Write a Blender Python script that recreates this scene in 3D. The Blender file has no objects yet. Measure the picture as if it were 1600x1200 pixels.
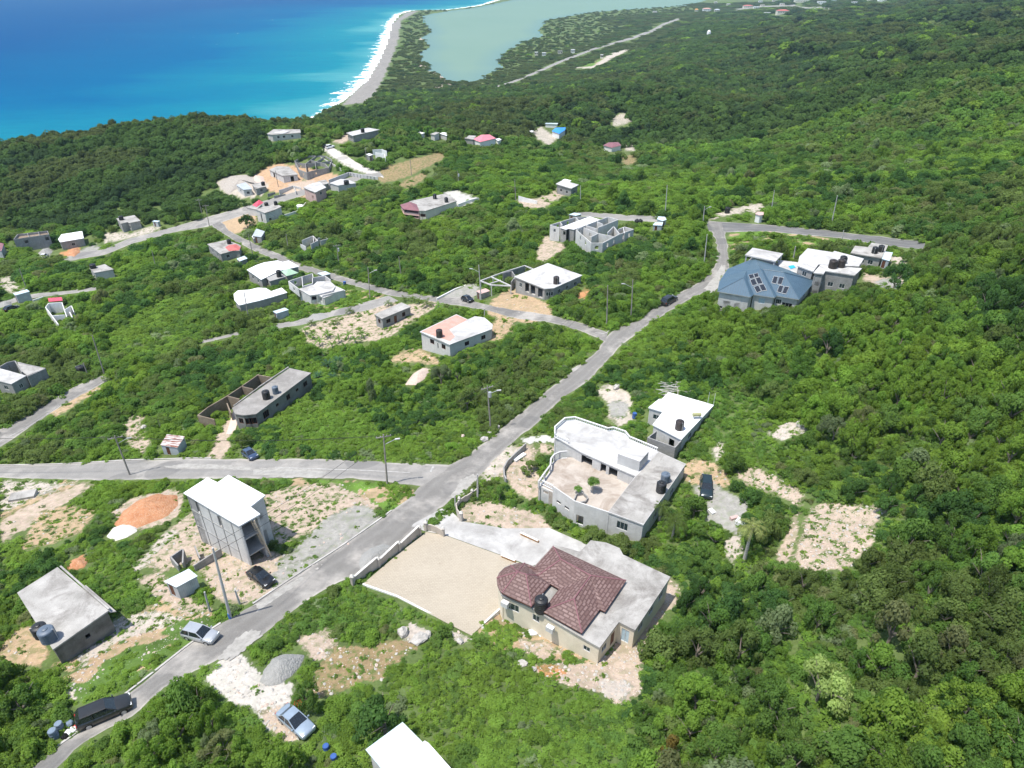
import bpy, math, random
import numpy as np
from mathutils import Vector
R = math.radians
sc = bpy.context.scene
C = sc.collection

# ------------------------------------------------------------------ camera, sky, sun, exposure
PITCH, FOC, CAMZ = R(32.0), 1070.0, 150.0          # focal length in pixels of the 1600 px wide photo
cs, sn = math.cos(PITCH), math.sin(PITCH)
cam_d = bpy.data.cameras.new('camera')
cam_d.sensor_fit = 'HORIZONTAL'; cam_d.sensor_width = 36.0
cam_d.lens = 36.0 * FOC / 1600.0
cam_d.clip_start = 1.0; cam_d.clip_end = 60000.0
cam = bpy.data.objects.new('camera', cam_d); C.objects.link(cam)
cam.location = (0, 0, CAMZ); cam.rotation_euler = (R(90) - PITCH, 0, 0)
sc.camera = cam

SUN_EL = R(70.5)
SUN_H = Vector((-0.88, -0.47)).normalized()        # horizontal direction towards the sun
w = bpy.data.worlds.new('World'); sc.world = w; w.use_nodes = True
nt = w.node_tree; nt.nodes.clear()
sky = nt.nodes.new('ShaderNodeTexSky'); sky.sky_type = 'NISHITA'; sky.sun_disc = False
sky.sun_elevation = SUN_EL; sky.sun_rotation = math.atan2(SUN_H.x, SUN_H.y)
bg = nt.nodes.new('ShaderNodeBackground'); bg.inputs['Strength'].default_value = 0.15
wo = nt.nodes.new('ShaderNodeOutputWorld')
nt.links.new(sky.outputs[0], bg.inputs['Color']); nt.links.new(bg.outputs[0], wo.inputs['Surface'])
sd = bpy.data.lights.new('sun', 'SUN'); sd.energy = 4.2; sd.angle = R(0.53); sd.color = (1.0, 0.955, 0.88)
so = bpy.data.objects.new('sun', sd); C.objects.link(so)
sdir = Vector((SUN_H.x * math.cos(SUN_EL), SUN_H.y * math.cos(SUN_EL), math.sin(SUN_EL)))
so.rotation_euler = sdir.to_track_quat('Z', 'Y').to_euler()
so.location = (-60, -30, 260)
sc.view_settings.view_transform = 'Standard'; sc.view_settings.look = 'None'
sc.view_settings.gamma = 1.0; sc.view_settings.exposure = 0.54
try:
    sc.cycles.max_bounces = 5; sc.cycles.diffuse_bounces = 3; sc.cycles.glossy_bounces = 2
    sc.cycles.transmission_bounces = 3; sc.cycles.volume_bounces = 0; sc.cycles.transparent_max_bounces = 4
    sc.cycles.use_adaptive_sampling = True; sc.cycles.adaptive_threshold = 0.02
    sc.cycles.use_denoising = True
except Exception:
    pass
# the air over the bay: one thin even haze round the whole scene
hz = bpy.data.meshes.new('haze'); X0, Y0, Z0, Z1 = 9700.0, 9700.0, -31.0, 175.0
hz.from_pydata([(x, y, z) for z in (Z0, Z1) for x, y in ((-X0, -1500), (X0, -1500), (X0, Y0), (-X0, Y0))], [], [(3,2,1,0),(4,5,6,7),(0,1,5,4),(1,2,6,5),(2,3,7,6),(3,0,4,7)])
hzm = bpy.data.materials.new('haze'); hzm.use_nodes = True; hn = hzm.node_tree; hn.nodes.clear()
ho = hn.nodes.new('ShaderNodeOutputMaterial'); hv = hn.nodes.new('ShaderNodeVolumePrincipled'); hv.inputs['Color'].default_value = (.58, .84, 1.0, 1); hv.inputs['Density'].default_value = 6.5e-5; hv.inputs['Anisotropy'].default_value = 0.0
hn.links.new(hv.outputs[0], ho.inputs['Volume']); hz.materials.append(hzm); hzo = bpy.data.objects.new('haze', hz); C.objects.link(hzo); hzo['kind'] = 'stuff'

# ------------------------------------------------------------------ helpers: tags, projection
def tag(o, label=None, cat=None, group=None, kind=None):
    if label: o['label'] = label
    if cat: o['category'] = cat
    if group: o['group'] = group
    if kind: o['kind'] = kind
    return o

def proj(X, Y, Z):                                 # world -> photo pixel
    X = np.asarray(X, float); Y = np.asarray(Y, float); dz = np.asarray(Z, float) - CAMZ
    d = Y * cs - dz * sn
    v = -(Y * sn + dz * cs)
    d = np.where(d < 1e-3, 1e-3, d)
    return 800 + FOC * X / d, 600 + FOC * v / d, d

def ray(px, py):
    u = (px - 800) / FOC; v = (py - 600) / FOC
    return np.array([u, cs - v * sn, -sn - v * cs])

def UP(px, py, z):                                 # pixel -> point on the horizontal plane z
    d = ray(px, py); t = (z - CAMZ) / d[2]
    return Vector((d[0] * t, d[1] * t, z))

def inpoly(px, py, poly):
    px = np.asarray(px); py = np.asarray(py)
    P = np.asarray(poly, float); x0, y0 = P.min(0); x1, y1 = P.max(0)
    r = np.zeros(px.shape, bool)
    c = (px >= x0) & (px <= x1) & (py >= y0) & (py <= y1)
    if not c.any(): return r
    qx = px[c]; qy = py[c]; ins = np.zeros(qx.shape, bool); j = len(P) - 1
    for i in range(len(P)):
        xi, yi = P[i]; xj, yj = P[j]
        if yi != yj:
            k = ((yi > qy) != (yj > qy)) & (qx < (xj - xi) * (qy - yi) / (yj - yi) + xi)
            ins ^= k
        j = i
    r[c] = ins
    return r

def hash2(ix, iy, s=0):
    n = (ix.astype(np.int64) * 374761393 + iy.astype(np.int64) * 668265263 + s * 974711) & 0x7fffffff
    n = ((n ^ (n >> 13)) * 1274126177) & 0x7fffffff
    return ((n ^ (n >> 16)) & 0xffff) / 65535.0

def vnoise(x, y, s=0):                             # 2-D value noise 0..1
    ix = np.floor(x); iy = np.floor(y); fx = x - ix; fy = y - iy
    fx = fx * fx * (3 - 2 * fx); fy = fy * fy * (3 - 2 * fy)
    a = hash2(ix, iy, s); b = hash2(ix + 1, iy, s); c = hash2(ix, iy + 1, s); d = hash2(ix + 1, iy + 1, s)
    return (a * (1 - fx) + b * fx) * (1 - fy) + (c * (1 - fx) + d * fx) * fy

def fbm(x, y, s=0, o=4):
    r = 0; a = 0.5; t = 0
    for i in range(o):
        r = r + a * vnoise(x, y, s + i * 17); t += a; a *= .5; x = x * 2.03 + 11.3; y = y * 2.03 - 7.1
    return r / t

# ------------------------------------------------------------------ the lie of the land: drop below the camera at control pixels
CTRL = [
 (150,1130,63),(315,985,66),(463,1127,63),(800,1150,62),(600,1000,66),(350,965,67),(30,1020,67),(20,1190,63),
 (605,755,70),(450,850,68),(760,960,68),(940,1030,69),(690,745,71),(766,670,72),(200,738,77),(10,740,80),
 (163,582,82),(400,660,79),(948,510,70),(950,530,70),(1000,840,70),(1060,700,69),(880,590,71),(668,555,75),
 (1119,487,68),(1300,420,66),(1299,350,68),(1440,380,64),(1120,350,70),(1040,337,71),(900,390,73),(860,460,73),
 (752,465,76),(578,465,81),(528,415,86),(440,450,86),(300,480,87),(60,470,90),(60,390,97),(200,360,96),(326,347,92),
 (420,390,88),(400,320,88),(500,285,85),(580,272,83),(700,330,80),(700,260,82),(560,215,80),(440,212,83),(440,270,84),
 (200,207,95),(330,193,91),(60,232,107),(10,242,112),(430,200,91),(-200,262,118),(200,280,90),(50,300,97),
 (1200,700,64),(1200,850,66),(1400,850,60),(1590,1100,54),(1590,850,54),(1590,600,54),(1300,1100,60),(1350,600,60),
 (1590,400,56),(1590,260,58),(1590,130,58),(1590,10,62),(1900,300,40),(1900,800,44),(1900,20,40),
 (1300,260,74),(1400,100,80),(1400,20,90),(1300,60,100),(1100,280,82),(1000,260,90),(870,215,94),(760,225,88),(950,235,98),
 (640,190,110),(700,170,122),(560,178,132),(800,160,133),(1000,150,116),(1200,150,95),(1150,60,122),(1220,15,138),(1110,15,146),
 (660,148,147),(760,140,146.5),(820,115,146),(950,80,144),(1040,45,142),(950,60,147),(900,30,148.5),(850,80,148),(880,110,141),(905,100,140),
 (590,150,146),(505,190,140),(1000,100,132),(1340,8,118),
]
def _ctrl_points():
    P = []
    for px, py, D in CTRL:
        d = ray(px, py); t = -D / d[2]
        P.append((d[0] * t, d[1] * t, CAMZ - D))
    for (x, y, z) in ((-480, 560, 10), (-330, 520, 22), (-220, 520, 25), (-120, 560, 22), (-600, 700, -12), (-300, 680, -12), (-200, 640, -8), (-700, 500, 4),
                      (400, 100, 125), (700, 500, 110), (900, 1200, 90), (0, 6000, -4), (-1500, 4000, -20), (2500, 3500, 60), (1500, 6000, 20), (0, 10, 92), (-150, 20, 85), (150, 10, 104)):
        P.append((x, y, z))
    return np.array(P)
_CP = _ctrl_points()
_S2 = 22.0 ** 2
def _fit():
    n = len(_CP); d2 = ((_CP[:, None, :2] - _CP[None, :, :2]) ** 2).sum(-1)
    A = np.zeros((n + 3, n + 3)); A[:n, :n] = -np.sqrt(d2 + _S2); A[:n, :n] += np.eye(n) * -6.0 * -1
    A[:n, n] = 1; A[:n, n + 1:] = _CP[:, :2] / 100; A[n, :n] = 1; A[n + 1:, :n] = _CP[:, :2].T / 100
    b = np.concatenate([_CP[:, 2], np.zeros(3)])
    return np.linalg.solve(A, b)
_W = _fit()

def W0(px, py): v = UP(px, py, 0.0); return (v.x, v.y)
COAST_PX = [(508,184),(520,175),(530,165),(550,147),(575,125),(590,100),(605,67),(612,37),(625,22),(645,16.5),(700,15.5),(750,9),(775,1.5),(800,-6),(900,-18),(1100,-30),(1400,-36)]
COAST = [(-1400, 420), (-800, 520), (-560, 560), (-420, 590), (-320, 640), (-230, 690)] + [W0(*p) for p in COAST_PX]
SEA = COAST + [(9000, 12000), (-12000, 12000), (-12000, -2000)]
LAG_PX = [(1400,-22),(1100,-14),(900,-8),(800,0.5),(775,5.5),(745,12),(700,17.5),(675,22),(660,26),(665,37),(675,51),(660,59),(674,74),(657,82),(655,96),(672,100),(667,110),(687,115),(697,125),(712,130),(725,129),(757,127),(760,117),(787,107),(777,100),(790,82),(800,77),(815,67),(850,57),(840,49),(854,32),(920,20),(1000,14),(1075,10),(1112,1),(1180,-5),(1400,-12)]
LAG = [W0(*p) for p in LAG_PX]

def Hraw(x, y):
    x = np.atleast_1d(np.asarray(x, float)); y = np.atleast_1d(np.asarray(y, float))
    out = np.empty(x.shape); n = len(_CP)
    for i in range(0, x.size, 20000):
        a = x[i:i+20000]; b = y[i:i+20000]
        d = np.sqrt((a[:, None] - _CP[None, :, 0]) ** 2 + (b[:, None] - _CP[None, :, 1]) ** 2 + _S2)
        out[i:i+20000] = -d @ _W[:n] + _W[n] + _W[n + 1] * a / 100 + _W[n + 2] * b / 100
    return out

def relief(x, y, z):
    r = np.hypot(x, y); k = np.clip((r - 330) / 260, 0, 1) * np.clip((z - 12) / 30, 0, 1) * np.clip((x + 100) / 200, 0, 1)
    n = vnoise(x * .0105 + y * .004, y * .0062 - x * .003, 51); n2 = vnoise(x * .026 + 7, y * .017, 52)
    return k * (22 * (1 - np.abs(2 * n - 1)) + 7 * n2 - 14)
def H(x, y):
    x = np.atleast_1d(np.asarray(x, float)); y = np.atleast_1d(np.asarray(y, float))
    z = Hraw(x, y)
    z = z + relief(x, y, z)
    far = y > 400
    if far.any():
        zz = z[far]; xf = x[far]; yf = y[far]
        sea = inpoly(xf, yf, SEA); lag = inpoly(xf, yf, LAG)
        zz = np.where(sea | lag, -3.0, np.maximum(zz, 1.0))
        z[far] = zz
    return z

def H1(x, y): return float(H(x, y)[0])

_ts = np.concatenate([np.geomspace(25, 4000, 260)])
def G(px, py):                                     # pixel -> point on the ground
    d = ray(px, py)
    z = H(d[0] * _ts, d[1] * _ts); g = CAMZ + d[2] * _ts - z
    k = np.where(g < 0)[0]
    if len(k) == 0: return UP(px, py, 0.5)
    k = k[0]; a = _ts[max(k - 1, 0)]; b = _ts[k]
    for _ in range(2):
        tt = np.linspace(a, b, 12); g = CAMZ + d[2] * tt - H(d[0] * tt, d[1] * tt)
        q = np.where(g < 0)[0]; q = q[0] if len(q) else 11
        a, b = tt[max(q - 1, 0)], tt[q]
    t = (a + b) / 2
    return Vector((d[0] * t, d[1] * t, CAMZ + d[2] * t))
def ppm(p):                                        # photo pixels per metre at a point
    return FOC / float(proj(p[0], p[1], p[2])[2])
# ------------------------------------------------------------------ material helpers
def newmat(name):
    m = bpy.data.materials.new(name); m.use_nodes = True
    n = m.node_tree; n.nodes.clear()
    out = n.nodes.new('ShaderNodeOutputMaterial'); b = n.nodes.new('ShaderNodeBsdfPrincipled')
    n.links.new(b.outputs[0], out.inputs[0])
    return m, n, b
def setc(sock, v):
    if isinstance(v, (tuple, list)): sock.default_value = (v[0], v[1], v[2], 1)
    else: sock.default_value = v
class NB:                                          # tiny node-building helper
    def __init__(s, n): s.n = n
    def _in(s, sock, v):
        if hasattr(v, 'is_linked') or hasattr(v, 'links'): s.n.links.new(v, sock)
        else: setc(sock, v)
    def pos(s, sx=1, sy=None, sz=None):
        g = s.n.nodes.new('ShaderNodeNewGeometry').outputs['Position']
        return s.scale(g, sx, sy, sz)
    def scale(s, v, sx, sy=None, sz=None):
        m = s.n.nodes.new('ShaderNodeVectorMath'); m.operation = 'MULTIPLY'
        s.n.links.new(v, m.inputs[0]); m.inputs[1].default_value = (sx, sy if sy is not None else sx, sz if sz is not None else sx)
        return m.outputs[0]
    def noise(s, vec, scale=1, detail=3, rough=.55, dist=0):
        t = s.n.nodes.new('ShaderNodeTexNoise'); s.n.links.new(vec, t.inputs['Vector'])
        t.inputs['Scale'].default_value = scale; t.inputs['Detail'].default_value = detail
        t.inputs['Roughness'].default_value = rough; t.inputs['Distortion'].default_value = dist
        return t.outputs['Fac']
    def voro(s, vec, scale=1, feat='F1'):
        t = s.n.nodes.new('ShaderNodeTexVoronoi'); t.feature = feat; s.n.links.new(vec, t.inputs['Vector'])
        t.inputs['Scale'].default_value = scale
        return t
    def ramp(s, fac, a, b, c0=0.0, c1=1.0):
        t = s.n.nodes.new('ShaderNodeMapRange'); t.clamp = True
        s._in(t.inputs[0], fac); t.inputs[1].default_value = a; t.inputs[2].default_value = b
        t.inputs[3].default_value = c0; t.inputs[4].default_value = c1
        return t.outputs[0]
    def math(s, op, a, b=0.0):
        t = s.n.nodes.new('ShaderNodeMath'); t.operation = op
        s._in(t.inputs[0], a); s._in(t.inputs[1], b)
        return t.outputs[0]
    def mix(s, fac, a, b, mode='MIX'):
        t = s.n.nodes.new('ShaderNodeMix'); t.data_type = 'RGBA'; t.blend_type = mode
        s._in(t.inputs[0], fac); s._in(t.inputs[6], a); s._in(t.inputs[7], b)
        return t.outputs[2]
    def attr(s, name, typ='GEOMETRY'):
        t = s.n.nodes.new('ShaderNodeAttribute'); t.attribute_name = name; t.attribute_type = typ
        return t
    def bump(s, b, h, strength=.4, dist=.1):
        t = s.n.nodes.new('ShaderNodeBump'); t.inputs['Strength'].default_value = strength; t.inputs['Distance'].default_value = dist
        s._in(t.inputs['Height'], h); s.n.links.new(t.outputs[0], b.inputs['Normal'])
    def uv(s, sx=1, sy=None):
        t = s.n.nodes.new('ShaderNodeUVMap'); t.uv_map = 'UV'
        return s.scale(t.outputs[0], sx, sy, 1)

def grid_mesh(name, X, Y, Z, mat, cols=None, attrs=None):
    nr, na = X.shape
    co = np.stack([X, Y, Z], -1).reshape(-1, 3).astype(np.float32)
    i = np.arange(nr * na).reshape(nr, na)
    q = np.stack([i[:-1, :-1], i[:-1, 1:], i[1:, 1:], i[1:, :-1]], -1).reshape(-1, 4).astype(np.int32)
    return raw_mesh(name, co, q, mat, cols, attrs)
def raw_mesh(name, co, q, mat, cols=None, attrs=None, smooth=True, link=True):
    me = bpy.data.meshes.new(name)
    k = q.shape[1]
    me.vertices.add(len(co)); me.vertices.foreach_set('co', np.ascontiguousarray(co, np.float32).ravel())
    me.loops.add(q.size); me.loops.foreach_set('vertex_index', np.ascontiguousarray(q, np.int32).ravel())
    me.polygons.add(len(q)); me.polygons.foreach_set('loop_start', np.arange(0, q.size, k, dtype=np.int32))
    me.polygons.foreach_set('loop_total', np.full(len(q), k, np.int32)) if False else None
    me.update(calc_edges=True)
    me.polygons.foreach_set('use_smooth', np.full(len(q), smooth, bool))
    if cols is not None:
        a = me.color_attributes.new('Col', 'FLOAT_COLOR', 'POINT'); a.data.foreach_set('color', np.ascontiguousarray(cols, np.float32).ravel())
    for nme, (dom, arr) in (attrs or {}).items():
        a = me.attributes.new(nme, 'FLOAT', dom); a.data.foreach_set('value', np.ascontiguousarray(arr, np.float32).ravel())
    me.materials.append(mat)
    o = bpy.data.objects.new(name, me)
    if link: C.objects.link(o)
    return o

# ------------------------------------------------------------------ ground patches seen in the photo (pixel outlines)
PINK = (.42, .335, .265); PALE = (.45, .395, .34); ORAN = (.47, .23, .11); GRAV = (.30, .29, .265); CONC = (.46, .45, .42)
MARL = (.47, .44, .395); DRY = (.27, .20, .11); TAN = (.40, .29, .185); GRAS = (.075, .13, .028); LIME = (.10, .18, .03); SAND = (.235, .22, .20)
# colour, rubble amount, grass speckle, outline
PATCH = [
 (PINK,.6,.25,[(225,885),(258,832),(300,800),(330,800),(345,850),(330,872),(300,880),(255,892)]),
 (PINK,.5,.35,[(412,775),(450,760),(520,755),(590,760),(612,772),(602,790),(560,800),(520,815),(470,835),(440,850),(415,830)]),
 (PINK,.5,.2,[(300,880),(345,865),(400,862),(470,868),(500,845),(545,825),(560,840),(530,868),(470,905),(430,930),(380,945),(340,940),(318,905)]),
 (GRAV,.2,.12,[(515,805),(545,792),(575,790),(596,812),(590,828),(545,850),(490,885),(445,900),(430,880),(470,848)]),
 (GRAV,.2,.2,[(430,925),(400,915),(440,880),(490,870),(510,880),(470,905)]),
 (PINK,.3,.12,[(0,850),(40,825),(90,795),(150,757),(112,752),(60,780),(0,815)]),
 (TAN,.3,.2,[(0,815),(60,782),(120,755),(100,752),(40,760),(0,790)]),
 (PALE,.8,.5,[(0,752),(60,752),(110,755),(60,775),(0,800)]),
 (PINK,.5,.2,[(175,800),(200,780),(265,765),(290,770),(275,810),(230,825),(190,830)]),
 (PALE,.5,.4,[(205,885),(260,830),(280,830),(240,870),(215,895)]),
 (ORAN,.3,.15,[(100,880),(125,868),(140,872),(130,885),(105,890)]),
 (TAN,.3,.2,[(0,1005),(25,985),(45,980),(65,1000),(80,1020),(60,1045),(25,1040),(0,1032)]),
 (TAN,.4,.35,[(75,1040),(120,1025),(190,975),(230,950),(250,940),(300,940),(335,950),(325,985),(285,985),(250,965),(200,985),(140,1025),(110,1050)]),
 (PINK,.5,.5,[(215,905),(250,890),(262,905),(300,935),(335,952),(300,965),(250,940)]),
 (PALE,.5,.55,[(130,1000),(200,960),(260,955),(330,985),(300,1000),(230,1000),(160,1040),(120,1050)]),
 (TAN,.4,.5,[(60,800),(110,790),(150,800),(130,830),(80,850),(30,860)]),
 (PALE,.6,.05,[(205,1032),(225,1012),(258,993),(266,1003),(245,1025),(215,1037)]),
 (PALE,.7,.1,[(100,1068),(120,1045),(160,1032),(167,1048),(148,1070),(130,1090),(105,1095)]),
 (MARL,.7,.05,[(318,1062),(345,1035),(375,1012),(385,1030),(400,1045),(420,1062),(460,1070),(455,1095),(440,1125),(420,1145),(400,1110),(360,1098)]),
 (PINK,.7,.1,[(405,1110),(440,1100),(460,1130),(470,1155),(440,1165),(420,1140)]),
 (DRY,.5,.3,[(480,1075),(498,1040),(512,1008),(560,1012),(600,1005),(625,1000),(655,990),(662,1000),(625,1030),(602,1045),(600,1062),(560,1070),(520,1085),(495,1092)]),
 (PINK,.6,.2,[(455,1005),(480,990),(530,982),(525,1000),(515,1025),(488,1030),(470,1012)]),
 (PALE,.7,.1,[(620,985),(640,975),(672,985),(668,1000),(640,1005)]),
 (PALE,.8,.2,[(700,985),(722,985),(738,1000),(725,1008),(708,1000)]),
 (GRAS,.3,.0,[(738,995),(782,952),(800,960),(870,1000),(930,1030),(900,1045),(840,1032),(790,1020),(760,1010)]),
 (PINK,.5,.25,[(810,1000),(850,1000),(880,1020),(850,1030),(820,1020)]),
 (PINK,.8,.12,[(820,1038),(870,1040),(930,1034),(955,1015),(972,990),(992,970),(1010,950),(1045,905),(1063,915),(1058,945),(1035,965),(1005,1005),(1002,1045),(1000,1085),(965,1105),(945,1085),(905,1075),(860,1062)]),
 (PALE,.5,.05,[(935,1065),(965,1060),(990,1075),(970,1098),(945,1090)]),
 (ORAN,.3,.3,[(838,1042),(865,1040),(885,1052),(870,1062),(845,1055)]),
 (PINK,.6,.2,[(716,812),(722,790),(755,782),(800,792),(835,800),(865,826),(830,832),(770,822)]),
 (PINK,.7,.2,[(760,735),(790,700),(822,692),(842,702),(835,720),(842,748),(846,770),(830,785),(808,770),(790,750)]),
 (PALE,.6,.15,[(742,740),(770,715),(800,695),(812,705),(800,722),(785,740),(762,752)]),
 (CONC,.1,.0,[(815,685),(850,680),(872,682),(870,694),(835,690),(818,694)]),
 (PINK,.6,.25,[(842,690),(868,700),(860,712),(845,708)]),
 (PALE,.5,.1,[(930,610),(950,600),(985,612),(990,640),(985,660),(962,668),(950,650),(952,632)]),
 (GRAV,.1,.1,[(948,630),(975,625),(985,640),(975,655),(955,650)]),
 (TAN,.6,.3,[(1062,728),(1085,716),(1118,722),(1138,738),(1142,760),(1118,762),(1090,760),(1070,750)]),
 (PALE,.8,.3,[(1112,700),(1120,690),(1132,692),(1130,712),(1118,722)]),
 (GRAV,.15,.12,[(1082,762),(1110,750),(1140,770),(1172,780),(1165,800),(1150,815),(1160,838),(1140,830),(1100,812),(1105,790),(1090,780)]),
 (PINK,.9,.35,[(1150,735),(1175,730),(1215,742),(1240,760),(1262,775),(1250,792),(1225,780),(1190,765),(1160,755)]),
 (PINK,.9,.15,[(1212,872),(1225,842),(1240,805),(1250,800),(1244,840),(1232,872),(1222,880)]),
 (PINK,.9,.4,[(1236,880),(1250,840),(1265,795),(1290,785),(1330,790),(1388,790),(1372,815),(1365,850),(1345,870),(1325,890),(1285,892),(1250,890)]),
 (PALE,.9,.3,[(1200,680),(1225,660),(1255,660),(1258,676),(1225,690)]),
 (PALE,.8,.3,[(1130,845),(1150,835),(1165,850),(1150,880),(1135,870)]),
 (TAN,.7,.12,[(762,492),(768,470),(790,452),(815,448),(845,470),(865,478),(862,492),(830,505),(800,502)]),
 (GRAV,.3,.1,[(686,466),(712,452),(742,441),(752,450),(738,470),(710,470)]),
 (ORAN,.3,.2,[(898,462),(912,452),(922,452),(915,466),(902,468)]),
 (TAN,.4,.3,[(606,566),(625,550),(655,543),(685,560),(690,570),(650,566)]),
 (TAN,.4,.3,[(768,505),(785,492),(803,496),(800,515),(785,530),(765,535)]),
 (PINK,.6,.05,[(634,600),(645,585),(665,573),(672,577),(660,592),(648,600)]),
 (PINK,.6,.3,[(470,512),(510,500),(580,482),(600,470),(640,476),(680,468),(690,474),(650,500),(600,530),(560,535),(500,545),(480,535)]),
 (PINK,.5,.1,[(322,715),(335,690),(352,660),(368,640),(372,650),(362,672),(358,700),(345,718)]),
 (PINK,.6,.4,[(190,665),(215,640),(225,650),(220,672),(235,690),(222,710),(205,700)]),
 (TAN,.4,.2,[(98,632),(125,615),(150,600),(158,605),(120,632),(85,652),(70,640)]),
 (TAN,.2,.05,[(335,352),(350,342),(385,330),(402,332),(400,350),(380,360),(362,366)]),
 ((.44,.29,.185),.5,.1,[(395,275),(412,262),(440,255),(478,262),(525,272),(545,282),(520,292),(480,310),(450,305),(420,298)]),
 (PALE,.9,.1,[(335,285),(360,275),(400,280),(420,290),(410,305),(385,310),(355,305)]),
 (PINK,.6,.05,[(455,285),(480,280),(520,285),(500,300),(470,305),(440,305)]),
 (DRY,.2,.3,[(575,272),(610,258),(690,236),(698,246),(640,275),(600,287)]),
 (DRY,.2,.3,[(618,290),(660,270),(668,275),(640,295)]),
 (CONC,.2,.05,[(690,300),(712,296),(748,310),(735,318),(712,325),(708,310)]),
 (PINK,.6,.2,[(808,312),(840,310),(880,290),(890,300),(870,312),(850,325),(815,322)]),
 (PINK,.6,.2,[(840,385),(855,365),(862,375),(880,382),(895,380),(870,395),(850,410),(838,405)]),
 (PALE,.8,.2,[(828,205),(845,198),(870,215),(860,228),(842,218)]),
 (PALE,.8,.2,[(975,225),(990,224),(992,236),(978,236)]),
 (DRY,.2,.3,[(972,245),(990,240),(995,255),(975,258)]),
 (PALE,.8,.3,[(955,180),(975,178),(990,190),(960,198)]),
 (PALE,.4,.1,[(900,106),(925,97),(960,82),(985,76),(972,84),(945,98),(925,107)]),
 (LIME,.0,.0,[(898,104),(920,92),(945,90),(925,104)]),
 (GRAV,.3,.1,[(100,402),(118,395),(148,382),(162,386),(140,398),(110,408)]),
 (ORAN,.3,.1,[(92,395),(110,388),(125,388),(120,398),(100,402)]),
 (GRAV,.3,.1,[(60,395),(75,386),(85,392),(75,402)]),
 (PALE,.9,.3,[(160,365),(180,362),(205,365),(235,352),(250,358),(225,368),(180,376),(165,380)]),
 (PALE,.9,.4,[(0,435),(15,428),(25,440),(40,450),(20,460),(0,450)]),
 (PALE,.8,.2,[(1195,328),(1130,338),(1105,345),(1125,332),(1160,322),(1190,316)]),
 (LIME,.0,.35,[(1140,362),(1200,360),(1310,375),(1330,385),(1240,388),(1170,385),(1145,400),(1138,380)]),
 (PINK,.7,.1,[(1345,425),(1372,430),(1412,435),(1408,450),(1380,448),(1350,438)]),
 (GRAV,.3,.2,[(1365,440),(1408,432),(1410,450),(1375,450)]),
 (PALE,.8,.2,[(1385,400),(1415,400),(1418,412),(1395,415)]),
 (MARL,.6,.05,[(505,225),(530,236),(556,255),(596,270),(586,277),(545,262),(520,246),(498,228)]),
 (PINK,.5,.1,[(520,222),(545,205),(552,212),(535,225)]),
 # grassy places low enough to see the ground
 (LIME,.1,.0,[(420,745),(500,748),(560,752),(610,752),(645,765),(645,785),(610,805),(570,780),(520,755),(420,762)]),
 (GRAS,.2,.0,[(100,1060),(190,1000),(320,960),(345,975),(280,1020),(150,1105),(130,1110)]),
 (LIME,.1,.0,[(460,492),(480,470),(540,450),(570,455),(605,458),(575,475),(500,490)]),
]
SANDPX = [(535,164),(552,146),(575,124),(590,100),(605,67),(612,37),(634,20),(655,16),(645,22),(627,32),(622,65),(609,100),(598,125),(586,145),(572,160)]
SPITPX = [(587,143),(640,146),(620,152),(590,155)]

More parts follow.
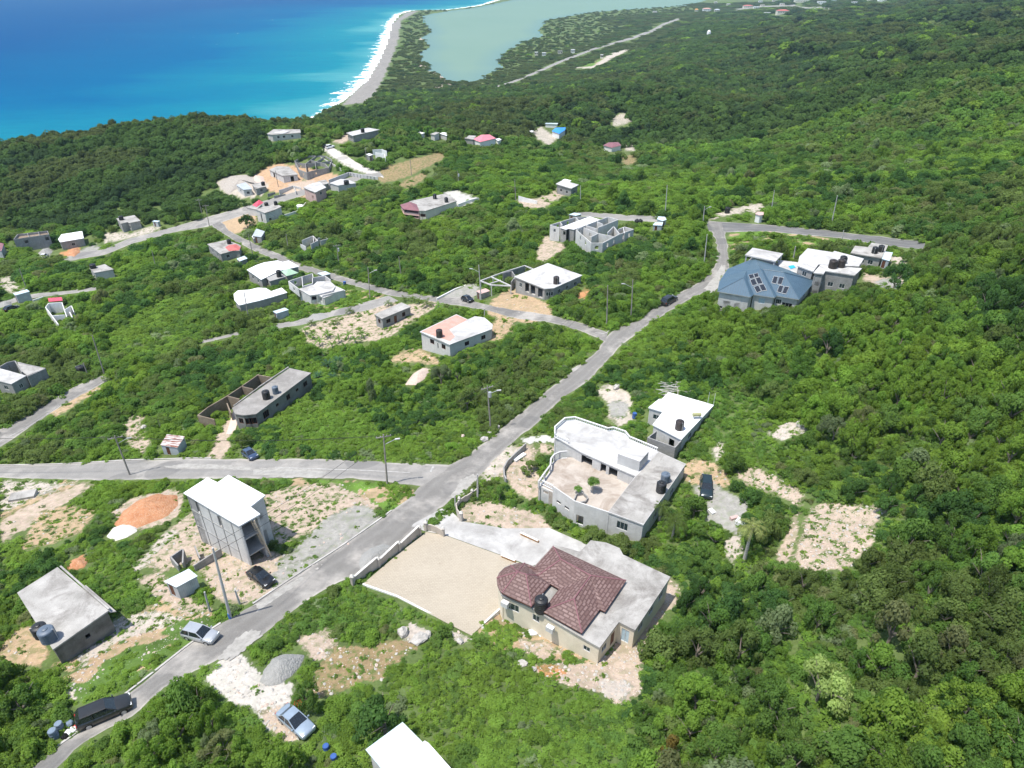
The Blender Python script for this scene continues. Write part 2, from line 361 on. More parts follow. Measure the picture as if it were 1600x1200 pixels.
# ------------------------------------------------------------------ ground sheet
def build_ground():
    na = 860
    az = np.radians(np.linspace(-80, 80, na)); rr = np.concatenate([np.geomspace(20, 230, 820), np.geomspace(231.5, 8500, 420)])
    A, RR = np.meshgrid(az, rr)
    X = RR * np.sin(A); Y = RR * np.cos(A)
    Z = H(X.ravel(), Y.ravel()).reshape(X.shape)
    x = X.ravel(); y = Y.ravel(); z = Z.ravel()
    px, py, d = proj(x, y, z)
    jx = ((fbm(x * .7, y * .7, 3) - .5) * 13 + (vnoise(x * 3.1, y * 3.1, 4) - .5) * 7) * 90 / np.maximum(d, 90); jy = ((fbm(x * .7, y * .7, 9) - .5) * 11 + (vnoise(x * 3.1, y * 3.1, 8) - .5) * 6) * 90 / np.maximum(d, 90)
    qx = px + jx; qy = py + jy
    n1 = fbm(x * .05, y * .05, 21)[:, None]; n2 = fbm(x * .5, y * .5, 31)[:, None]
    base = np.array([.080, .128, .036]) * (1 - n1) + np.array([.115, .145, .050]) * n1
    base = base * (.7 + .6 * n2)
    rub = np.zeros(len(x)); gr = np.zeros(len(x))
    vis = (d > 5); kx = px + (fbm(x * .45, y * .45, 13) - .5) * 34 * 90 / np.maximum(d, 90); ky = py + (fbm(x * .45, y * .45, 19) - .5) * 26 * 90 / np.maximum(d, 90)
    # the far side of the ridge and the sea floor must not take village patches
    for col, rb, sp, poly in PATCH:
        m = inpoly(qx, qy, poly) & vis
        if min(p[1] for p in poly) > 190: m &= d < 480
        if not m.any(): continue
        base[m] = np.array(col) * (.86 + .28 * n2[m]); rub[m] = rb; gr[m] = sp
        e = m & ~inpoly(kx, ky, poly); w_ = (.25 + .5 * n2[e]); base[e] = base[e] * (1 - w_) + np.array([.085, .11, .035]) * w_; gr[e] = np.maximum(gr[e], .33)
        if col in (GRAS, LIME):
            nn = fbm(x[m] * .35, y[m] * .35, 61, 4)[:, None]; base[m] = np.where(nn > .56, np.array(TAN) * (.7 + .5 * n2[m]), base[m] * (.75 + .7 * n2[m])); rub[m] = .35; gr[m] = .15
    m = (inpoly(qx, qy, SANDPX) | inpoly(qx, qy, SPITPX)) & (d > 600)
    base[m] = np.array(SAND) * (.8 + .4 * n2[m]); rub[m] = .2
    for poly in ([(655,100),(672,99),(690,114),(700,125),(712,129),(690,140),(672,135),(690,125),(680,116),(655,104)], [(655,60),(675,58),(672,62),(655,63)]):
        m = inpoly(px, py, poly) & (d > 700); base[m] = np.array((.45, .38, .31)) * (.8 + .4 * n2[m])
    m = (z < 1.4) & (y > 500) & (z > -1) & (fbm(x * .02, y * .02, 5) < .3)
    cols = np.concatenate([base, rub[:, None]], 1)
    mt, n, b = newmat('ground'); k = NB(n)
    ca = k.attr('Col'); p = k.pos(1)
    fine = k.noise(p, 2.2, 4, .65); med = k.noise(p, .45, 3, .6); spk = k.noise(p, 1.1, 4, .7)
    c = k.mix(1.0, ca.outputs['Color'], k.ramp(fine, .25, .75, .72, 1.28), 'MULTIPLY')
    vo = k.voro(p, 3.2); st = k.math('LESS_THAN', vo.outputs['Distance'], k.ramp(med, .35, .7, .0, .26))
    c = k.mix(k.math('MULTIPLY', k.math('MULTIPLY', st, ca.outputs['Alpha']), .75), c, (.66, .62, .56))
    ga = k.attr('gs'); gm = k.math('MULTIPLY', k.ramp(spk, .50, .60), k.ramp(ga.outputs['Fac'], 0, .35))
    c = k.mix(gm, c, k.mix(fine, (.05, .09, .02), (.11, .16, .04)))
    n.links.new(c, b.inputs['Base Color']); b.inputs['Roughness'].default_value = .95; b.inputs['Specular IOR Level'].default_value = .15
    k.bump(b, k.math('ADD', fine, k.math('MULTIPLY', vo.outputs['Distance'], ca.outputs['Alpha'])), .6, .12)
    o = grid_mesh('ground', X, Y, Z, mt, cols, {'gs': ('POINT', gr)})
    tag(o, kind='structure')
build_ground()

# ------------------------------------------------------------------ sea and lagoon
def seg_dist(x, y, line):
    best = np.full(x.shape, 1e9)
    for (ax, ay), (bx, by) in zip(line[:-1], line[1:]):
        dx, dy = bx - ax, by - ay; t = np.clip(((x - ax) * dx + (y - ay) * dy) / (dx * dx + dy * dy), 0, 1)
        best = np.minimum(best, np.hypot(x - ax - t * dx, y - ay - t * dy))
    return best

def water_mat(name, lagoon=False):
    m, n, b = newmat(name); k = NB(n); p = k.pos(1)
    if lagoon:
        c = k.mix(k.noise(p, .004, 3), (.145, .232, .192), (.168, .252, .21))
        c = k.mix(k.ramp(k.attr('shore').outputs['Fac'], 0, 45, .55, 0), c, (.11, .20, .22))
    else:
        s = k.attr('shore').outputs['Fac']
        s2 = k.math('ADD', s, k.math('MULTIPLY', k.math('SUBTRACT', k.noise(k.scale(p, .0022, .0042, .004), 1, 4, .55, .4), .5), 420))
        deep = k.mix(k.ramp(s2, 260, 800), (.0, .100, .215), (.0, .060, .178))
        turq = k.mix(k.ramp(s2, 60, 340), (.008, .185, .235), deep)
        c = k.mix(k.ramp(s2, 0, 85), (.07, .275, .295), turq)
        wn = k.noise(k.scale(p, .03, .10, .1), 1.0, 4, .7)
        c = k.mix(k.ramp(wn, .35, .65, .0, .35), c, k.mix(.5, c, (.0, .05, .16)))
        # breaking surf and scattered whitecaps
        sn_ = k.noise(k.scale(p, .05, .05, .05), 1.0, 5, .72)
        foam = k.math('SUBTRACT', k.ramp(s, 2, 34, .78, .10), k.ramp(sn_, .25, .75))
        foam = k.ramp(foam, .0, .08)
        cap = k.ramp(k.noise(k.scale(p, .022, .07, .07), 1.0, 6, .82), .765, .80, 0, .8)
        f = k.math('MAXIMUM', foam, cap)
        c = k.mix(f, c, (.82, .86, .86))
    n.links.new(c, b.inputs['Base Color']); b.inputs['Roughness'].default_value = .32
    b.inputs['Specular IOR Level'].default_value = .0; b.inputs['IOR'].default_value = 1.33
    k.bump(b, k.noise(k.scale(p, .10, .3, .3), 1.0, 4, .7), .35, 1.0)
    return m

def build_water():
    na, nr = 520, 520
    az = np.radians(np.linspace(-85, 85, na)); rr = np.concatenate([np.geomspace(380, 4500, nr - 60), np.geomspace(4600, 9000, 60)])
    A, RR = np.meshgrid(az, rr); X = RR * np.sin(A); Y = RR * np.cos(A)
    s = seg_dist(X.ravel(), Y.ravel(), COAST)
    o = grid_mesh('sea', X, Y, np.zeros_like(X), water_mat('sea_water'), None, {'shore': ('POINT', s)})
    tag(o, kind='structure')
    P = np.array(LAG); x0, y0 = P.min(0); x1, y1 = P.max(0)
    gx = np.linspace(x0 - 5, min(x1, 2500) + 5, 240); gy = np.geomspace(y0 - 5, min(y1, 5200) + 5, 240)
    X, Y = np.meshgrid(gx, gy)
    ins = inpoly(X.ravel(), Y.ravel(), LAG).reshape(X.shape)
    ins2 = ins.copy()
    for a in (-1, 0, 1):
        for c in (-1, 0, 1): ins2 |= np.roll(np.roll(ins, a, 0), c, 1)
    i = np.arange(X.size).reshape(X.shape); keep = ins2[:-1, :-1] & ins2[1:, 1:] & ins2[:-1, 1:] & ins2[1:, :-1]
    q = np.stack([i[:-1, :-1], i[:-1, 1:], i[1:, 1:], i[1:, :-1]], -1)[keep]
    co = np.stack([X, Y, np.full_like(X, .25)], -1).reshape(-1, 3)
    used = np.unique(q); mp = np.zeros(len(co), int); mp[used] = np.arange(len(used))
    s = seg_dist(X.ravel(), Y.ravel(), LAG)
    o = raw_mesh('lagoon', co[used], mp[q], water_mat('lagoon_water', True), None, {'shore': ('POINT', s[used])})
    tag(o, kind='structure')
build_water()

# ------------------------------------------------------------------ roads (edge lines traced over the ground)
def resample(pts, n):
    P = np.array(pts, float); s = np.concatenate([[0], np.cumsum(np.linalg.norm(np.diff(P, axis=0), axis=1))])
    t = np.linspace(0, s[-1], n); return np.stack([np.interp(t, s, P[:, i]) for i in range(P.shape[1])], 1), s[-1]
def smooth(P, it=2):
    for _ in range(it):
        Q = P.copy(); Q[1:-1] = (P[:-2] + 2 * P[1:-1] + P[2:]) / 4; P = Q
    return P

ROADS = []
def ribbon(name, left, right, lift, mat, cross=7, step=1.0):
    L = [G(*p) for p in left]; Rr = [G(*p) for p in right]
    n = max(8, int(max(resample([(p.x, p.y) for p in L], 2)[1], resample([(p.x, p.y) for p in Rr], 2)[1]) / step))
    a = smooth(resample([(p.x, p.y) for p in L], n)[0], 3); b = smooth(resample([(p.x, p.y) for p in Rr], n)[0], 3)
    wn_ = ((a - b) / np.linalg.norm(a - b, axis=1)[:, None]); a = a + wn_ * ((fbm(a[:, 0] * .5, a[:, 1] * .5, 71) - .55) * .9)[:, None]; b = b - wn_ * ((fbm(b[:, 0] * .5, b[:, 1] * .5, 72) - .55) * .9)[:, None]
    t = np.linspace(0, 1, cross)[None, :, None]
    P = a[:, None] * (1 - t) + b[:, None] * t
    z = H(P[..., 0].ravel(), P[..., 1].ravel()).reshape(P.shape[:2]) + lift
    z[:, 0] -= lift * .9; z[:, -1] -= lift * .9
    across = np.broadcast_to(t[..., 0] * 1.0, P.shape[:2])
    o = grid_mesh(name, P[..., 0], P[..., 1], z, mat, None, {'across': ('POINT', across.ravel())})
    tag(o, kind='structure'); ROADS.append(left + right[::-1])
    return o

def asphalt(name, c0=(.13, .13, .128), c1=(.22, .215, .205), dust=.5):
    m, n, b = newmat(name); k = NB(n); p = k.pos(1)
    c = k.mix(k.noise(p, .35, 4, .6), c0, c1)
    c = k.mix(1.0, c, k.ramp(k.noise(p, 9, 2), .3, .7, .85, 1.15), 'MULTIPLY')
    ac = k.attr('across').outputs['Fac']
    tr = k.math('ABSOLUTE', k.math('SUBTRACT', k.math('ABSOLUTE', k.math('SUBTRACT', ac, .5)), .2))
    c = k.mix(k.ramp(tr, .0, .1, .30, 0), c, k.mix(.5, c, (.34, .33, .31)))
    edge = k.ramp(k.math('ABSOLUTE', k.math('SUBTRACT', ac, .5)), .36, .5)
    dn = k.noise(p, .16, 5, .65)
    dm = k.math('MAXIMUM', k.math('MULTIPLY', edge, k.ramp(dn, .35, .65)), k.ramp(dn, .50 , .68, 0, dust))
    c = k.mix(dm, c, (.46, .43, .39))
    c = k.mix(k.ramp(k.noise(k.scale(p, .5, .5, .5), 1, 6, .75), .55, .75, 0, .45), c, (.12, .115, .105))
    # patched repairs
    pv = k.voro(p, .09); c = k.mix(k.ramp(pv.outputs['Distance'], .28, .30, .35, 0), c, (.10, .10, .10))
    n.links.new(c, b.inputs['Base Color']); b.inputs['Roughness'].default_value = .9; b.inputs['Specular IOR Level'].default_value = .25
    k.bump(b, k.noise(p, 12, 2), .25, .03)
    return m
A1 = asphalt('road_asphalt', (.145,.138,.128), (.225,.216,.20), .6); A2 = asphalt('road_pale_asphalt', (.195, .187, .175), (.28, .268, .248), .45); A3 = asphalt('road_dark_asphalt', (.10, .10, .10), (.16, .16, .155), .15)

ribbon('road', [(20,1230),(45,1200),(75,1178),(130,1140),(185,1095),(240,1052),(300,1004),(345,975),(395,945),(470,895),(530,857),(590,815),(630,785),(648,770),(668,745),(700,726),(730,712),(770,680),(800,655),(850,615),(880,590),(907,570),(935,546),(945,528),(965,512),(997,501),(1017,485),(1057,460),(1095,440),(1117,417),(1122,395),(1117,372),(1102,347)],
       [(60,1232),(92,1194),(138,1156),(168,1139),(205,1122),(234,1096),(262,1072),(320,1040),(385,1010),(455,955),(500,925),(545,902),(572,893),(620,856),(665,812),(690,792),(720,768),(760,733),(800,692),(835,665),(860,640),(880,620),(917,597),(947,565),(962,548),(995,522),(1020,502),(1070,472),(1122,447),(1140,417),(1138,392),(1134,372),(1132,347)], .07, A1)
ribbon('road', [(-20,728),(0,727),(100,725),(200,719),(300,716),(400,717),(500,718),(600,722),(700,726)],
       [(-20,746),(0,746),(60,748),(160,750),(230,749),(330,748),(400,748),(500,747),(580,750),(640,758),(690,762)], .06, A2)
ribbon('road', [(345,345),(360,362),(400,382),(440,398),(465,410),(525,428),(587,447),(625,455),(682,464),(722,465),(750,474),(800,484),(860,492),(912,506),(950,520)],
       [(330,352),(350,366),(388,388),(420,402),(455,417),(520,437),(555,447),(607,462),(650,467),(687,473),(720,478),(770,487),(800,497),(858,503),(905,516),(945,534)], .055, A1)
ribbon('road', [(110,396),(160,390),(200,373),(265,356),(310,343),(400,318),(470,297),(520,284),(560,274),(592,268)],
       [(115,406),(165,398),(205,381),(270,363),(330,353),(405,328),(478,304),(530,291),(566,280),(600,276)], .06, A2)
ribbon('road', [(420,508),(465,500),(540,480),(607,462)], [(430,514),(470,508),(525,493),(575,485),(622,470)], .05, A2)
ribbon('road', [(-20,680),(0,670),(32,655),(60,638),(100,612),(125,600),(165,584)], [(-20,710),(0,698),(20,687),(55,662),(87,640),(130,616),(170,594)], .06, A1)
ribbon('road', [(1102,345),(1200,351),(1287,359),(1375,369),(1445,377)], [(1108,362),(1135,363),(1200,361),(1317,372),(1445,389)], .06, A3)
ribbon('road', [(895,330),(930,332),(970,335),(1028,338)], [(900,337),(937,340),(975,345),(1030,347)], .05, A2)
ribbon('road', [(-10,475),(30,463),(60,458),(100,455),(160,447)], [(-10,484),(30,470),(62,464),(102,460),(162,452)], .05, A2)
ribbon('road', [(310,533),(380,517)], [(312,537),(382,521)], .05, A2)
ribbon('highway', [(770,136),(800,127),(850,106),(887,90),(925,76),(987,58),(1017,47),(1035,37),(1062,28)], [(773,138),(803,129),(853,108.5),(890,92.6),(928,77.8),(990,60.8),(1021,49.6),(1039,38.7),(1064.5,29.8)], .5, A2, step=4.0)
ribbon('marl_track', [(590,268),(558,254),(530,236),(506,224)], [(600,278),(560,266),(522,246),(498,228)], .05, asphalt('marl', (.44,.42,.38), (.56,.53,.49), .2))
ribbon('road', [(1300,15),(1240,7),(1190,9),(1150,14)], [(1300,17),(1240,9),(1190,11),(1150,16)], .5, A2, step=6.0)

def sheet(name, poly_px, mat, lift, cell=.6):
    """a flat sheet following the ground inside a pixel outline"""
    W = [G(*p) for p in poly_px]; P = np.array([(p.x, p.y) for p in W]); x0, y0 = P.min(0); x1, y1 = P.max(0)
    import bmesh
    bm = bmesh.new(); vs = [bm.verts.new((p[0], p[1], 0)) for p in P]; bm.faces.new(vs)
    for ax, lo, hi in ((0, x0, x1), (1, y0, y1)):
        k = lo + cell * 3
        while k < hi:
            co = [0, 0, 0]; no = [0, 0, 0]; co[ax] = k; no[ax] = 1
            bmesh.ops.bisect_plane(bm, geom=bm.verts[:] + bm.edges[:] + bm.faces[:], plane_co=co, plane_no=no)
            k += cell * 3
    bm.verts.ensure_lookup_table()
    a = np.array([(v.co.x, v.co.y) for v in bm.verts]); z = H(a[:, 0], a[:, 1]) + lift
    for v, zz in zip(bm.verts, z): v.co.z = zz
    bmesh.ops.recalc_face_normals(bm, faces=bm.faces[:])
    me = bpy.data.meshes.new(name); bm.to_mesh(me); bm.free(); me.materials.append(mat)
    o = bpy.data.objects.new(name, me); C.objects.link(o); tag(o, kind='structure')
    return o

MP = surf0 = None
def marlmat():
    m, n, b = newmat('spilled_marl'); k = NB(n); p = k.pos(1); c = k.mix(k.ramp(k.noise(p, 1.2, 5, .7), .3, .7), (.25, .24, .22), (.40, .385, .355)); n.links.new(c, b.inputs['Base Color']); b.inputs['Roughness'].default_value = .95; b.inputs['Specular IOR Level'].default_value = .1; return m
MP = marlmat()
def spill(px, lift=.088):
    P = resample(px + px[:1], 60)[0][:-1]; i = np.arange(len(P)); c = P.mean(0); P = c + (P - c) * (1 + .75 * (fbm(P[:, 0] * .16, P[:, 1] * .24, 83, 4) - .5))[:, None]
    sheet('spilled_marl', [tuple(q) for q in P], MP, lift, .5)
spill([(395,733),(440,732),(480,734),(514,739),(512,745),(480,747),(430,746),(400,741)]); spill([(250,729),(300,725),(360,727),(395,731),(395,736),(330,733),(270,733)])
spill([(340,1027),(372,996),(395,985),(410,992),(396,1004),(372,1024),(350,1036)]); spill([(392,950),(430,925),(470,902),(478,906),(440,930),(405,954)]); spill([(705,775),(722,748),(740,742),(748,750),(735,765),(716,782)]);
spill([(1100,452),(1118,430),(1128,412),(1136,420),(1128,444),(1108,462)]); spill([(912,540),(922,534),(924,540),(914,546)]); spill([(893,577),(904,570),(906,575),(896,582)])
# ------------------------------------------------------------------ surfaces of built things
def surf(name, c0, c1, scale=.6, stain=None, stain_amt=.0, rough=.9, spec=.2, bumpd=.02, metal=0, fine=.12, streak=0):
    m, n, b = newmat(name); k = NB(n); p = k.pos(1)
    c = k.mix(k.ramp(k.noise(p, scale, 5, .62), .3, .7), c0, c1)
    if stain is not None:
        c = k.mix(k.ramp(k.noise(p, scale * .55, 5, .7, .6), .47, .66, 0, stain_amt), c, stain)
    if streak:
        c = k.mix(k.ramp(k.noise(k.scale(p, 2.2, 2.2, .18), 1, 3, .6), .5, .8, 0, streak), c, tuple(v * .55 for v in c0))
    c = k.mix(1.0, c, k.ramp(k.noise(p, 14, 2), .3, .7, 1 - fine, 1 + fine), 'MULTIPLY')
    n.links.new(c, b.inputs['Base Color']); b.inputs['Roughness'].default_value = rough
    b.inputs['Specular IOR Level'].default_value = spec; b.inputs['Metallic'].default_value = metal
    if bumpd: k.bump(b, k.noise(p, 8, 3), .4, bumpd)
    return m
def blockwall(name, c0, c1, mort, var=.25, amt=.6):
    m, n, b = newmat(name); k = NB(n); p = k.pos(1)
    br = n.nodes.new('ShaderNodeTexBrick'); n.links.new(k.uv(1), br.inputs['Vector'])
    br.inputs['Scale'].default_value = 1.0; br.inputs['Brick Width'].default_value = .42; br.inputs['Row Height'].default_value = .21
    br.inputs['Mortar Size'].default_value = .018; br.inputs['Mortar Smooth'].default_value = .3
    br.inputs['Color1'].default_value = (1 - var, 1 - var, 1 - var, 1); br.inputs['Color2'].default_value = (1 + var * .3,) * 3 + (1,)
    br.inputs['Mortar'].default_value = (mort, mort, mort, 1)
    c = k.mix(k.ramp(k.noise(p, .5, 5, .65), .3, .7), c0, c1)
    c = k.mix(amt, c, br.outputs['Color'], 'MULTIPLY')
    c = k.mix(k.ramp(k.noise(k.scale(p, 1.6, 1.6, .25), 1, 4, .65), .50, .75, 0, .4), c, tuple(v * .5 for v in c0))
    n.links.new(c, b.inputs['Base Color']); b.inputs['Roughness'].default_value = .95; b.inputs['Specular IOR Level'].default_value = .12
    k.bump(b, br.outputs['Fac'], -.3, .02)
    return m
def tilemat(name):
    m, n, b = newmat(name); k = NB(n); p = k.pos(1)
    br = n.nodes.new('ShaderNodeTexBrick'); n.links.new(k.uv(1), br.inputs['Vector'])
    br.offset = .5; br.inputs['Scale'].default_value = 1.0; br.inputs['Brick Width'].default_value = .78; br.inputs['Row Height'].default_value = .40
    br.inputs['Mortar Size'].default_value = .10; br.inputs['Mortar Smooth'].default_value = .5; br.inputs['Bias'].default_value = .1
    br.inputs['Color1'].default_value = (.130, .078, .070, 1); br.inputs['Color2'].default_value = (.235, .160, .146, 1); br.inputs['Mortar'].default_value = (.098, .055, .050, 1)
    c = k.mix(k.ramp(k.noise(p, .8, 4, .6), .3, .7, 0, .35), br.outputs['Color'], (.115, .066, .060))
    n.links.new(c, b.inputs['Base Color']); b.inputs['Roughness'].default_value = .62; b.inputs['Specular IOR Level'].default_value = .3
    wv = br.outputs['Fac']
    k.bump(b, wv, .5, .03)
    return m
def sheetmat(name, c0, c1, pitch=.3, rough=.45, spec=.4, metal=0, rust=None):
    m, n, b = newmat(name); k = NB(n); p = k.pos(1)
    sep = n.nodes.new('ShaderNodeSeparateXYZ'); n.links.new(k.uv(1), sep.inputs[0])
    fr = k.math('FRACT', k.math('MULTIPLY', sep.outputs[0], 1 / pitch))
    rib = k.ramp(k.math('ABSOLUTE', k.math('SUBTRACT', fr, .5)), .36, .5)
    c = k.mix(k.ramp(k.noise(p, .7, 4, .6), .3, .7), c0, c1)
    c = k.mix(k.math('MULTIPLY', rib, .45), c, tuple(min(1, v * 1.8) for v in c0))
    if rust: c = k.mix(k.ramp(k.noise(k.scale(k.uv(1), .35, 1.6), 1.6, 4, .6), .42, .56), c, rust)
    n.links.new(c, b.inputs['Base Color']); b.inputs['Roughness'].default_value = rough; b.inputs['Specular IOR Level'].default_value = spec
    b.inputs['Metallic'].default_value = metal
    k.bump(b, rib, .6, .04)
    return m
def plain(name, c, rough=.6, spec=.3, metal=0, var=.12):
    m, n, b = newmat(name); k = NB(n); p = k.pos(1)
    cc = k.mix(1.0, c, k.ramp(k.noise(p, 3, 3), .3, .7, 1 - var, 1 + var), 'MULTIPLY')
    n.links.new(cc, b.inputs['Base Color']); b.inputs['Roughness'].default_value = rough
    b.inputs['Specular IOR Level'].default_value = spec; b.inputs['Metallic'].default_value = metal
    return m
M = dict(
 concrete=surf('weathered_concrete', (.36,.345,.32), (.52,.50,.47), .5, (.24,.225,.205), .6, streak=.1),
 slab=surf('concrete_slab', (.27,.26,.24), (.43,.415,.39), .45, (.165,.152,.138), .85),
 slab_dark=surf('dark_concrete_slab', (.22,.21,.195), (.33,.315,.295), .45, (.14,.13,.12), .6),
 white_roof=surf('white_roof_paint', (.42,.415,.405), (.56,.555,.545), .4, (.27,.26,.245), .75, fine=.05),
 bright_roof=surf('bright_white_roof', (.70,.70,.70), (.80,.80,.81), .4, (.50,.49,.47), .45, fine=.04),
 white=surf('white_paint', (.68,.68,.67), (.80,.80,.79), .8, (.5,.49,.47), .3, fine=.06, streak=.12),
 block=blockwall('grey_blockwork', (.27,.265,.255), (.36,.355,.345), .62),
 block_light=blockwall('pale_blockwork', (.52,.51,.495), (.63,.62,.60), .74, .12),
 block_brown=blockwall('brownish_blockwork', (.22,.17,.125), (.32,.26,.20), .7),
 render=surf('cement_render', (.27,.265,.255), (.37,.365,.35), .7, (.25,.24,.225), .5, streak=.25),
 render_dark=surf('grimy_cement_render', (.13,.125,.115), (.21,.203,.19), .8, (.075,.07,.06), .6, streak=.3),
 render_mid=surf('grey_cement_render', (.19,.185,.175), (.27,.265,.25), .8, (.12,.115,.105), .6, streak=.3),
 render_light=surf('pale_cement_render', (.48,.475,.46), (.59,.58,.565), .7, (.36,.35,.335), .45, streak=.22),
 cream=surf('cream_wall_paint', (.66,.59,.46), (.74,.67,.54), .6, (.46,.40,.30), .3, fine=.05, streak=.1),
 cream2=surf('pale_cream_paint', (.62,.58,.48), (.70,.66,.56), .6, (.5,.46,.38), .3, fine=.05, streak=.1),
 pink=surf('faded_pink_roof_paint', (.50,.235,.185), (.58,.33,.27), .8, (.40,.33,.29), .7),
 rose=surf('rose_wall_paint', (.50,.33,.30), (.58,.42,.39), .8, (.4,.3,.27), .3, streak=.2),
 tile=tilemat('maroon_roof_tiles'),
 blue=sheetmat('blue_roof_sheet', (.050,.092,.132), (.068,.116,.158), .55, .42, .5),
 green=sheetmat('pale_green_roof_sheet', (.30,.46,.32), (.37,.52,.38), .4),
 red=sheetmat('red_roof_sheet', (.42,.10,.095), (.50,.16,.14), .4, .6, .3),
 rosered=sheetmat('crimson_roof_sheet', (.50,.06,.10), (.56,.10,.14), .4, .6, .3),
 pinkroof=sheetmat('pink_roof_sheet', (.55,.16,.20), (.60,.22,.26), .6, .6, .3),
 maroon=sheetmat('maroon_roof_sheet', (.19,.085,.10), (.25,.12,.13), .35, .6, .3),
 brightblue=sheetmat('bright_blue_roof_sheet', (.03,.22,.65), (.05,.28,.72), .5, .5, .3),
 zinc=sheetmat('zinc_sheet', (.44,.50,.54), (.60,.65,.68), .25, .45, .4, .0),
 zinc_white=sheetmat('bluish_white_sheet', (.44,.54,.58), (.52,.61,.65), .7, .4, .4, 0),
 zinc_grey=sheetmat('grey_zinc_sheet', (.33,.36,.39), (.46,.49,.52), .22, .5, .35),
 rusty=sheetmat('rusty_zinc_sheet', (.52,.50,.48), (.62,.60,.58), .22, .7, .2, 0, (.20,.065,.035)),
 dark=plain('dark_opening', (.012,.012,.013), .9, .1),
 glass=plain('window_glass', (.03,.045,.055), .12, .6),
 bluepane=plain('pale_blue_pane', (.42,.55,.62), .2, .5),
 frame=plain('white_frame', (.55,.55,.54), .5),
 brownframe=plain('brown_frame', (.12,.05,.03), .6),
 tank=plain('black_tank_plastic', (.018,.019,.021), .45, .4),
 tank_grey=plain('slate_tank_plastic', (.10,.13,.17), .45, .4),
 tank_brown=plain('brownish_tank_plastic', (.035,.028,.026), .45, .4),
 wood=plain('raw_timber', (.58,.47,.34), .8, .2),
 woodgrey=surf('weathered_pole_wood', (.25,.225,.195), (.34,.31,.275), 2, None, 0),
 polec=surf('pale_pole_concrete', (.40,.39,.37), (.48,.47,.45), 2, None, 0),
 steel=plain('galvanised_steel', (.50,.52,.53), .4, .5, .3),
 orange=plain('orange_paint', (.62,.30,.08), .7),
 tarp=plain('blue_tarpaulin', (.03,.38,.72), .5),
 panel=plain('solar_cells', (.02,.025,.035), .2, .5),
 paver=None, rubber=plain('tyre_rubber', (.02,.02,.02), .8), alloy=plain('wheel_alloy', (.45,.46,.47), .35, .5, .5),
 carglass=plain('car_glass', (.015,.02,.025), .06, .7), redlamp=plain('red_lens', (.45,.02,.015), .2, .5), lamp=plain('clear_lens', (.75,.76,.76), .1, .6),
 rebar=plain('rusty_bar', (.18,.10,.07), .8),
)

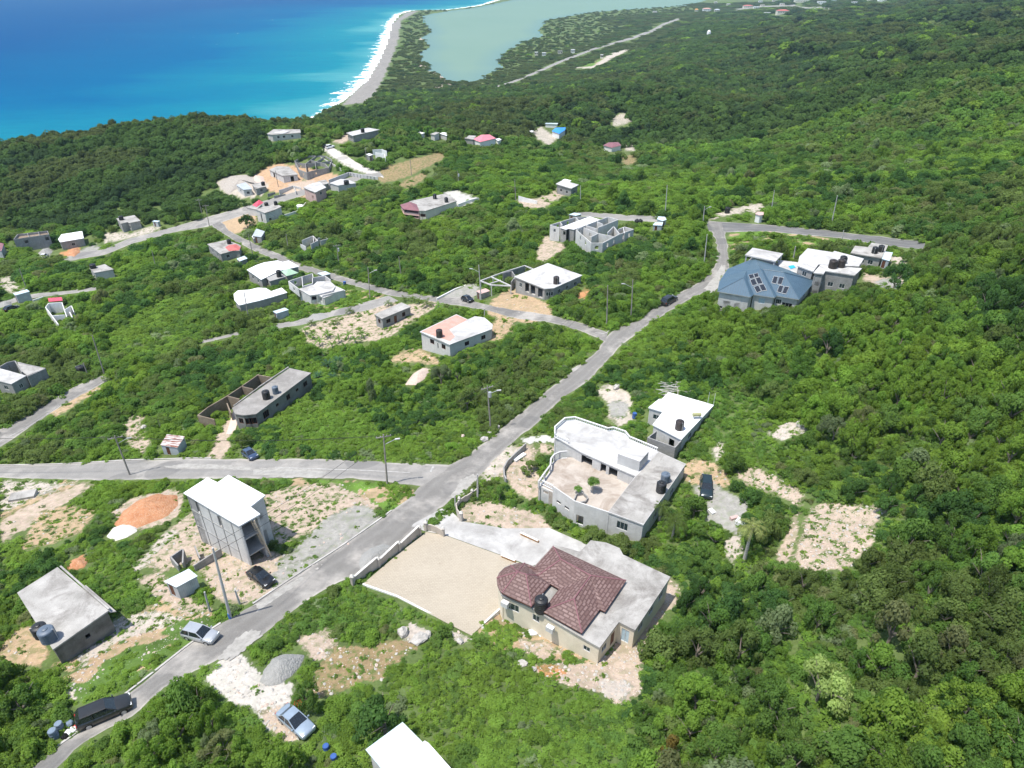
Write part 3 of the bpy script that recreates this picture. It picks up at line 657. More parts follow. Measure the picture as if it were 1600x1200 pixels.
# ------------------------------------------------------------------ mesh builder
def V2(p): return Vector((p[0], p[1]))
class MB:
    def __init__(s): s.v = []; s.f = []; s.m = []
    def face(s, pts, mi=0):
        i = len(s.v); s.v += [tuple(p) for p in pts]; s.f.append(tuple(range(i, i + len(pts)))); s.m.append(mi)
    def hull(s, bot, top, mi=0, mtop=None, cap=True):        # two rings of equal length
        n = len(bot); i = len(s.v); s.v += [tuple(p) for p in bot] + [tuple(p) for p in top]
        for k in range(n):
            j = (k + 1) % n; s.f.append((i + k, i + j, i + n + j, i + n + k)); s.m.append(mi)
        if cap:
            s.f.append(tuple(range(i + n, i + 2 * n))); s.m.append(mi if mtop is None else mtop)
            s.f.append(tuple(range(i + n - 1, i - 1, -1))); s.m.append(mi)
    def prism(s, poly, z0, z1, mi=0, mtop=None):
        s.hull([(p[0], p[1], z0) for p in poly], [(p[0], p[1], z1) for p in poly], mi, mtop)
    def obox(s, c, ux, hx, hy, z0, z1, mi=0):                # box about c, along unit 2-D axis ux
        uy = Vector((-ux.y, ux.x)); c = V2(c)
        P = [c - ux * hx - uy * hy, c + ux * hx - uy * hy, c + ux * hx + uy * hy, c - ux * hx + uy * hy]
        s.prism(P, z0, z1, mi)
    def box(s, x, y, z, sx, sy, sz, mi=0): s.obox((x, y), Vector((1, 0)), sx / 2, sy / 2, z, z + sz, mi)
    def cyl(s, x, y, z0, z1, r0, r1=None, n=12, mi=0):
        r1 = r0 if r1 is None else r1
        s.hull([(x + r0 * math.cos(2*math.pi*k/n), y + r0 * math.sin(2*math.pi*k/n), z0) for k in range(n)],
               [(x + r1 * math.cos(2*math.pi*k/n), y + r1 * math.sin(2*math.pi*k/n), z1) for k in range(n)], mi)
    def tube(s, p, q, r0, r1=None, n=6, mi=0):
        r1 = r0 if r1 is None else r1; p = Vector(p); q = Vector(q); d = (q - p).normalized()
        a = d.orthogonal().normalized(); b = d.cross(a)
        ring = lambda c, r: [c + a * r * math.cos(2*math.pi*k/n) + b * r * math.sin(2*math.pi*k/n) for k in range(n)]
        s.hull(ring(p, r0), ring(q, r1), mi)
    def lathe(s, x, y, prof, n=20, mi=0):
        i = len(s.v)
        for r, z in prof:
            for k in range(n): s.v.append((x + r * math.cos(2*math.pi*k/n), y + r * math.sin(2*math.pi*k/n), z))
        for a in range(len(prof) - 1):
            for k in range(n):
                j = (k + 1) % n; s.f.append((i + a*n + k, i + a*n + j, i + (a+1)*n + j, i + (a+1)*n + k)); s.m.append(mi)
        s.f.append(tuple(range(i + (len(prof)-1)*n, i + len(prof)*n))); s.m.append(mi)
    def build(s, name, mats, parent=None, org=(0, 0, 0), smooth=False):
        if not s.v: return None
        if not isinstance(mats, (list, tuple)): mats = [mats]
        me = bpy.data.meshes.new(name)
        me.from_pydata([(a - org[0], b - org[1], c - org[2]) for a, b, c in s.v], [], s.f)
        for m in mats: me.materials.append(m)
        me.polygons.foreach_set('material_index', s.m)
        if smooth: me.polygons.foreach_set('use_smooth', [True] * len(s.f))
        me.update()
        uvl = me.uv_layers.new(name='UV'); d = uvl.data
        for p in me.polygons:
            nr = p.normal
            if abs(nr.z) > .97: t = Vector((1, 0, 0)); b = Vector((0, 1, 0))
            else: t = Vector((-nr.y, nr.x, 0)).normalized(); b = nr.cross(t)
            for li in p.loop_indices:
                co = me.vertices[me.loops[li].vertex_index].co
                d[li].uv = (co.dot(t), co.dot(b))
        o = bpy.data.objects.new(name, me); C.objects.link(o)
        if parent: o.parent = parent
        return o
def thing(name, label, cat, loc, group=None, rotz=0):
    o = bpy.data.objects.new(name, None); C.objects.link(o); o.location = loc; o.rotation_euler = (0, 0, rotz)
    o.empty_display_size = .5
    tag(o, label, cat, group); return o
def copy_tree(o, parent=None):
    c = o.copy(); C.objects.link(c)
    if parent: c.parent = parent
    for ch in list(o.children): copy_tree(ch, c)
    return c

def area2(P): return sum(P[i][0] * P[(i+1) % len(P)][1] - P[(i+1) % len(P)][0] * P[i][1] for i in range(len(P)))
def inset(P, d):
    n = len(P); out = []
    for i in range(n):
        a, b, c = V2(P[i-1]), V2(P[i]), V2(P[(i+1) % n])
        u = (b - a).normalized(); v = (c - b).normalized()
        n1 = Vector((-u.y, u.x)); n2 = Vector((-v.y, v.x))
        k = 1 + n1.dot(n2)
        off = (n1 + n2) / max(k, .35)
        out.append(b + off * d)
    return out
def wall(mb, p0, p1, z0, z1, th, ops=(), start=0.0, mi=0, inner=None):
    """a wall from p0 to p1 (outer line, inside on its left hand), pierced by openings (centre, width, sill, head) in metres"""
    p0 = V2(p0); p1 = V2(p1); L = (p1 - p0).length; u = (p1 - p0) / L; nrm = Vector((-u.y, u.x))
    def piece(a, b, c, d):
        if b - a < .01 or d - c < .01: return
        P = [p0 + u * a, p0 + u * b, p0 + u * b + nrm * th, p0 + u * a + nrm * th]
        mb.prism(P, c, d, mi)
    x = start
    for c, wd, s, h in sorted(ops):
        a, b = c - wd / 2, c + wd / 2
        piece(x, a, z0, z1); piece(a, b, z0, s); piece(a, b, h, z1); x = b
    piece(x, L, z0, z1)

def window(parent, org, p0, u, nrm, c, wd, s, h, th, pane='glass', frm='frame', name='window', bars=1):
    """frame and pane set back in a wall opening"""
    p = V2(p0) + u * c + nrm * .05
    mb = MB(); fw = min(.07, wd * .12); hw = wd / 2
    for a, b, z0, z1 in ((-hw, -hw + fw, s, h), (hw - fw, hw, s, h), (-hw + fw, hw - fw, s, s + fw), (-hw + fw, hw - fw, h - fw, h)):
        mb.obox(p + u * (a + b) / 2, u, (b - a) / 2, .035, z0, z1)
    for k in range(bars):
        x = -hw + wd * (k + 1) / (bars + 1)
        mb.obox(p + u * x, u, fw * .3, .03, s + fw, h - fw)
    fr = mb.build(name, M[frm], parent, org)
    mb = MB(); mb.obox(p + nrm * .03, u, hw - .01, .008, s + .01, h - .01)
    mb.build('pane', M[pane], fr, (0, 0, 0) if False else org)
    return fr

FOOT = []; HULL = []
def chull(pts):
    pts = sorted(set((float(a), float(b)) for a, b in pts)); 
    def half(ps):
        o = []
        for p in ps:
            while len(o) > 1 and (o[-1][0]-o[-2][0])*(p[1]-o[-2][1]) - (o[-1][1]-o[-2][1])*(p[0]-o[-2][0]) <= 0: o.pop()
            o.append(p)
        return o
    a = half(pts); b = half(pts[::-1]); return a[:-1] + b[:-1]
def hide(pts3, low=.78):
    """remember what of a building the photo shows, so that plants are not set in front of it"""
    P = [tuple(p) for p in pts3]; top = [proj(*p)[:2] for p in P]; bot = []
    for x, y, z in P:
        g = H1(x, y); bot.append(proj(x, y, z + (g - z) * low)[:2])
    HULL.append((chull(top + bot), float(proj(*P[0])[2])))
    FOOT.append([(p[0], p[1]) for p in P])
def house(name, label, roof, base, h, wallm='block', roofm='slab', over=.35, thick=.18, ops=None, open_edges=(), cat='house',
          group=None, parapet=0, floors=(), dark_in=True, cols=(), down=1.2, wall_th=.18, zbase=None, roof_over_poly=None, capm=None, pane='glass', frm='frame', no_pane=False):
    """flat-roofed block: roof outline given in pixels at height h above the ground under pixel `base`"""
    g = G(*base); z0 = g.z if zbase is None else zbase; zr = z0 + h
    P = [UP(px, py, zr) for px, py in roof]
    P = [V2(p) for p in P]
    flip = area2(P) < 0
    if flip: P = P[::-1]
    nE = len(P)
    def edge(i):                                    # edge numbering follows the list as given
        return (nE - 2 - i) % nE if flip else i
    c = sum(P, Vector((0, 0))) / nE
    org = (c.x, c.y, z0)
    root = thing(name, label, cat, org, group)
    Q = inset(P, over)
    zlow = min(float(H(np.array([p.x for p in Q]), np.array([p.y for p in Q])).min()), z0) - down
    mb = MB(); mb.prism(P, zr - thick, zr)
    mb.build('roof', M[roofm], root, org)
    wm = MB(); emap = {edge(i): i for i in range(nE)}
    opsd = ops or {}
    for k in range(nE):
        i = emap[k]
        a, b = Q[k], Q[(k + 1) % nE]; L = (b - a).length
        if L < .3: continue
        u = (b - a) / L; nr = Vector((-u.y, u.x))
        if i in open_edges: continue
        o = []
        for spec in opsd.get(i, ()):
            t, wd, s, hd = spec[:4]; kind = spec[4] if len(spec) > 4 else 'window'
            cc = (1 - t if flip else t) * L
            wd = min(wd, L * .95)
            if cc - wd / 2 < .05: cc = wd / 2 + .06
            if cc + wd / 2 > L - .05: cc = L - wd / 2 - .06
            o.append((cc, wd, z0 + s, z0 + hd))
            if kind == 'window' and not no_pane: window(root, org, a, u, nr, cc, wd, z0 + s, z0 + hd, wall_th, pane, frm, bars=1 if wd < 1.6 else 2)
            elif kind == 'blue': window(root, org, a, u, nr, cc, wd, z0 + s, z0 + hd, wall_th, 'bluepane', frm, bars=1)
            elif kind == 'louvre': window(root, org, a, u, nr, cc, wd, z0 + s, z0 + hd, wall_th, 'dark', frm, bars=3)
            elif kind == 'door':
                d = MB(); d.obox(a + u * cc + nr * .06, u, wd / 2 - .02, .025, z0 + s, z0 + hd - .02); d.build('door', M[frm if frm != 'frame' else 'brownframe'], root, org)
        prev_open = emap[(k - 1) % nE] in open_edges
        pu = (a - Q[k - 1]).normalized(); cr_ = max(0.0, min(1.0, pu.x * u.y - pu.y * u.x))
        wall(wm, a, b, zlow, zr - thick - .003 - .002 * (k % 2), wall_th, o, 0 if prev_open else wall_th * cr_)
    wm.build('wall', M[wallm], root, org)
    fl = MB()
    QQ = inset(Q, wall_th + .02)
    for f in floors: fl.prism(inset(Q, .03) , z0 + f - .09, z0 + f + .09)
    fl.build('floor_slab', M['concrete'], root, org)
    gm = MB(); gm.prism(QQ, zlow, z0 + .05); gm.build('ground_floor', M['concrete'], root, org)
    if parapet:
        pm = MB(); 
        for k in range(nE):
            a, b = P[k], P[(k+1) % nE]; wall(pm, a, b, zr + .002, zr + parapet + .003 * (k % 2), .14, (), .14)
        pm.build('parapet', M[wallm], root, org)
    for i in cols:
        p = Q[(nE - 1 - i) % nE if flip else i]
        cm = MB(); cc = (sum(Q, Vector((0, 0))) / nE - p).normalized() * .16
        cm.obox(p + cc, Vector((1, 0)), .13, .13, zlow, zr - thick - .002); cm.build('column', M[wallm], root, org)
    hide([(p.x, p.y, zr) for p in P])
    return root, zr, P, Q, org

def tank_proto(kind, r, h, mat):
    root = thing('water_tank', '', 'water tank', (0, 0, -999))
    mb = MB(); pr = [(r * .98, 0)]
    nb = 5
    for k in range(nb):
        z = h * .82 * k / nb
        pr += [(r, z + .02), (r, z + h * .82 / nb * .8), (r * .955, z + h * .82 / nb * .88), (r * .955, z + h * .82 / nb * .97)]
    pr += [(r, h * .84), (r * .9, h * .90), (r * .55, h * .95), (r * .3, h * .96)]
    mb.lathe(0, 0, pr, 22); mb.build('body', mat, root, smooth=False)
    mb = MB(); mb.lathe(0, 0, [(r * .34, h * .955), (r * .36, h * .96), (r * .36, h * 1.0), (r * .2, h * 1.03)], 16); mb.build('lid', mat, root)
    mb = MB(); mb.tube((r + .05, .1, 0), (r + .05, .1, h * .9), .03); mb.tube((r + .05, .1, h * .9), (r * .7, .07, h * .9), .03); mb.build('pipe', M['steel'], root)
    return root
TANKS = {}
def tank(px, py, z, label, r=.62, h=1.6, mat='tank', group=None, name='water_tank'):
    """px, py: middle of the tank's foot in the photo, z: level it stands on (None = ground)"""
    p = UP(px, py, z) if z is not None else G(px, py)
    key = (r, h, mat)
    if key not in TANKS: TANKS[key] = o = tank_proto(mat, r, h, M[mat])
    else: o = copy_tree(TANKS[key])
    o.location = (p.x, p.y, p.z); o.rotation_euler = (0, 0, (px * 7) % 6)
    tag(o, label, 'water tank', group)
    return o

def walls_at(name, label, lines, base, h, mat, th=.18, cat='wall', ops=None, group=None, down=1.0, root=None, z0=None, part='wall', zfix=None):
    """freestanding walls: pixel polylines along the wall tops"""
    g = G(*base); z0 = g.z if z0 is None else z0; zt = z0 + h
    first = UP(*lines[0][0], zt); org = (first.x, first.y, z0)
    own = root is None
    if own: root = thing(name, label, cat, org, group)
    else: org = tuple(root.location)
    mb = MB(); k = 0
    for li, line in enumerate(lines):
        W = [UP(px, py, zt) for px, py in line]
        for a, b in zip(W[:-1], W[1:]):
            zl = min(H1(a.x, a.y), H1(b.x, b.y)) - down; k += 1
            o = []
            L = (V2(b) - V2(a)).length
            for t, wd, s, hd in (ops or {}).get(k - 1, ()): o.append((t * L, min(wd, L * .8), z0 + s, z0 + hd))
            if zfix is not None: zl = zfix
            wall(mb, a, b, zl, zt - .004 * (k % 3), th, o, 0 if a == W[0] else .02)
    mb.build(part, M[mat], root, org)
    for line in lines:
        for a, b in zip(line[:-1], line[1:]):
            A, B = UP(*a, zt), UP(*b, zt)
            if (A - B).length > .3: hide([A, B, A.lerp(B, .5) + Vector((0, .3, 0))], .6)
    return root, zt, org
# ------------------------------------------------------------------ houses near the camera
W_ = lambda t, w=1.2, s=1.0, h=2.1, k='window': (t, w, s, h, k)
def zpx(c, s, ox, oy): return [(ox + x * s, oy + y * s) for x, y in c]

# slab-roofed house by the lower bend
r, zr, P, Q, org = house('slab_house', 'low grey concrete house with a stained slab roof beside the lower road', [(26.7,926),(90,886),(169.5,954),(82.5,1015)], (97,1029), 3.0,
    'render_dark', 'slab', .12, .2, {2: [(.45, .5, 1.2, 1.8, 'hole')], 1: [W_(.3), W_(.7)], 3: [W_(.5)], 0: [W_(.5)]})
mb = MB(); pts = [UP(x, y, zr - .45) for x, y in [(128.5,918),(134,914),(181.5,955),(171.5,956.5)]]
mb.prism(pts if area2(pts) > 0 else pts[::-1], zr - .58, zr - .45); mb.build('eave_slab', M['slab'], r, org)
mb = MB(); pts = [UP(x, y, zr) for x, y in [(96,884.5),(172,951.5)]]; wall(mb, pts[1], pts[0], zr + .004, zr + .14, .2); mb.build('kerb', M['slab'], r, org)
tank(78, 999, zr, 'slate grey ribbed water tank on the stained slab roof by the lower road', .82, 1.75, 'tank_grey')
tank(66.5, 992, zr, 'black water tank tucked behind the slate grey tank on the stained slab roof', .75, 1.6)

# three-storey block house
r, zr, P, Q, org = house('block_house', 'tall three-storey unfinished block house with bright white roof by the junction',
    [(286.5,770),(324,746),(340,753.5),(357,742),(414.5,773.5),(391.5,791.5),(406.5,803),(373.5,822)], (326,857), 8.6, 'block_light', 'bright_roof', .22, .2,
    {3: [(.35, 1.0, 6.8, 8.0, 'hole'), (.35, 1.0, 3.8, 5.0, 'hole'), (.75, .9, 1.0, 2.2, 'hole')], 4: [(.5, 1.0, 6.2, 8.2, 'hole'), (.5, 1.0, 3.2, 5.2, 'hole')],
     5: [(.5, .9, 6.6, 7.8, 'hole')], 7: [(.9, 2.0, 6.0, 8.3, 'hole'), (.93, 1.6, 3.1, 5.4, 'hole'), (.93, 1.6, .1, 2.4, 'hole'), (.42, .5, 5.6, 7.7, 'hole')]},
    open_edges=(6,), floors=(2.9, 5.75), cols=(6, 7), no_pane=True)
mb = MB()
a, b = UP(286.5, 770, zr), UP(373.5, 822, zr)
u = (V2(b) - V2(a)).normalized(); nr = Vector((u.y, -u.x)) if Vector((u.y, -u.x)).y < 0 else Vector((-u.y, u.x))
L = (V2(b) - V2(a)).length
for z in (zr - 2.95, zr - 5.8): mb.obox(V2(a) + u * L * .42 - nr * .2, u, L * .40, .05, z, z + .09)
for t in (.02, .2, .4, .6, .8): mb.obox(V2(a) + u * (L * t + .2) - nr * .205, u, .05, .045, zr - 8.4, zr - .4)
mb.build('ring_beam', M['render'], r, org)
# timber ladder leaning on the open front
foot = G(421, 868); top = UP(394, 812, zr - .3)
ld = thing('ladder', 'rough timber ladder leaning against the open front of the tall block house', 'ladder', foot)
d = top - foot; side = Vector((d.y, -d.x, 0)).normalized() * .42
mb = MB()
for s_ in (-1, 1): mb.tube(foot + side * s_, top + side * s_, .09)
mb.build('rail', M['wood'], ld, foot)
for k in range(1, 17):
    mb = MB(); q = foot + d * (k / 17.5); mb.tube(q - side * 1.05, q + side * 1.05, .075, n=5); mb.build('rung', M['wood'], ld, foot)

# little zinc shed by the road
def shed(label, roof, base, h=2.2, roofm='zinc', wallm='zinc_grey', tilt=.25, name='shed', door=True, over=.12, group=None, cat='shed'):
    g = G(*base); z0 = g.z; zr = z0 + h
    P = [UP(px, py, zr) for px, py in roof]
    if area2(P) < 0: P = P[::-1]
    c = sum(P, Vector((0, 0, 0))) / len(P); org = (c.x, c.y, z0)
    root = thing(name, label, cat, org, group)
    mb = MB(); mb.hull([(p.x, p.y, zr - .05 + tilt * (p.y - c.y) * .15) for p in P], [(p.x, p.y, zr + tilt * (p.y - c.y) * .15) for p in P]); mb.build('roof', M[roofm], root, org)
    Q = inset([V2(p) for p in P], over); wm = MB(); zl = min(H1(q.x, q.y) for q in Q) - .5
    front = min(range(len(Q)), key=lambda i: Q[i].y + Q[(i+1) % len(Q)].y)
    for i in range(len(Q)):
        a, b = Q[i], Q[(i+1) % len(Q)]; L = (b - a).length
        if L < .2: continue
        o = []
        if i == front and door and L > 1.2:
            o = [(L * .35, .75, z0 + .05, z0 + h * .82)]; u = (b - a) / L; nr = Vector((-u.y, u.x))
            dm = MB(); dm.obox(a + u * L * .35 + nr * .05, u, .36, .02, z0 + .06, z0 + h * .8); dm.build('door', M['brownframe'], root, org)
        wall(wm, a, b, zl, zr - .1 - .12 * (i % 2), .06, o, .06)
    wm.build('wall', M[wallm], root, org)
    hide(P, .85)
    return root
shed('small zinc shed with bluish tin roof between tall block house and road', [(256,908),(295,889),(309,900),(275,917.5)], (283,936), 2.3, 'zinc', 'zinc_grey')

# low block enclosure beside the tall house
walls_at('block_enclosure', 'low grey block walls beside the tall unfinished house', [[(303,853),(311,872)], [(266,871),(285,858),(284,880)], [(266,871),(277,884)], [(303,884),(345,857)]], (300,885), 1.3, 'block')

# house with the tiled roof
zp = lambda pts: zpx(pts, .1875, 760, 830)
slab = zp([(125,530),(375,638),(740,855),(945,970),(1105,755),(1240,825),(1535,380),(1140,195),(1110,140),(1000,95),(870,75),(780,170),(560,110),(400,290),(320,262),(230,266),(150,300),(105,345),(85,395),(92,450)])
r, zr, P, Q, org = house('tiled_house', 'large cream house with maroon tiled hip roof and grey slab behind the paved yard', slab, (937,1033), 3.1, 'cream', 'slab', .15, .22,
    {1: [W_(.1, 1.0, 1.0, 2.1)], 2: [W_(.5, .9, 1.1, 1.9)], 0: [W_(.35, 1.7, 1.0, 2.2)], 3: [W_(.3, 1.1, 1.0, 2.0), W_(.75, .9, .1, 2.1, 'door')], 5: [W_(.2), W_(.5), W_(.8)], 4: [W_(.5, 1.0, .1, 2.2, 'blue')], 7: [W_(.3), W_(.6)]})
E_ = .52
def tp(x, y, hh): return UP(760 + x * .1875, 830 + y * .1875, zr + hh)
def on_plane(A, B, inside, pitch, px, py):
    """point seen at a pixel, on the roof plane that rises from eave A-B at the given pitch"""
    u = (B - A).normalized(); n2 = Vector((-u.y, u.x, 0))
    if (inside - A).dot(n2) < 0: n2 = -n2
    nrm = (Vector((0, 0, 1)) - n2 * math.tan(pitch)).normalized(); o = Vector((0, 0, CAMZ)); d = Vector(ray(px, py))
    return o + d * ((A - o).dot(nrm) / d.dot(nrm))
def ht(e0, e1, ins, x, y, pitch=R(21)):
    p = on_plane(tp(*e0, E_), tp(*e1, E_), tp(*ins, E_), pitch, 760 + x * .1875, 830 + y * .1875); return (x, y, p.z - zr)
Wv = ht((555,125),(1165,410),(700,400), 620, 235); Kv = ht((555,125),(1165,410),(700,400), 870, 370)
Lv = ht((465,665),(795,850),(700,500), 730, 565); Vv = ht((535,440),(605,480),(620,300), 430, 370)
Vv = (430, 370, min(Vv[2], 1.4)); Av = ht((130,515),(375,630),(300,400), 260, 340); Rv = ht((130,515),(375,630),(300,400), 330, 360)
faces = [
 [(555,125,E_),Wv,Kv,(1165,410,E_)],
 [(400,295,E_),Vv,Wv],[(555,125,E_),(400,295,E_),Wv],
 [(320,265,E_),Av,Rv],[(320,265,E_),Rv,Vv],[(320,265,E_),Vv,(400,295,E_)],
 [Av,(130,515,E_),(375,630,E_),Rv],
 [Rv,(375,630,E_),(535,440,E_)],[Rv,(535,440,E_),Vv],
 [Vv,(535,440,E_),Wv],[(535,440,E_),(605,480,E_),Kv],[(535,440,E_),Kv,Wv],
 [Kv,(605,480,E_),Lv],[(605,480,E_),(465,665,E_),Lv],
 [Lv,(465,665,E_),(795,850,E_)],
 [Kv,Lv,(945,650,E_)],[Lv,(795,850,E_),(945,650,E_)],
 [Kv,(945,650,E_),(990,670,E_)],[Kv,(990,670,E_),(1165,410,E_)]]
fan = [(320,265),(270,263),(200,283),(150,305),(108,345),(86,390),(90,440),(108,488),(130,515)]
for a, b in zip(fan[:-1], fan[1:]): faces.append([Av,(a[0],a[1],E_),(b[0],b[1],E_)])
mb = MB()
for f in faces:
    pts = [tp(*q) for q in f]; nrm = (pts[1] - pts[0]).cross(pts[2] - pts[0])
    if nrm.z < 0: pts = pts[::-1]
    if len(pts) > 3:
        c0 = pts[0]
    mb.face(pts)
tr = mb.build('tiled_roof', M['tile'], r, org)
mb = MB(); ev = [(320,265),(270,263),(200,283),(150,305),(108,345),(86,390),(90,440),(108,488),(130,515),(375,630),(535,440),(605,480),(465,665),(795,850),(945,650),(990,670),(1165,410),(555,125),(400,295)]
pts = [tp(x, y, E_) for x, y in ev]; pts = pts if area2(pts) > 0 else pts[::-1]
for a, b in zip(pts, pts[1:] + pts[:1]): mb.face([a, b, (b.x, b.y, zr + E_ - .16), (a.x, a.y, zr + E_ - .16)])
qi = inset([V2(p) for p in pts], .42)
for a, b in zip(qi, qi[1:] + qi[:1]): mb.face([(a.x, a.y, zr + .003), (b.x, b.y, zr + .003), (b.x, b.y, zr + E_ + .1), (a.x, a.y, zr + E_ + .1)])  # recessed ring coloured dark to stand for the shadow under the eave
mb.build('fascia_and_eave_shade', M['brownframe'], tr, org)
mb = MB()
for a, b in (((555,125,E_),Wv),(Wv,Kv),(Kv,Lv),(Lv,(795,850,E_)),(Lv,(465,665,E_)),(Kv,(1165,410,E_)),(Av,Rv),(Rv,Vv),(Vv,Wv),(Rv,(375,630,E_)),(Av,(130,515,E_)),(Av,(86,390,E_)),(Av,(200,283,E_)),(Av,(320,265,E_))):
    mb.tube(tp(*a) + Vector((0,0,.03)), tp(*b) + Vector((0,0,.03)), .07, n=6)
mb.build('ridge_cap', M['maroon'], tr, org)
for (x, y) in ((170, 590), (545, 795)):
    p = UP(760 + x * .1875, 830 + y * .1875, zr - .9); u = (V2(UP(*slab[3], zr)) - V2(UP(*slab[0], zr))).normalized(); nn = Vector((u.y, -u.x))
    mb = MB(); mb.obox(V2(p) + nn * .35, u, .45, .28, zr - 1.25, zr - .55); mb.build('air_conditioner', M['frame'], r, org)
tank(760 + 455 * .1875, 830 + 655 * .1875, zr, 'black dome-topped water tank in the notch of the maroon tiled roof', .78, 2.0)

# terrace house with balustrades
zp2 = lambda pts: zpx(pts, .1625, 830, 640)
roofpx = [(865.8,671),(882,657),(898,655.5),(949.5,673),(958,671.7),(977,678),(983.6,686.3),(1028,705),(1072,725),(1005.5,820),(950,800),(992.5,744),(908,706.6),(867.4,683)]
r, zr, P, Q, org = house('terrace_house', 'wide grey house with white balustraded roof and walled courtyard terrace', roofpx, (1003,838), 3.6, 'render_light', 'white_roof', .1, .2,
    {9: [W_(.58, 1.7, 1.2, 2.6)], 8: [W_(.3), W_(.7), W_(.5, .9, .2, 2.2, 'door')], 11: [(.40, 1.5, 1.3, 3.1, 'hole'), (.58, 1.0, 1.3, 3.1, 'hole'), (.85, 1.2, 1.3, 3.0, 'hole'), (.97, 1.6, 1.3, 3.1, 'hole')], 10: [(.5, 1.2, 1.3, 3.0, 'hole')], 2: [W_(.3), W_(.7)], 6: [W_(.5)], 13: [W_(.5, .6)]}, down=2.5)
# weathered slab over the east wing, laid on the roof
mb = MB(); pts = [UP(x, y, zr + .012) for x, y in [(1029,706),(1071,725.3),(1005.3,818.5),(951,799),(993,745),(1003,735)]]
mb.face(pts if area2(pts) > 0 else pts[::-1]); mb.build('bare_slab', M['slab'], r, org)
def balustrade(parent, org, pts_px, z, hgt=.75, mat='white', step=.32):
    rail = MB(); W = [UP(x, y, z) for x, y in pts_px]; k = 0
    for a, b in zip(W[:-1], W[1:]):
        A, B = V2(a), V2(b); L = (B - A).length; u = (B - A) / L; k += 1
        rail.obox((A + B) / 2, u, L / 2, .09, z + hgt - .14 + .002 * k, z + hgt + .002 * k); rail.obox((A + B) / 2, u, L / 2, .07, z + .003, z + .12)
        n = max(2, int(L / step))
        for i in range(n):
            p = A + u * (L * (i + .5) / n); rail.cyl(p.x, p.y, z + .12, z + hgt - .14, .055, .075, 6)
    return rail.build('balustrade', M[mat], parent, org)
balustrade(r, org, [(866.8,683),(866.6,672),(882.3,658.2),(898,656.6),(949.5,674),(958,672.8),(976.5,679),(983,687.3),(1027,705.6)], zr)
balustrade(r, org, [(868,684),(888,693)], zr)
# stair head on the roof
c4 = [(965.5,707.5),(968,704.5),(1013.5,705.5),(1001,722)]
q = [UP(x, y, zr + 1.9) for x, y in zp2([(835,425),(875,365),(1130,405),(1045,500)])]
mb = MB(); mb.prism(q if area2(q) > 0 else q[::-1], zr + .004, zr + 1.9); mb.build('stair_head', M['white_roof'], r, org)
# courtyard floor and its parapets
zf = zr - 2.1
cy = [(842,749),(864,760),(897,783),(950,800),(992.5,744),(908,706.6),(885,705),(868,711),(861,722),(855,733)]
mb = MB(); pts = [UP(x, y, zr - .9) for x, y in cy]; pts = pts if area2(pts) > 0 else pts[::-1]
mb.prism(inset([V2(p) for p in pts], -.05), zf - 4.0, zf); mb.build('courtyard_floor', surf('courtyard_screed', (.36,.315,.27), (.47,.42,.37), .5, (.23,.18,.14), .75), r, org)
mb = MB()
def wl(pts, z1, z0=None, th=.18, ops=()):
    Wp = [UP(x, y, z1) for x, y in pts]
    for k, (a, b) in enumerate(zip(Wp[:-1], Wp[1:])): wall(mb, a, b, (zf - 3.5) if z0 is None else z0, z1 - .003 * (k % 2), th, ops, .0)
fw = [UP(897.4, 783, zr - .05), UP(951.6, 800.7, zr - .05)]
wall(mb, fw[0], fw[1], zf - 4, zr - .05, .18, [(1.0, 1.1, zf - 2.0, zf - .3)])
fw2 = [UP(864, 760, zr - .35), UP(897.4, 783, zr - .35)]; L2 = (fw2[1] - fw2[0]).length
wall(mb, fw2[0], fw2[1], zf - 4, zr - .35, .18, [(L2 * .3, .9, zf - .75, zf - .25), (L2 * .68, .9, zf - .75, zf - .25)])
fw3 = [UP(843, 751, zr - .9), UP(864, 760, zr - .9)]; L3 = (fw3[1] - fw3[0]).length
wall(mb, fw3[0], fw3[1], zf - 4, zf + .1, .18, [(L3 * .5, .9, zf - .75, zf - .25)])
mb.build('front_wall', M['render_light'], r, org)
balustrade(r, org, [(843,755),(864,765)], zf + .12, .85)
hide([UP(x, y, zr - .9) for x, y in cy], .8)
arc = [(842,751),(851,738),(860,726),(861,716),(866,709.5),(875,705.5),(886,704.5)]
mb = MB(); Wp = [UP(x, y, zr - .75) for x, y in arc]
for k, (a, b) in enumerate(zip(Wp[:-1], Wp[1:])):
    wall(mb, b, a, zf - 4, zf + .05, .2)
    A, B = V2(a), V2(b); u = (B - A).normalized(); mb.obox((A + B) / 2, u, (B - A).length / 2 + .05, .12, zr - .95 + .002 * k, zr - .75 + .002 * k)
    mb.obox(A, u, .12, .12, zf + .05, zr - .951)
mb.build('terrace_rail', M['render_light'], r, org)
mb = MB(); pl = [UP(x, y, zf + .5) for x, y in zp2([(415,870),(440,810),(500,800),(540,840),(520,875),(440,890)])]
for k, (a, b) in enumerate(zip(pl, pl[1:] + pl[:1])): wall(mb, a, b, zf + .004, zf + .5 + .002 * k, .15)
mb.build('planter_wall', M['block'], r, org)
TERR = (zr, zf)
tank(830 + 1245 * .1625, 640 + 785 * .1625, zr + .01, 'black water tank nearer the edge of the grey terrace house roof', .72, 1.75)
tank(830 + 1285 * .1625, 640 + 690 * .1625, zr + .01, 'slate water tank behind the black one on the grey terrace house roof', .66, 1.6, 'tank_grey')

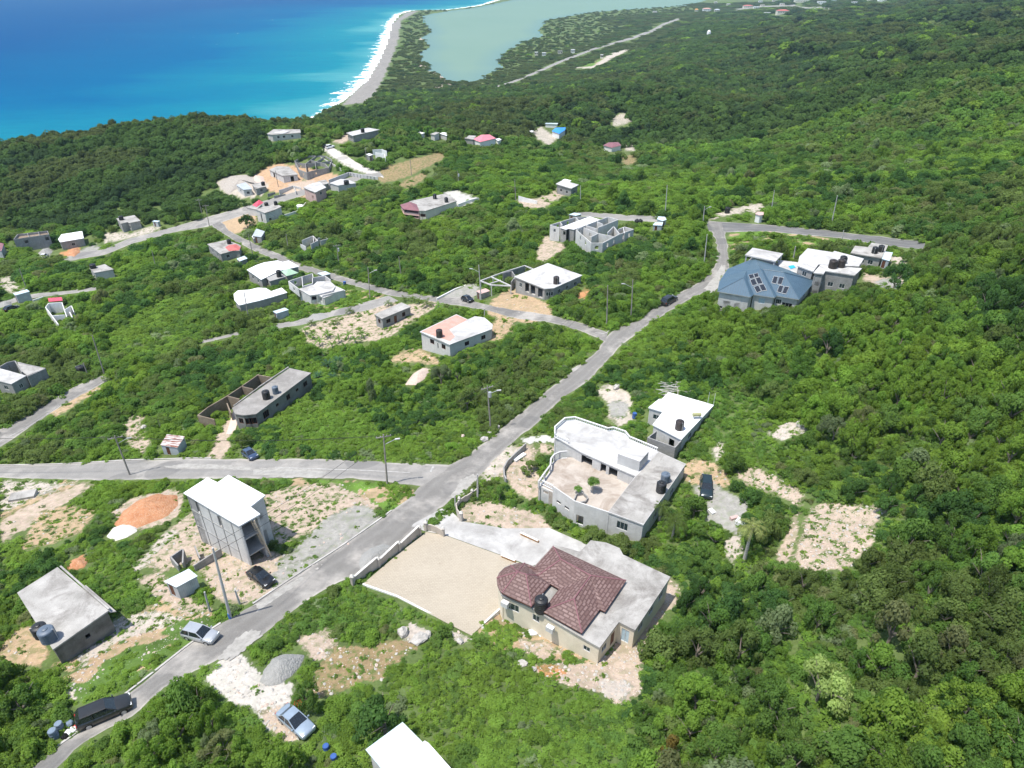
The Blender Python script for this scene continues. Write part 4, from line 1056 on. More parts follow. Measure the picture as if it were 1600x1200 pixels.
# white roofed house behind it
zp7 = lambda pts: zpx(pts, .15, 980, 590)
r, zr, P, Q, org = house('white_roofed_house', 'bungalow with stepped bright white slab roof and an unroofed front room',
    zp7([(220,310),(330,222),(360,222),(430,150),(905,285),(565,645),(265,490),(370,355)]), (1050,714), 3.1, 'block_light', 'bright_roof', .15, .2,
    {7: [W_(.45, 1.3, 1.0, 2.0)], 4: [W_(.3), W_(.7)], 5: [(.3, 1.0, .2, 2.1, 'hole')], 3: [W_(.5)]})
walls_at(None, None, [zp7([(300,553),(210,622),(500,730),(572,650)])], (1050,714), 2.75, 'block', root=r, part='room_wall', down=1.5)
tank(980 + 540 * .15, 590 + 535 * .15, zr, 'dark water tank alone on the bright white stepped roof', .7, 1.75, 'tank_brown')
p = UP(980 + 720 * .15, 590 + 425 * .15, zr)
sh = thing('water_heater', 'small greenish drum heater near the edge of the bright white stepped roof', 'water heater', p)
mb = MB(); mb.tube((p.x - .7, p.y, p.z + .75), (p.x + .7, p.y + .1, p.z + .75), .32, n=12); mb.build('drum', plain('olive_drum', (.33,.33,.17), .5), sh, p)
for dx in (-.5, .5): mb = MB(); mb.box(p.x + dx, p.y, p.z, .06, .5, .5); mb.build('leg', M['steel'], sh, p)
for dx, dy in ((0, 0), (-.9, .4)):
    p = UP(980 + 897 * .15, 590 + 288 * .15, zr); q = Vector((p.x + dx, p.y + dy, p.z))
    mb = MB(); mb.tube(q, (q.x, q.y, q.z + 2.4), .035, n=5)
    tag(mb.build('roof_pole', M['steel']), 'thin upright metal pole at the far corner of the stepped white roof', 'pole', 'poles on the stepped white roof')

# blue roofed house
zp5 = lambda pts: zpx(pts, .2, 1100, 370)
g = G(1119, 487); z0 = g.z; ze = z0 + 5.0
foot = zp5([(105,425),(365,470),(390,450),(555,475),(570,460),(745,490),(870,345),(660,258),(400,165),(185,250),(120,350)])
P = [V2(UP(x, y, ze)) for x, y in foot]; P = P if area2(P) > 0 else P[::-1]; foot_flip = area2([V2(UP(x, y, ze)) for x, y in foot]) < 0
c = sum(P, Vector((0, 0))) / len(P); org = (c.x, c.y, z0)
root = thing('blue_roofed_house', 'two-storey grey house with blue metal hip roof carrying solar panels', 'house', org)
BLUE = root
Qw = inset(P, .45); wm = MB(); zl = min(H1(q.x, q.y) for q in Qw) - 1.5
n_ = len(Qw)
for k in range(n_):
    a, b = Qw[k], Qw[(k+1) % n_]; L = (b - a).length; u = (b - a) / L; nr = Vector((-u.y, u.x))
    i = (n_ - 2 - k) % n_ if foot_flip else k
    spec = {0: [(.3, 1.5, 2.9, 4.3, 'bluepane'), (.68, 1.5, 2.9, 4.3, 'bluepane'), (.25, 2.2, .9, 1.5, 'dark'), (.62, 2.0, .9, 1.5, 'dark')], 2: [(.5, 1.4, 2.9, 4.2, 'bluepane')],
            4: [(.2, 1.2, 2.9, 4.1, 'glass'), (.6, 2.2, .2, 3.6, 'dark')], 5: [(.5, 1.3, 2.9, 4.1, 'glass')], 6: [(.3, 1.3, 2.9, 4.1, 'glass')]}.get(i, [])
    o = []
    for t, wd, s, hd, pm in spec:
        cc = (1 - t if foot_flip else t) * L; o.append((cc, wd, z0 + s, z0 + hd)); window(root, org, a, u, nr, cc, wd, z0 + s, z0 + hd, .2, pm, 'frame', bars=2)
    wall(wm, a, b, zl, ze - .05, .2, o, .2)
wm.build('wall', M['render_light'], root, org)
hide([(p.x, p.y, ze) for p in P], .55)
def bp(x, y, hh): return UP(1100 + x * .2, 370 + y * .2, ze + hh)
def bh(e0, e1, ins, x, y, pitch=R(27)):
    p = on_plane(bp(*e0, 0), bp(*e1, 0), bp(*ins, 0), pitch, 1100 + x * .2, 370 + y * .2); return (x, y, p.z - ze)
B1v = bh((105,425),(365,470),(250,330), 310, 318); B2v = bh((390,450),(555,475),(450,300), 440, 248); B2w = bh((390,450),(555,475),(450,300), 345, 345)
B3v = bh((570,460),(745,490),(620,330), 622, 278); B3w = bh((570,460),(745,490),(620,330), 462, 256)
bf = [[(105,425,0),(365,470,0),B1v],[B1v,(365,470,0),B2w],[(365,470,0),(390,450,0),B2w],[B2w,(390,450,0),(555,475,0),B2v],
      [B2v,(555,475,0),B3w],[(555,475,0),(570,460,0),B3w],[B3w,(570,460,0),(745,490,0),B3v],[B3v,(745,490,0),(870,345,0)],
      [B3v,(870,345,0),(660,258,0)],[B3v,(660,258,0),B3w],[B3w,(660,258,0),(400,165,0)],[B3w,(400,165,0),B2v],
      [B2v,(400,165,0),(380,172,0)],[B2v,(380,172,0),(330,262,1.6)],[B2v,(330,262,1.6),B2w],[B2w,(330,262,1.6),B1v],[B1v,(330,262,1.6),(200,300,.2)],[B1v,(200,300,.2),(120,350,0)],
      [(120,350,0),(105,425,0),B1v],[(380,172,0),(185,250,0),(330,262,1.6)],[(185,250,0),(200,300,.2),(330,262,1.6)],[(200,300,.2),(185,250,0),(120,350,0)]]
mb = MB()
for f in bf:
    pts = [bp(*q) for q in f]; nrm = (pts[1] - pts[0]).cross(pts[2] - pts[0])
    mb.face(pts if nrm.z > 0 else pts[::-1])
rf = mb.build('roof', M['blue'], root, org)
mb = MB(); mb.prism(inset(P, .02), ze - .16, ze - .01); mb.build('soffit', M['frame'], root, org)
mb = MB()
for a, b in ((B1v,(365,470,0)),(B2v,(555,475,0)),(B3v,(745,490,0)),(B3v,(870,345,0)),((105,425,0),B1v),(B3w,B3v)):
    mb.tube(bp(*a) + Vector((0,0,.04)), bp(*b) + Vector((0,0,.04)), .08, n=6)
mb.build('ridge_cap', M['blue'], rf, org)
def panels(face3, quads):
    A, B, Cc = [bp(*q) for q in face3]; nrm = (B - A).cross(Cc - A).normalized(); nrm = nrm if nrm.z > 0 else -nrm
    for qd in quads:
        pts = []
        for x, y in qd:
            dd = ray(1100 + x * .2, 370 + y * .2); d = Vector(dd); o = Vector((0, 0, CAMZ)); t = (A - o).dot(nrm) / d.dot(nrm)
            pts.append(o + d * t + nrm * .12)
        if (pts[1] - pts[0]).cross(pts[2] - pts[0]).z < 0: pts = pts[::-1]
        mb = MB(); mb.hull([p - nrm * .05 for p in pts], pts); sp = mb.build('solar_panel', M['frame'], root, org)
        c = sum(pts, Vector((0, 0, 0))) / 4; mb = MB(); mb.face([c + (p - c) * .93 + nrm * .008 for p in pts]); mb.build('cells', M['panel'], sp, org)
panels([B2w,(390,450,0),B2v], [[(347,300),(382,292),(395,322),(358,330)],[(386,291),(420,284),(428,313),(397,320)],
   [(358,340),(395,326),(418,375),(378,385)],[(399,324),(436,315),(460,366),(422,373)],[(388,393),(424,380),(448,428),(412,440)],[(428,378),(466,370),(492,420),(452,426)]])
panels([B3w,(570,460,0),B3v], [[(545,308),(580,313),(562,372),(527,362)],[(588,314),(624,320),(604,376),(570,372)],[(590,380),(622,385),(602,442),(568,432)],[(630,387),(666,393),(640,450),(607,444)]])

# flat white houses behind the blue roof
g = G(1190, 432); z0b = g.z
r, zr, P, Q, org = house('upper_room', 'open white flat-roofed upper room on columns behind the blue roof', zp5([(320,140),(380,85),(620,130),(560,190)]), (1190,432), 6.2, 'render_light', 'white_roof', .2, .3,
    open_edges=(0, 1, 2, 3), cols=(0, 1, 2, 3), floors=(3.6,), cat='building')
house('annexe', 'low white flat-roofed annexe with blue tarpaulin beside the blue roofed house', zp5([(575,180),(745,200),(740,300),(590,262)]), (1245,436), 3.0, 'render_light', 'white_roof', .1, .2, cat='building')
zt = G(1245, 436).z + 3.0
q = [UP(x, y, zt + .12) for x, y in zp5([(660,228),(700,220),(716,238),(678,250)])]
mb = MB(); mb.prism(q if area2(q) > 0 else q[::-1], zt + .01, zt + .13); tag(mb.build('tarpaulin', M['tarp']), 'crumpled bright blue tarpaulin lying on the low white annexe roof', 'tarpaulin')
r, zr, P, Q, org = house('flat_roofed_house', 'large grey house with stepped pale flat roof and three tanks on it', [(1249,401),(1262,388),(1301,394),(1304,392),(1350,404),(1342,416),(1279,413),(1271,424),(1246,415)], (1262,455), 5.0, 'block', 'white_roof', .25, .25,
    {6: [W_(.5, 1.2, 2.6, 3.8)], 7: [W_(.5, 1.2, 3.0, 4.2)], 3: [W_(.5, 1.2, 2.8, 4.0)]})
house('front_wing', 'lower pale flat-roofed wing carrying two big brown tanks', [(1271,426),(1282,413.5),(1347,419),(1336,430),(1290,423),(1287,428)], (1290,462), 4.6, 'block', 'white_roof', .2, .25,
    {0: [W_(.5)], 5: [W_(.4, 1.0, 2.5, 3.9), W_(.4, 1.0, .4, 1.6)], 4: [W_(.5)], 3: [W_(.3), W_(.7)], 2: [W_(.5)]}, cat='building')
zt = G(1290, 462).z + 4.6
tank(1300.5, 418.5, zt, 'largest brown tank standing on the lower pale roof wing', .95, 2.0, 'tank_brown')
tank(1313.5, 417, zt, 'second brown tank, close beside the largest one on the pale roof wing', .85, 1.9, 'tank_brown')
tank(1316.5, 411, zr, 'black tank behind the two brown tanks on the pale stepped roof', .8, 1.8)
house('small_flat_house', 'small grey slab-roofed house with a white tin lean-to below the asphalt road', zp5([(1145,125),(1180,70),(1280,80),(1310,45),(1440,65),(1390,165)]), (1330,425), 3.2, 'render', 'slab', .3, .25,
    {5: [W_(.3), W_(.6), W_(.85)], 0: [W_(.5)]})
zt = G(1330, 425).z + 3.2
tank(1366, 395.5, zt, 'black water tank on the small grey slab roof nearer its edge', .7, 1.7, 'tank')
tank(1375.5, 393, zt, 'black water tank on the small grey slab roof behind its twin', .7, 1.7, 'tank')
shed('white tin lean-to with a blue wall against the small grey slab-roofed house', zp5([(1390,170),(1415,118),(1475,125),(1450,185)]), (1385,418), 2.3, 'zinc_white', 'zinc_grey', name='lean_to')

# long house with the roofless wing
z8 = lambda pts: zpx(pts, .125, 300, 560)
r, zr, P, Q, org = house('long_house', 'long grey single-storey house with bare slab roof and roofless wing', z8([(1220,120),(1490,180),(800,695),(640,710),(535,690),(500,620)]), (410,667), 3.1, 'render_mid', 'slab_dark', .15, .2,
    {1: [(.12, 1.2, 1.0, 2.1, 'window'), (.28, .8, 1.3, 1.9, 'window'), (.45, 1.1, .9, 2.1, 'window'), (.65, .8, 1.3, 1.9, 'window'), (.85, 1.6, .7, 2.2, 'window')], 2: [(.3, 1.4, .8, 2.2, 'window'), (.75, 1.2, .8, 2.2, 'window')], 3: [(.5, 1.0, .9, 2.1, 'window')]}, frm='brownframe', pane='dark')
mb = MB(); a, b = UP(451.5, 575, zr), UP(404, 607, zr); wall(mb, b, a, zr + .004, zr + .28, .22); a, b = UP(404, 607, zr), UP(366, 635, zr); wall(mb, b, a, zr + .004, zr + .2, .2); mb.build('roof_kerb', M['slab'], r, org)
walls_at(None, None, [z8([(830,195),(610,350),(430,470),(190,610),(65,710)]), z8([(65,712),(275,765)]), z8([(430,470),(590,510)]), z8([(610,350),(760,385)]), z8([(810,205),(1000,240)]), z8([(430,560),(480,680)])], (400,640), 2.3, 'block_brown', root=r, part='roofless_wing', down=1.6)
tank(300 + 935 * .125, 560 + 500 * .125, zr, 'black water tank on the long bare slab roof beside a lighter tank', .75, 1.9)
tank(300 + 1050 * .125, 560 + 435 * .125, zr, 'dark green-grey water tank behind the black one on the long slab roof', .6, 1.7, 'tank_grey')
# stepped path down to the road
st = G(352, 700); tp_ = G(372, 640)
sp = thing('garden_steps', 'pinkish concrete garden steps leading down from the long grey house', 'steps', st)
A, B = V2(st), V2(tp_); L = (B - A).length; u = (B - A) / L
for k in range(14):
    mb = MB(); pz = A + u * (L * (.35 + .65 * (k + .5) / 14)); zz = H1(pz.x, pz.y) + .1 + k * .03
    mb.obox(pz, u, L * .65 / 28 - .02, .75, zz - .7, zz); mb.build('step', M['rose'] if False else surf('pink_screed', (.52,.42,.33), (.62,.52,.43), 1) if k == 0 else bpy.data.materials['pink_screed'], sp, st)

# pink and white roof house
r, zr, P, Q, org = house('pink_roofed_house', 'two-storey grey block house with half pink and half white slab roof', [(656,518),(713,491),(731,499),(742,494),(757,496),(770,507),(769,514),(702.5,538.5)], (668,552), 4.3, 'block_light', 'white_roof', .2, .22,
    {7: [W_(.22, 1.2, 2.4, 3.5), W_(.62, 1.3, 2.4, 3.5), (.42, .3, 1.8, 3.2, 'hole')], 6: [W_(.2, 1.2, 2.4, 3.4), W_(.6, 1.2, 2.4, 3.4)], 0: [W_(.5)]}, frm='brownframe', pane='dark')
q = [UP(x, y, zr + .012) for x, y in [(658.5,518),(713,492),(730,499.5),(702,515),(711,526),(703,533)]]
mb = MB(); mb.face(q if area2(q) > 0 else q[::-1]); mb.build('pink_roof_coat', M['pink'], r, org)
tank(560 + 845 * .15, 450 + 508 * .15, zr + .012, 'dark brown water tank on the pink part of a slab roof', .72, 1.9, 'tank_brown')
# small concrete house
house('small_concrete_house', 'small grey box house with pale slab roof beside a row of young palms', [(584.8,491),(627.5,472.5),(642.5,479),(596.8,498)], (600,513), 2.9, 'block', 'slab', .2, .18,
    {3: [W_(.5, 1.0, 1.0, 2.1)], 2: [(.25, 1.0, 1.0, 2.1, 'window'), (.55, .9, .1, 2.1, 'door'), (.8, 1.3, 1.0, 2.0, 'window')]}, frm='brownframe', pane='dark')
# open porch house with tank, and frame beside it
r, zr, P, Q, org = house('porch_house', 'grey house with wide pale slab roof over an open columned porch', [(803.5,432),(856,411),(910,430),(866,450),(851,451)], (852,467), 3.2, 'render', 'white_roof', .25, .2,
    {3: [W_(.2), W_(.6)], 4: [(.15, 1.6, .1, 2.6, 'hole'), (.4, 1.6, .1, 2.6, 'hole'), (.6, 1.4, .1, 2.6, 'hole'), (.82, 1.0, .8, 2.0, 'window')], 2: [(.2, 1.2, 1, 2.1, 'window'), (.5, 1, 1, 2.1, 'window'), (.8, 1.2, 1, 2.1, 'window')]}, cols=(0, 4))
tank(869, 443, zr, 'dark water tank alone on the pale slab roof of the porch house', .75, 2.0, 'tank_brown')
def frame_ruin(name, label, beams, cols_, base, h, mat='render_light', cat='building frame'):
    z0 = G(*base).z; zt = z0 + h; W = [[UP(*p, zt) for p in b] for b in beams]; org = (W[0][0].x, W[0][0].y, z0)
    root = thing(name, label, cat, org); mb = MB(); k = 0
    for b in W:
        for p, q in zip(b[:-1], b[1:]):
            A, B = V2(p), V2(q); k += 1; mb.obox((A + B) / 2, (B - A).normalized(), (B - A).length / 2, .12, zt - .3 - .003 * k, zt - .003 * k)
    mb.build('beam', M[mat], root, org)
    for c in cols_:
        p = UP(*c, zt); mb = MB(); mb.obox(V2(p), Vector((1, 0)), .13, .13, H1(p.x, p.y) - .5, zt - .15); mb.build('column', M[mat], root, org)
    return root
z9 = lambda pts: zpx(pts, .175, 730, 320)
fr = frame_ruin('concrete_frame', 'bare concrete beam and column frame beside the porch house', [z9([(118,675),(320,600),(515,540)]), z9([(118,675),(215,712),(390,720)]), z9([(215,640),(390,720)]), z9([(205,700),(300,670)]), z9([(515,540),(590,570)])],
    z9([(118,675),(515,540),(215,712),(390,720),(320,600),(230,640),(425,650)]), (775,465), 3.0)
walls_at(None, None, [z9([(320,610),(395,590),(430,640)]), z9([(400,580),(515,545)]), z9([(395,690),(430,640)])], (775,465), 2.9, 'block', root=fr, part='wall')
shed('tiny grey block hut with pinkish flat roof next to the bare concrete frame', z9([(78,770),(165,745),(205,768),(120,795)]), (745,465), 2.1, 'rose', 'block', 0, name='hut')
walls_at('retaining_wall', 'pale low retaining wall along the gravel patch by the road', [[(683,466),(712,451),(741,441)]], (690,466), .5, 'white', .3)

# unfinished house with white central slab
z4 = lambda pts: zpx(pts, .13125, 850, 320)
r, zr, P, Q, org = house('unfinished_house', 'big roofless grey block house with one long white roof slab', z4([(190,270),(545,140),(665,175),(360,292),(300,280),(265,292)]), (875,375), 4.6, 'block', 'bright_roof', .15, .2, {5: [(.3, .9, 2.6, 3.8, 'hole')], 4: [(.5, 1.0, .3, 2.3, 'hole')]}, open_edges=(4,))
OPW = {0: [(.5, .8, 2.8, 3.8)], 1: [(.3, 1.0, 2.6, 3.8), (.7, 1.0, 2.6, 3.8)]}
walls_at(None, None, [z4([(190,270),(75,240),(375,148),(545,140)]), z4([(190,205),(215,240)]), z4([(375,148),(410,185)])], (875,375), 4.4, 'block_light', root=r, part='west_room_wall', down=2, ops={0: [(.5, .8, 2.6, 3.6)], 1: [(.3, 1.0, 2.6, 3.8), (.7, 1.0, 2.6, 3.8)]})
walls_at(None, None, [z4([(385,300),(560,455)]), z4([(385,300),(470,255),(760,145),(880,175),(640,270)]), z4([(560,455),(700,455),(900,350),(1070,290),(960,260),(880,290)]), z4([(470,270),(640,340),(560,380)]), z4([(640,340),(840,380)]), z4([(480,240),(630,285)]), z4([(630,200),(700,230)]), z4([(760,330),(830,260),(900,350)]), z4([(940,265),(955,335)])],
    (905,392), 4.3, 'block_light', root=r, part='east_room_wall', down=2.2, ops={0: [(.3, .8, 2.4, 3.6), (.65, 1.0, 2.4, 3.6)], 1: [(.5, .9, 2.4, 3.6)], 2: [(.3, .8, 2.2, 3.4), (.6, .8, 2.2, 3.4)], 6: [(.3, .9, 2.4, 3.5), (.7, .9, 2.4, 3.5)], 7: [(.3, .9, 2.4, 3.5), (.7, .9, 2.4, 3.5)], 5: [(.5, 1, 2.4, 3.5)], 10: [(.5, 1, 2.4, 3.5)]})
shed('small white tin store behind the big roofless block house', z4([(295,115),(360,95),(450,110),(380,128)]), (898,345), 2.4, 'zinc_white', 'block', name='store')
for i, px in enumerate((994.5, 999.5)): tank(px, 355, None, 'black upright tank standing on the ground beside the big roofless block house', .75, 2.6, 'tank', 'pair of black tanks by the roofless house')
shed('rounded white tin shelter at the end of the gravel lane', zpx([(1345,170),(1360,140),(1440,145),(1460,175),(1415,190)], .13125, 850, 320), (1035,352), 2.2, 'zinc_white', 'zinc_grey', name='shelter')
shed('white tin lean-to roof beside the rounded shelter on the gravel lane', zpx([(1295,240),(1320,210),(1420,210),(1405,245)], .13125, 850, 320), (1030,357), 1.8, 'zinc_white', 'zinc_grey', name='lean_to')

# cream house with maroon porch
r, zr, P, Q, org = house('cream_house', 'long cream house with maroon porch roof and two black tanks on a slab', [(639,314.5),(697,302),(714,314),(665,329.5),(655,329),(651,319)], (664,344), 3.5, 'cream2', 'slab', .2, .2,
    {3: [W_(.12, 1.1, 1.2, 2.3), W_(.45, 1.1, 1.2, 2.3), W_(.78, 1.0, 1.2, 2.3)]}, frm='brownframe', pane='dark')
g0 = G(650, 344).z; zpch = g0 + 3.7
pts = [UP(x, y, zpch) for x, y in [(625,320),(641,315),(653,319.5),(656,330),(630,327)]]; pts = pts if area2(pts) > 0 else pts[::-1]
cc = sum(pts, Vector((0, 0, 0))) / len(pts); mb = MB()
for a, b in zip(pts, pts[1:] + pts[:1]): mb.face([a, b, (cc.x, cc.y, zpch + 1.0)])
mb.face(pts[::-1]); mb.build('porch_roof', M['maroon'], r, org)
mb = MB()
for zz in (1.9, .2):
    for k, (a, b) in enumerate(zip(pts, pts[1:] + pts[:1])): wall(mb, inset([V2(p) for p in pts], .35)[k], inset([V2(p) for p in pts], .35)[(k+1) % len(pts)], g0 + zz, g0 + zz + .75, .12)
    mb.prism(inset([V2(p) for p in pts], .2), g0 + zz - .18, g0 + zz - .01)
for p in inset([V2(p) for p in pts], .4): mb.obox(p, Vector((1, 0)), .12, .12, g0 - 1, zpch - .01)
mb.build('porch', M['rose'], r, org)
tank(679.5, 310.5, zr, 'black tank on the cream house slab farther from its end wall', .7, 1.9)
tank(697.5, 316, zr, 'black tank on the cream house slab next to its end wall', .7, 1.9)
walls_at('yard_wall', 'white walled yard with posts at the end of the cream house', [[(716,319),(735,312),(748,309)]], (720,322), 1.2, 'white')
# ------------------------------------------------------------------ houses farther off
def hip(parent, org, px, z, h, mat, apex=None, name='hip_roof', th=.12):
    pts = [UP(x, y, z) for x, y in px]; pts = pts if area2(pts) > 0 else pts[::-1]
    c = sum(pts, Vector((0, 0, 0))) / len(pts)
    if apex: c = UP(*apex, z + h)
    mb = MB()
    for a, b in zip(pts, pts[1:] + pts[:1]): mb.face([a, b, (c.x, c.y, z + h)])
    mb.face(pts[::-1]); return mb.build(name, M[mat], parent, org)
z1 = lambda pts: zpx(pts, .125, 360, 390)
r, zr, P, Q, org = house('white_house', 'wide house with dazzling white lobed roof and a small pale green hip', z1([(205,250),(330,190),(420,160),(590,135),(650,155),(730,135),(860,210),(620,262),(385,375)]), (415,447), 3.2, 'render', 'bright_roof', .25, .2,
    {8: [W_(.3), W_(.7)], 0: [W_(.5)], 7: [W_(.3), W_(.7)]})
q = [UP(x, y, zr - .02) for x, y in z1([(450,352),(610,285),(700,335),(490,396)])]; q = q if area2(q) > 0 else q[::-1]
mb = MB(); mb.prism(q, zr - .2, zr - .02); mb.prism(inset([V2(p) for p in q], .25), zr - 4.2, zr - .21); mb.build('front_room', M['render'], r, org)
hip(r, org, z1([(635,272),(760,255),(852,290),(700,332)]), zr, 1.5, 'green', (451, 419))
mb = MB(); q = [V2(UP(x, y, zr - .1)) for x, y in z1([(640,275),(850,292),(700,332)])]; q = q if area2(q) > 0 else q[::-1]; mb.prism(inset(q, .2), zr - 4.2, zr - .02); mb.build('corner_room', M['render'], r, org)
tank(360 + 612 * .125, 390 + 338 * .125, zr, 'black tank in front of the pale green hip on the dazzling white roof', .75, 2.2)
r, zr, P, Q, org = house('white_villa', 'lower house with curved white roof beside a leaning pole', z1([(40,555),(90,512),(240,500),(340,476),(440,480),(510,520),(640,475),(710,535),(530,590),(350,640),(110,695),(50,630)]), (400,478), 2.8, 'render', 'bright_roof', .2, .2)
r, zr, P, Q, org = house('unfinished_white_house', 'unfinished pale block house with roofless upper walls by the village road', z1([(850,490),(1040,440),(1080,400),(1240,390),(1310,450),(1440,510),(1170,602),(1080,560),(995,572)]), (506,475), 2.6, 'block_light', 'white_roof', .1, .2,
    {6: [W_(.5, .8)], 5: [W_(.3), W_(.7)], 7: [W_(.5)]}, no_pane=True)
walls_at(None, None, [z1([(725,395),(850,490)]), z1([(725,395),(890,340),(960,320),(1020,300),(1030,350)]), z1([(890,340),(900,460),(1030,420),(1030,350),(1180,330),(1250,380)]), z1([(1080,560),(1280,510),(1310,455)]), z1([(1150,575),(1420,505)])], (470,470), 4.4, 'block_light', root=r, part='upper_wall', down=1, ops={0: [(.5, .8, 2.6, 3.6)], 1: [(.5, .8, 2.8, 3.8)], 4: [(.5, .8, 2.8, 3.8)], 5: [(.5, .8, 2.8, 3.8)]}, zfix=zr - 2)
shed('small shed with pale blue tin roof behind unfinished pale block house', z1([(1085,295),(1190,272),(1255,302),(1150,325)]), (505,441), 2.3, 'zinc_white', 'block')
z2 = lambda pts: zpx(pts, .1875, 320, 220)
r, zr, P, Q, org = house('red_porch_house', 'grey flat-roofed house with a small red hip porch by the junction lane', z2([(20,860),(180,825),(300,870),(290,915),(240,915),(130,945)]), (345,409), 3.0, 'block', 'slab', .2, .2, {5: [W_(.3), W_(.7)], 4: [W_(.5)]}, pane='dark')
hip(r, org, z2([(170,888),(200,868),(260,860),(300,886),(285,912),(200,918)]), zr + .05, .9, 'red', (363.5, 384))
tank(320 + 205 * .1875, 220 + 858 * .1875, zr, 'black tank behind the small red hip porch', .7, 1.7)
shed('white-roofed kiosk in front of the house with the red hip porch', z2([(265,982),(330,960),(356,980),(290,1002)]), (378,413), 2.2, 'zinc_white', 'block', name='kiosk')
shed('low zinc shed with bluish roof below the curved white roof at lane end', z1([(530,770),(680,728),(730,752),(572,796)]), (438,497), 2.2, 'zinc_white', 'zinc_grey')
r, zr, P, Q, org = house('grey_villa', 'grey house with crimson hip roof and two dark tanks beside the tan clearing', z2([(420,570),(500,545),(590,520),(640,548),(570,580),(500,602)]), (415,347), 4.6, 'block_light', 'slab', .2, .2, {5: [(.5, .8, .3, 3.6, 'hole')], 4: [W_(.5)]}, pane='dark')
house('back_wing', 'pale back wing with slab roof against the house with crimson hip', z2([(345,555),(400,530),(480,525),(430,572)]), (392,340), 3.2, 'render_light', 'slab', .15, .2, cat='building')
hip(r, org, z2([(395,535),(445,505),(490,515),(430,552)]), G(392, 340).z + 3.25, 1.1, 'rosered', (405, 312))
tank(320 + 515 * .1875, 220 + 540 * .1875, zr, 'dark round tank beside the crimson hip roof', .8, 1.3)
tank(320 + 593 * .1875, 220 + 535 * .1875, zr, 'black tank on the slab edge of the house with crimson hip', .7, 1.6)
r, zr, P, Q, org = house('rose_house', 'two-storey rose house with white roof slab beside the ridge road', z2([(820,388),(900,352),(960,345),(1012,388),(920,430)]), (492,314), 5.0, 'rose', 'white_roof', .3, .2, {4: [(.3, 1.4, 3.0, 4.2, 'window'), (.3, 1.4, .4, 1.6, 'window')], 3: [W_(.5, 1.2, 3.0, 4.2)]}, floors=(2.5,), pane='dark')
house('roof_room', 'small grey box room behind the white slab of the rose house', z2([(940,338),(1010,322),(1032,352),(975,372)]), (503,300), 3.0, 'block', 'slab', .1, .2, cat='building')
r, zr, P, Q, org = house('white_bungalow', 'low white-roofed bungalow with one black tank below the buttressed wall', z2([(1040,352),(1130,318),(1190,322),(1262,352),(1110,372)]), (535,298), 2.8, 'render_light', 'white_roof', .2, .2)
tank(320 + 1182 * .1875, 220 + 362 * .1875, zr, 'black tank on the low white bungalow roof', 1.1, 1.8)
rw, zt, og = walls_at('buttressed_wall', 'long pale retaining wall with buttresses beside the marl track', [z2([(1035,325),(1200,262),(1330,285),(1440,300)])], (560,281), 1.8, 'render_light', .3)
for k in range(8):
    p = UP(320 + (1215 + k * 28) * .1875, 220 + (266 + k * 4.6) * .1875, zt - .2); mb = MB(); mb.obox((p.x, p.y - .3), Vector((1, 0)), .15, .4, zt - 2.6, zt - .15); mb.build('buttress', M['render'], rw, og)
house('tin_cottage', 'pale house with bluish tin roof next to the rubble heap', z2([(260,368),(340,345),(395,402),(320,408)]), (386,307), 3.0, 'block_light', 'zinc_grey', .2, .12, {2: [W_(.5)], 3: [W_(.5)]}, pane='dark')
r, zr, P, Q, org = house('tin_cottage_wing', 'grey wing with slab roof and dark tank beside the bluish tin roof', z2([(392,362),(480,340),(512,380),(425,402)]), (405,303), 2.7, 'block', 'slab', .15, .15, {2: [W_(.5)]}, cat='building', pane='dark')
tank(320 + 488 * .1875, 220 + 372 * .1875, zr, 'black tank on the grey wing beside the bluish tin roof', .8, 1.7)
house('orange_yard_house', 'grey house with slab roof standing on orange earth', z2([(535,242),(600,210),(700,215),(778,280),(650,292)]), (447,286), 3.2, 'block_light', 'slab', .25, .2, {4: [(.7, 1.6, .2, 2.6, 'hole')], 3: [(.4, 1.4, .2, 2.6, 'hole')]}, open_edges=())
# round unfinished house
rr_ = [(750,165),(800,140),(830,127),(930,123),(1000,125),(1050,150),(1058,165),(1030,222),(960,235),(890,250),(850,262),(790,240)]
root, zt, og = walls_at('round_unfinished_house', 'rounded roofless grey house with ragged walls at the forest edge', [z2(rr_ + [rr_[0]]), z2([(850,262),(840,190),(930,123)]), z2([(750,180),(840,190),(960,180),(1058,165)]), z2([(930,235),(920,180),(1000,130)]), z2([(880,160),(1000,190),(1030,222)])], (488,273), 2.8, 'block', cat='house', down=1.5,
    ops={i: [(.5, .8, .9, 1.8)] for i in range(0, 18, 2)})
r, zr, P, Q, org = house('ridge_house', 'pale flat-roofed house alone on the ridge above the sea', [(417,209),(427,202),(469,202),(470,207.5),(425,210.5)], (450,219), 3.0, 'block_light', 'slab', .3, .25, {3: [W_(.3), W_(.6), W_(.8)]}, pane='dark')
mb = MB(); q = [UP(x, y, zr + .3) for x, y in [(427,207.5),(440,203.5),(453,205),(442,208.5)]]; mb.prism(q if area2(q) > 0 else q[::-1], zr + .003, zr + .3); mb.build('roof_step', M['white_roof'], r, org)
r, zr, P, Q, org = house('ridge_end_house', 'white flat-roofed house at the head of the marl track', [(541,207.5),(575,199.5),(593,202.5),(551,212)], (552,222), 3.4, 'render', 'white_roof', .5, .25, {3: [W_(.3), W_(.6), W_(.85)]}, pane='dark', cols=(0, 3))
tank(567, 207, zr, 'black tank on the white flat roof at the head of the marl track', .95, 2.2)
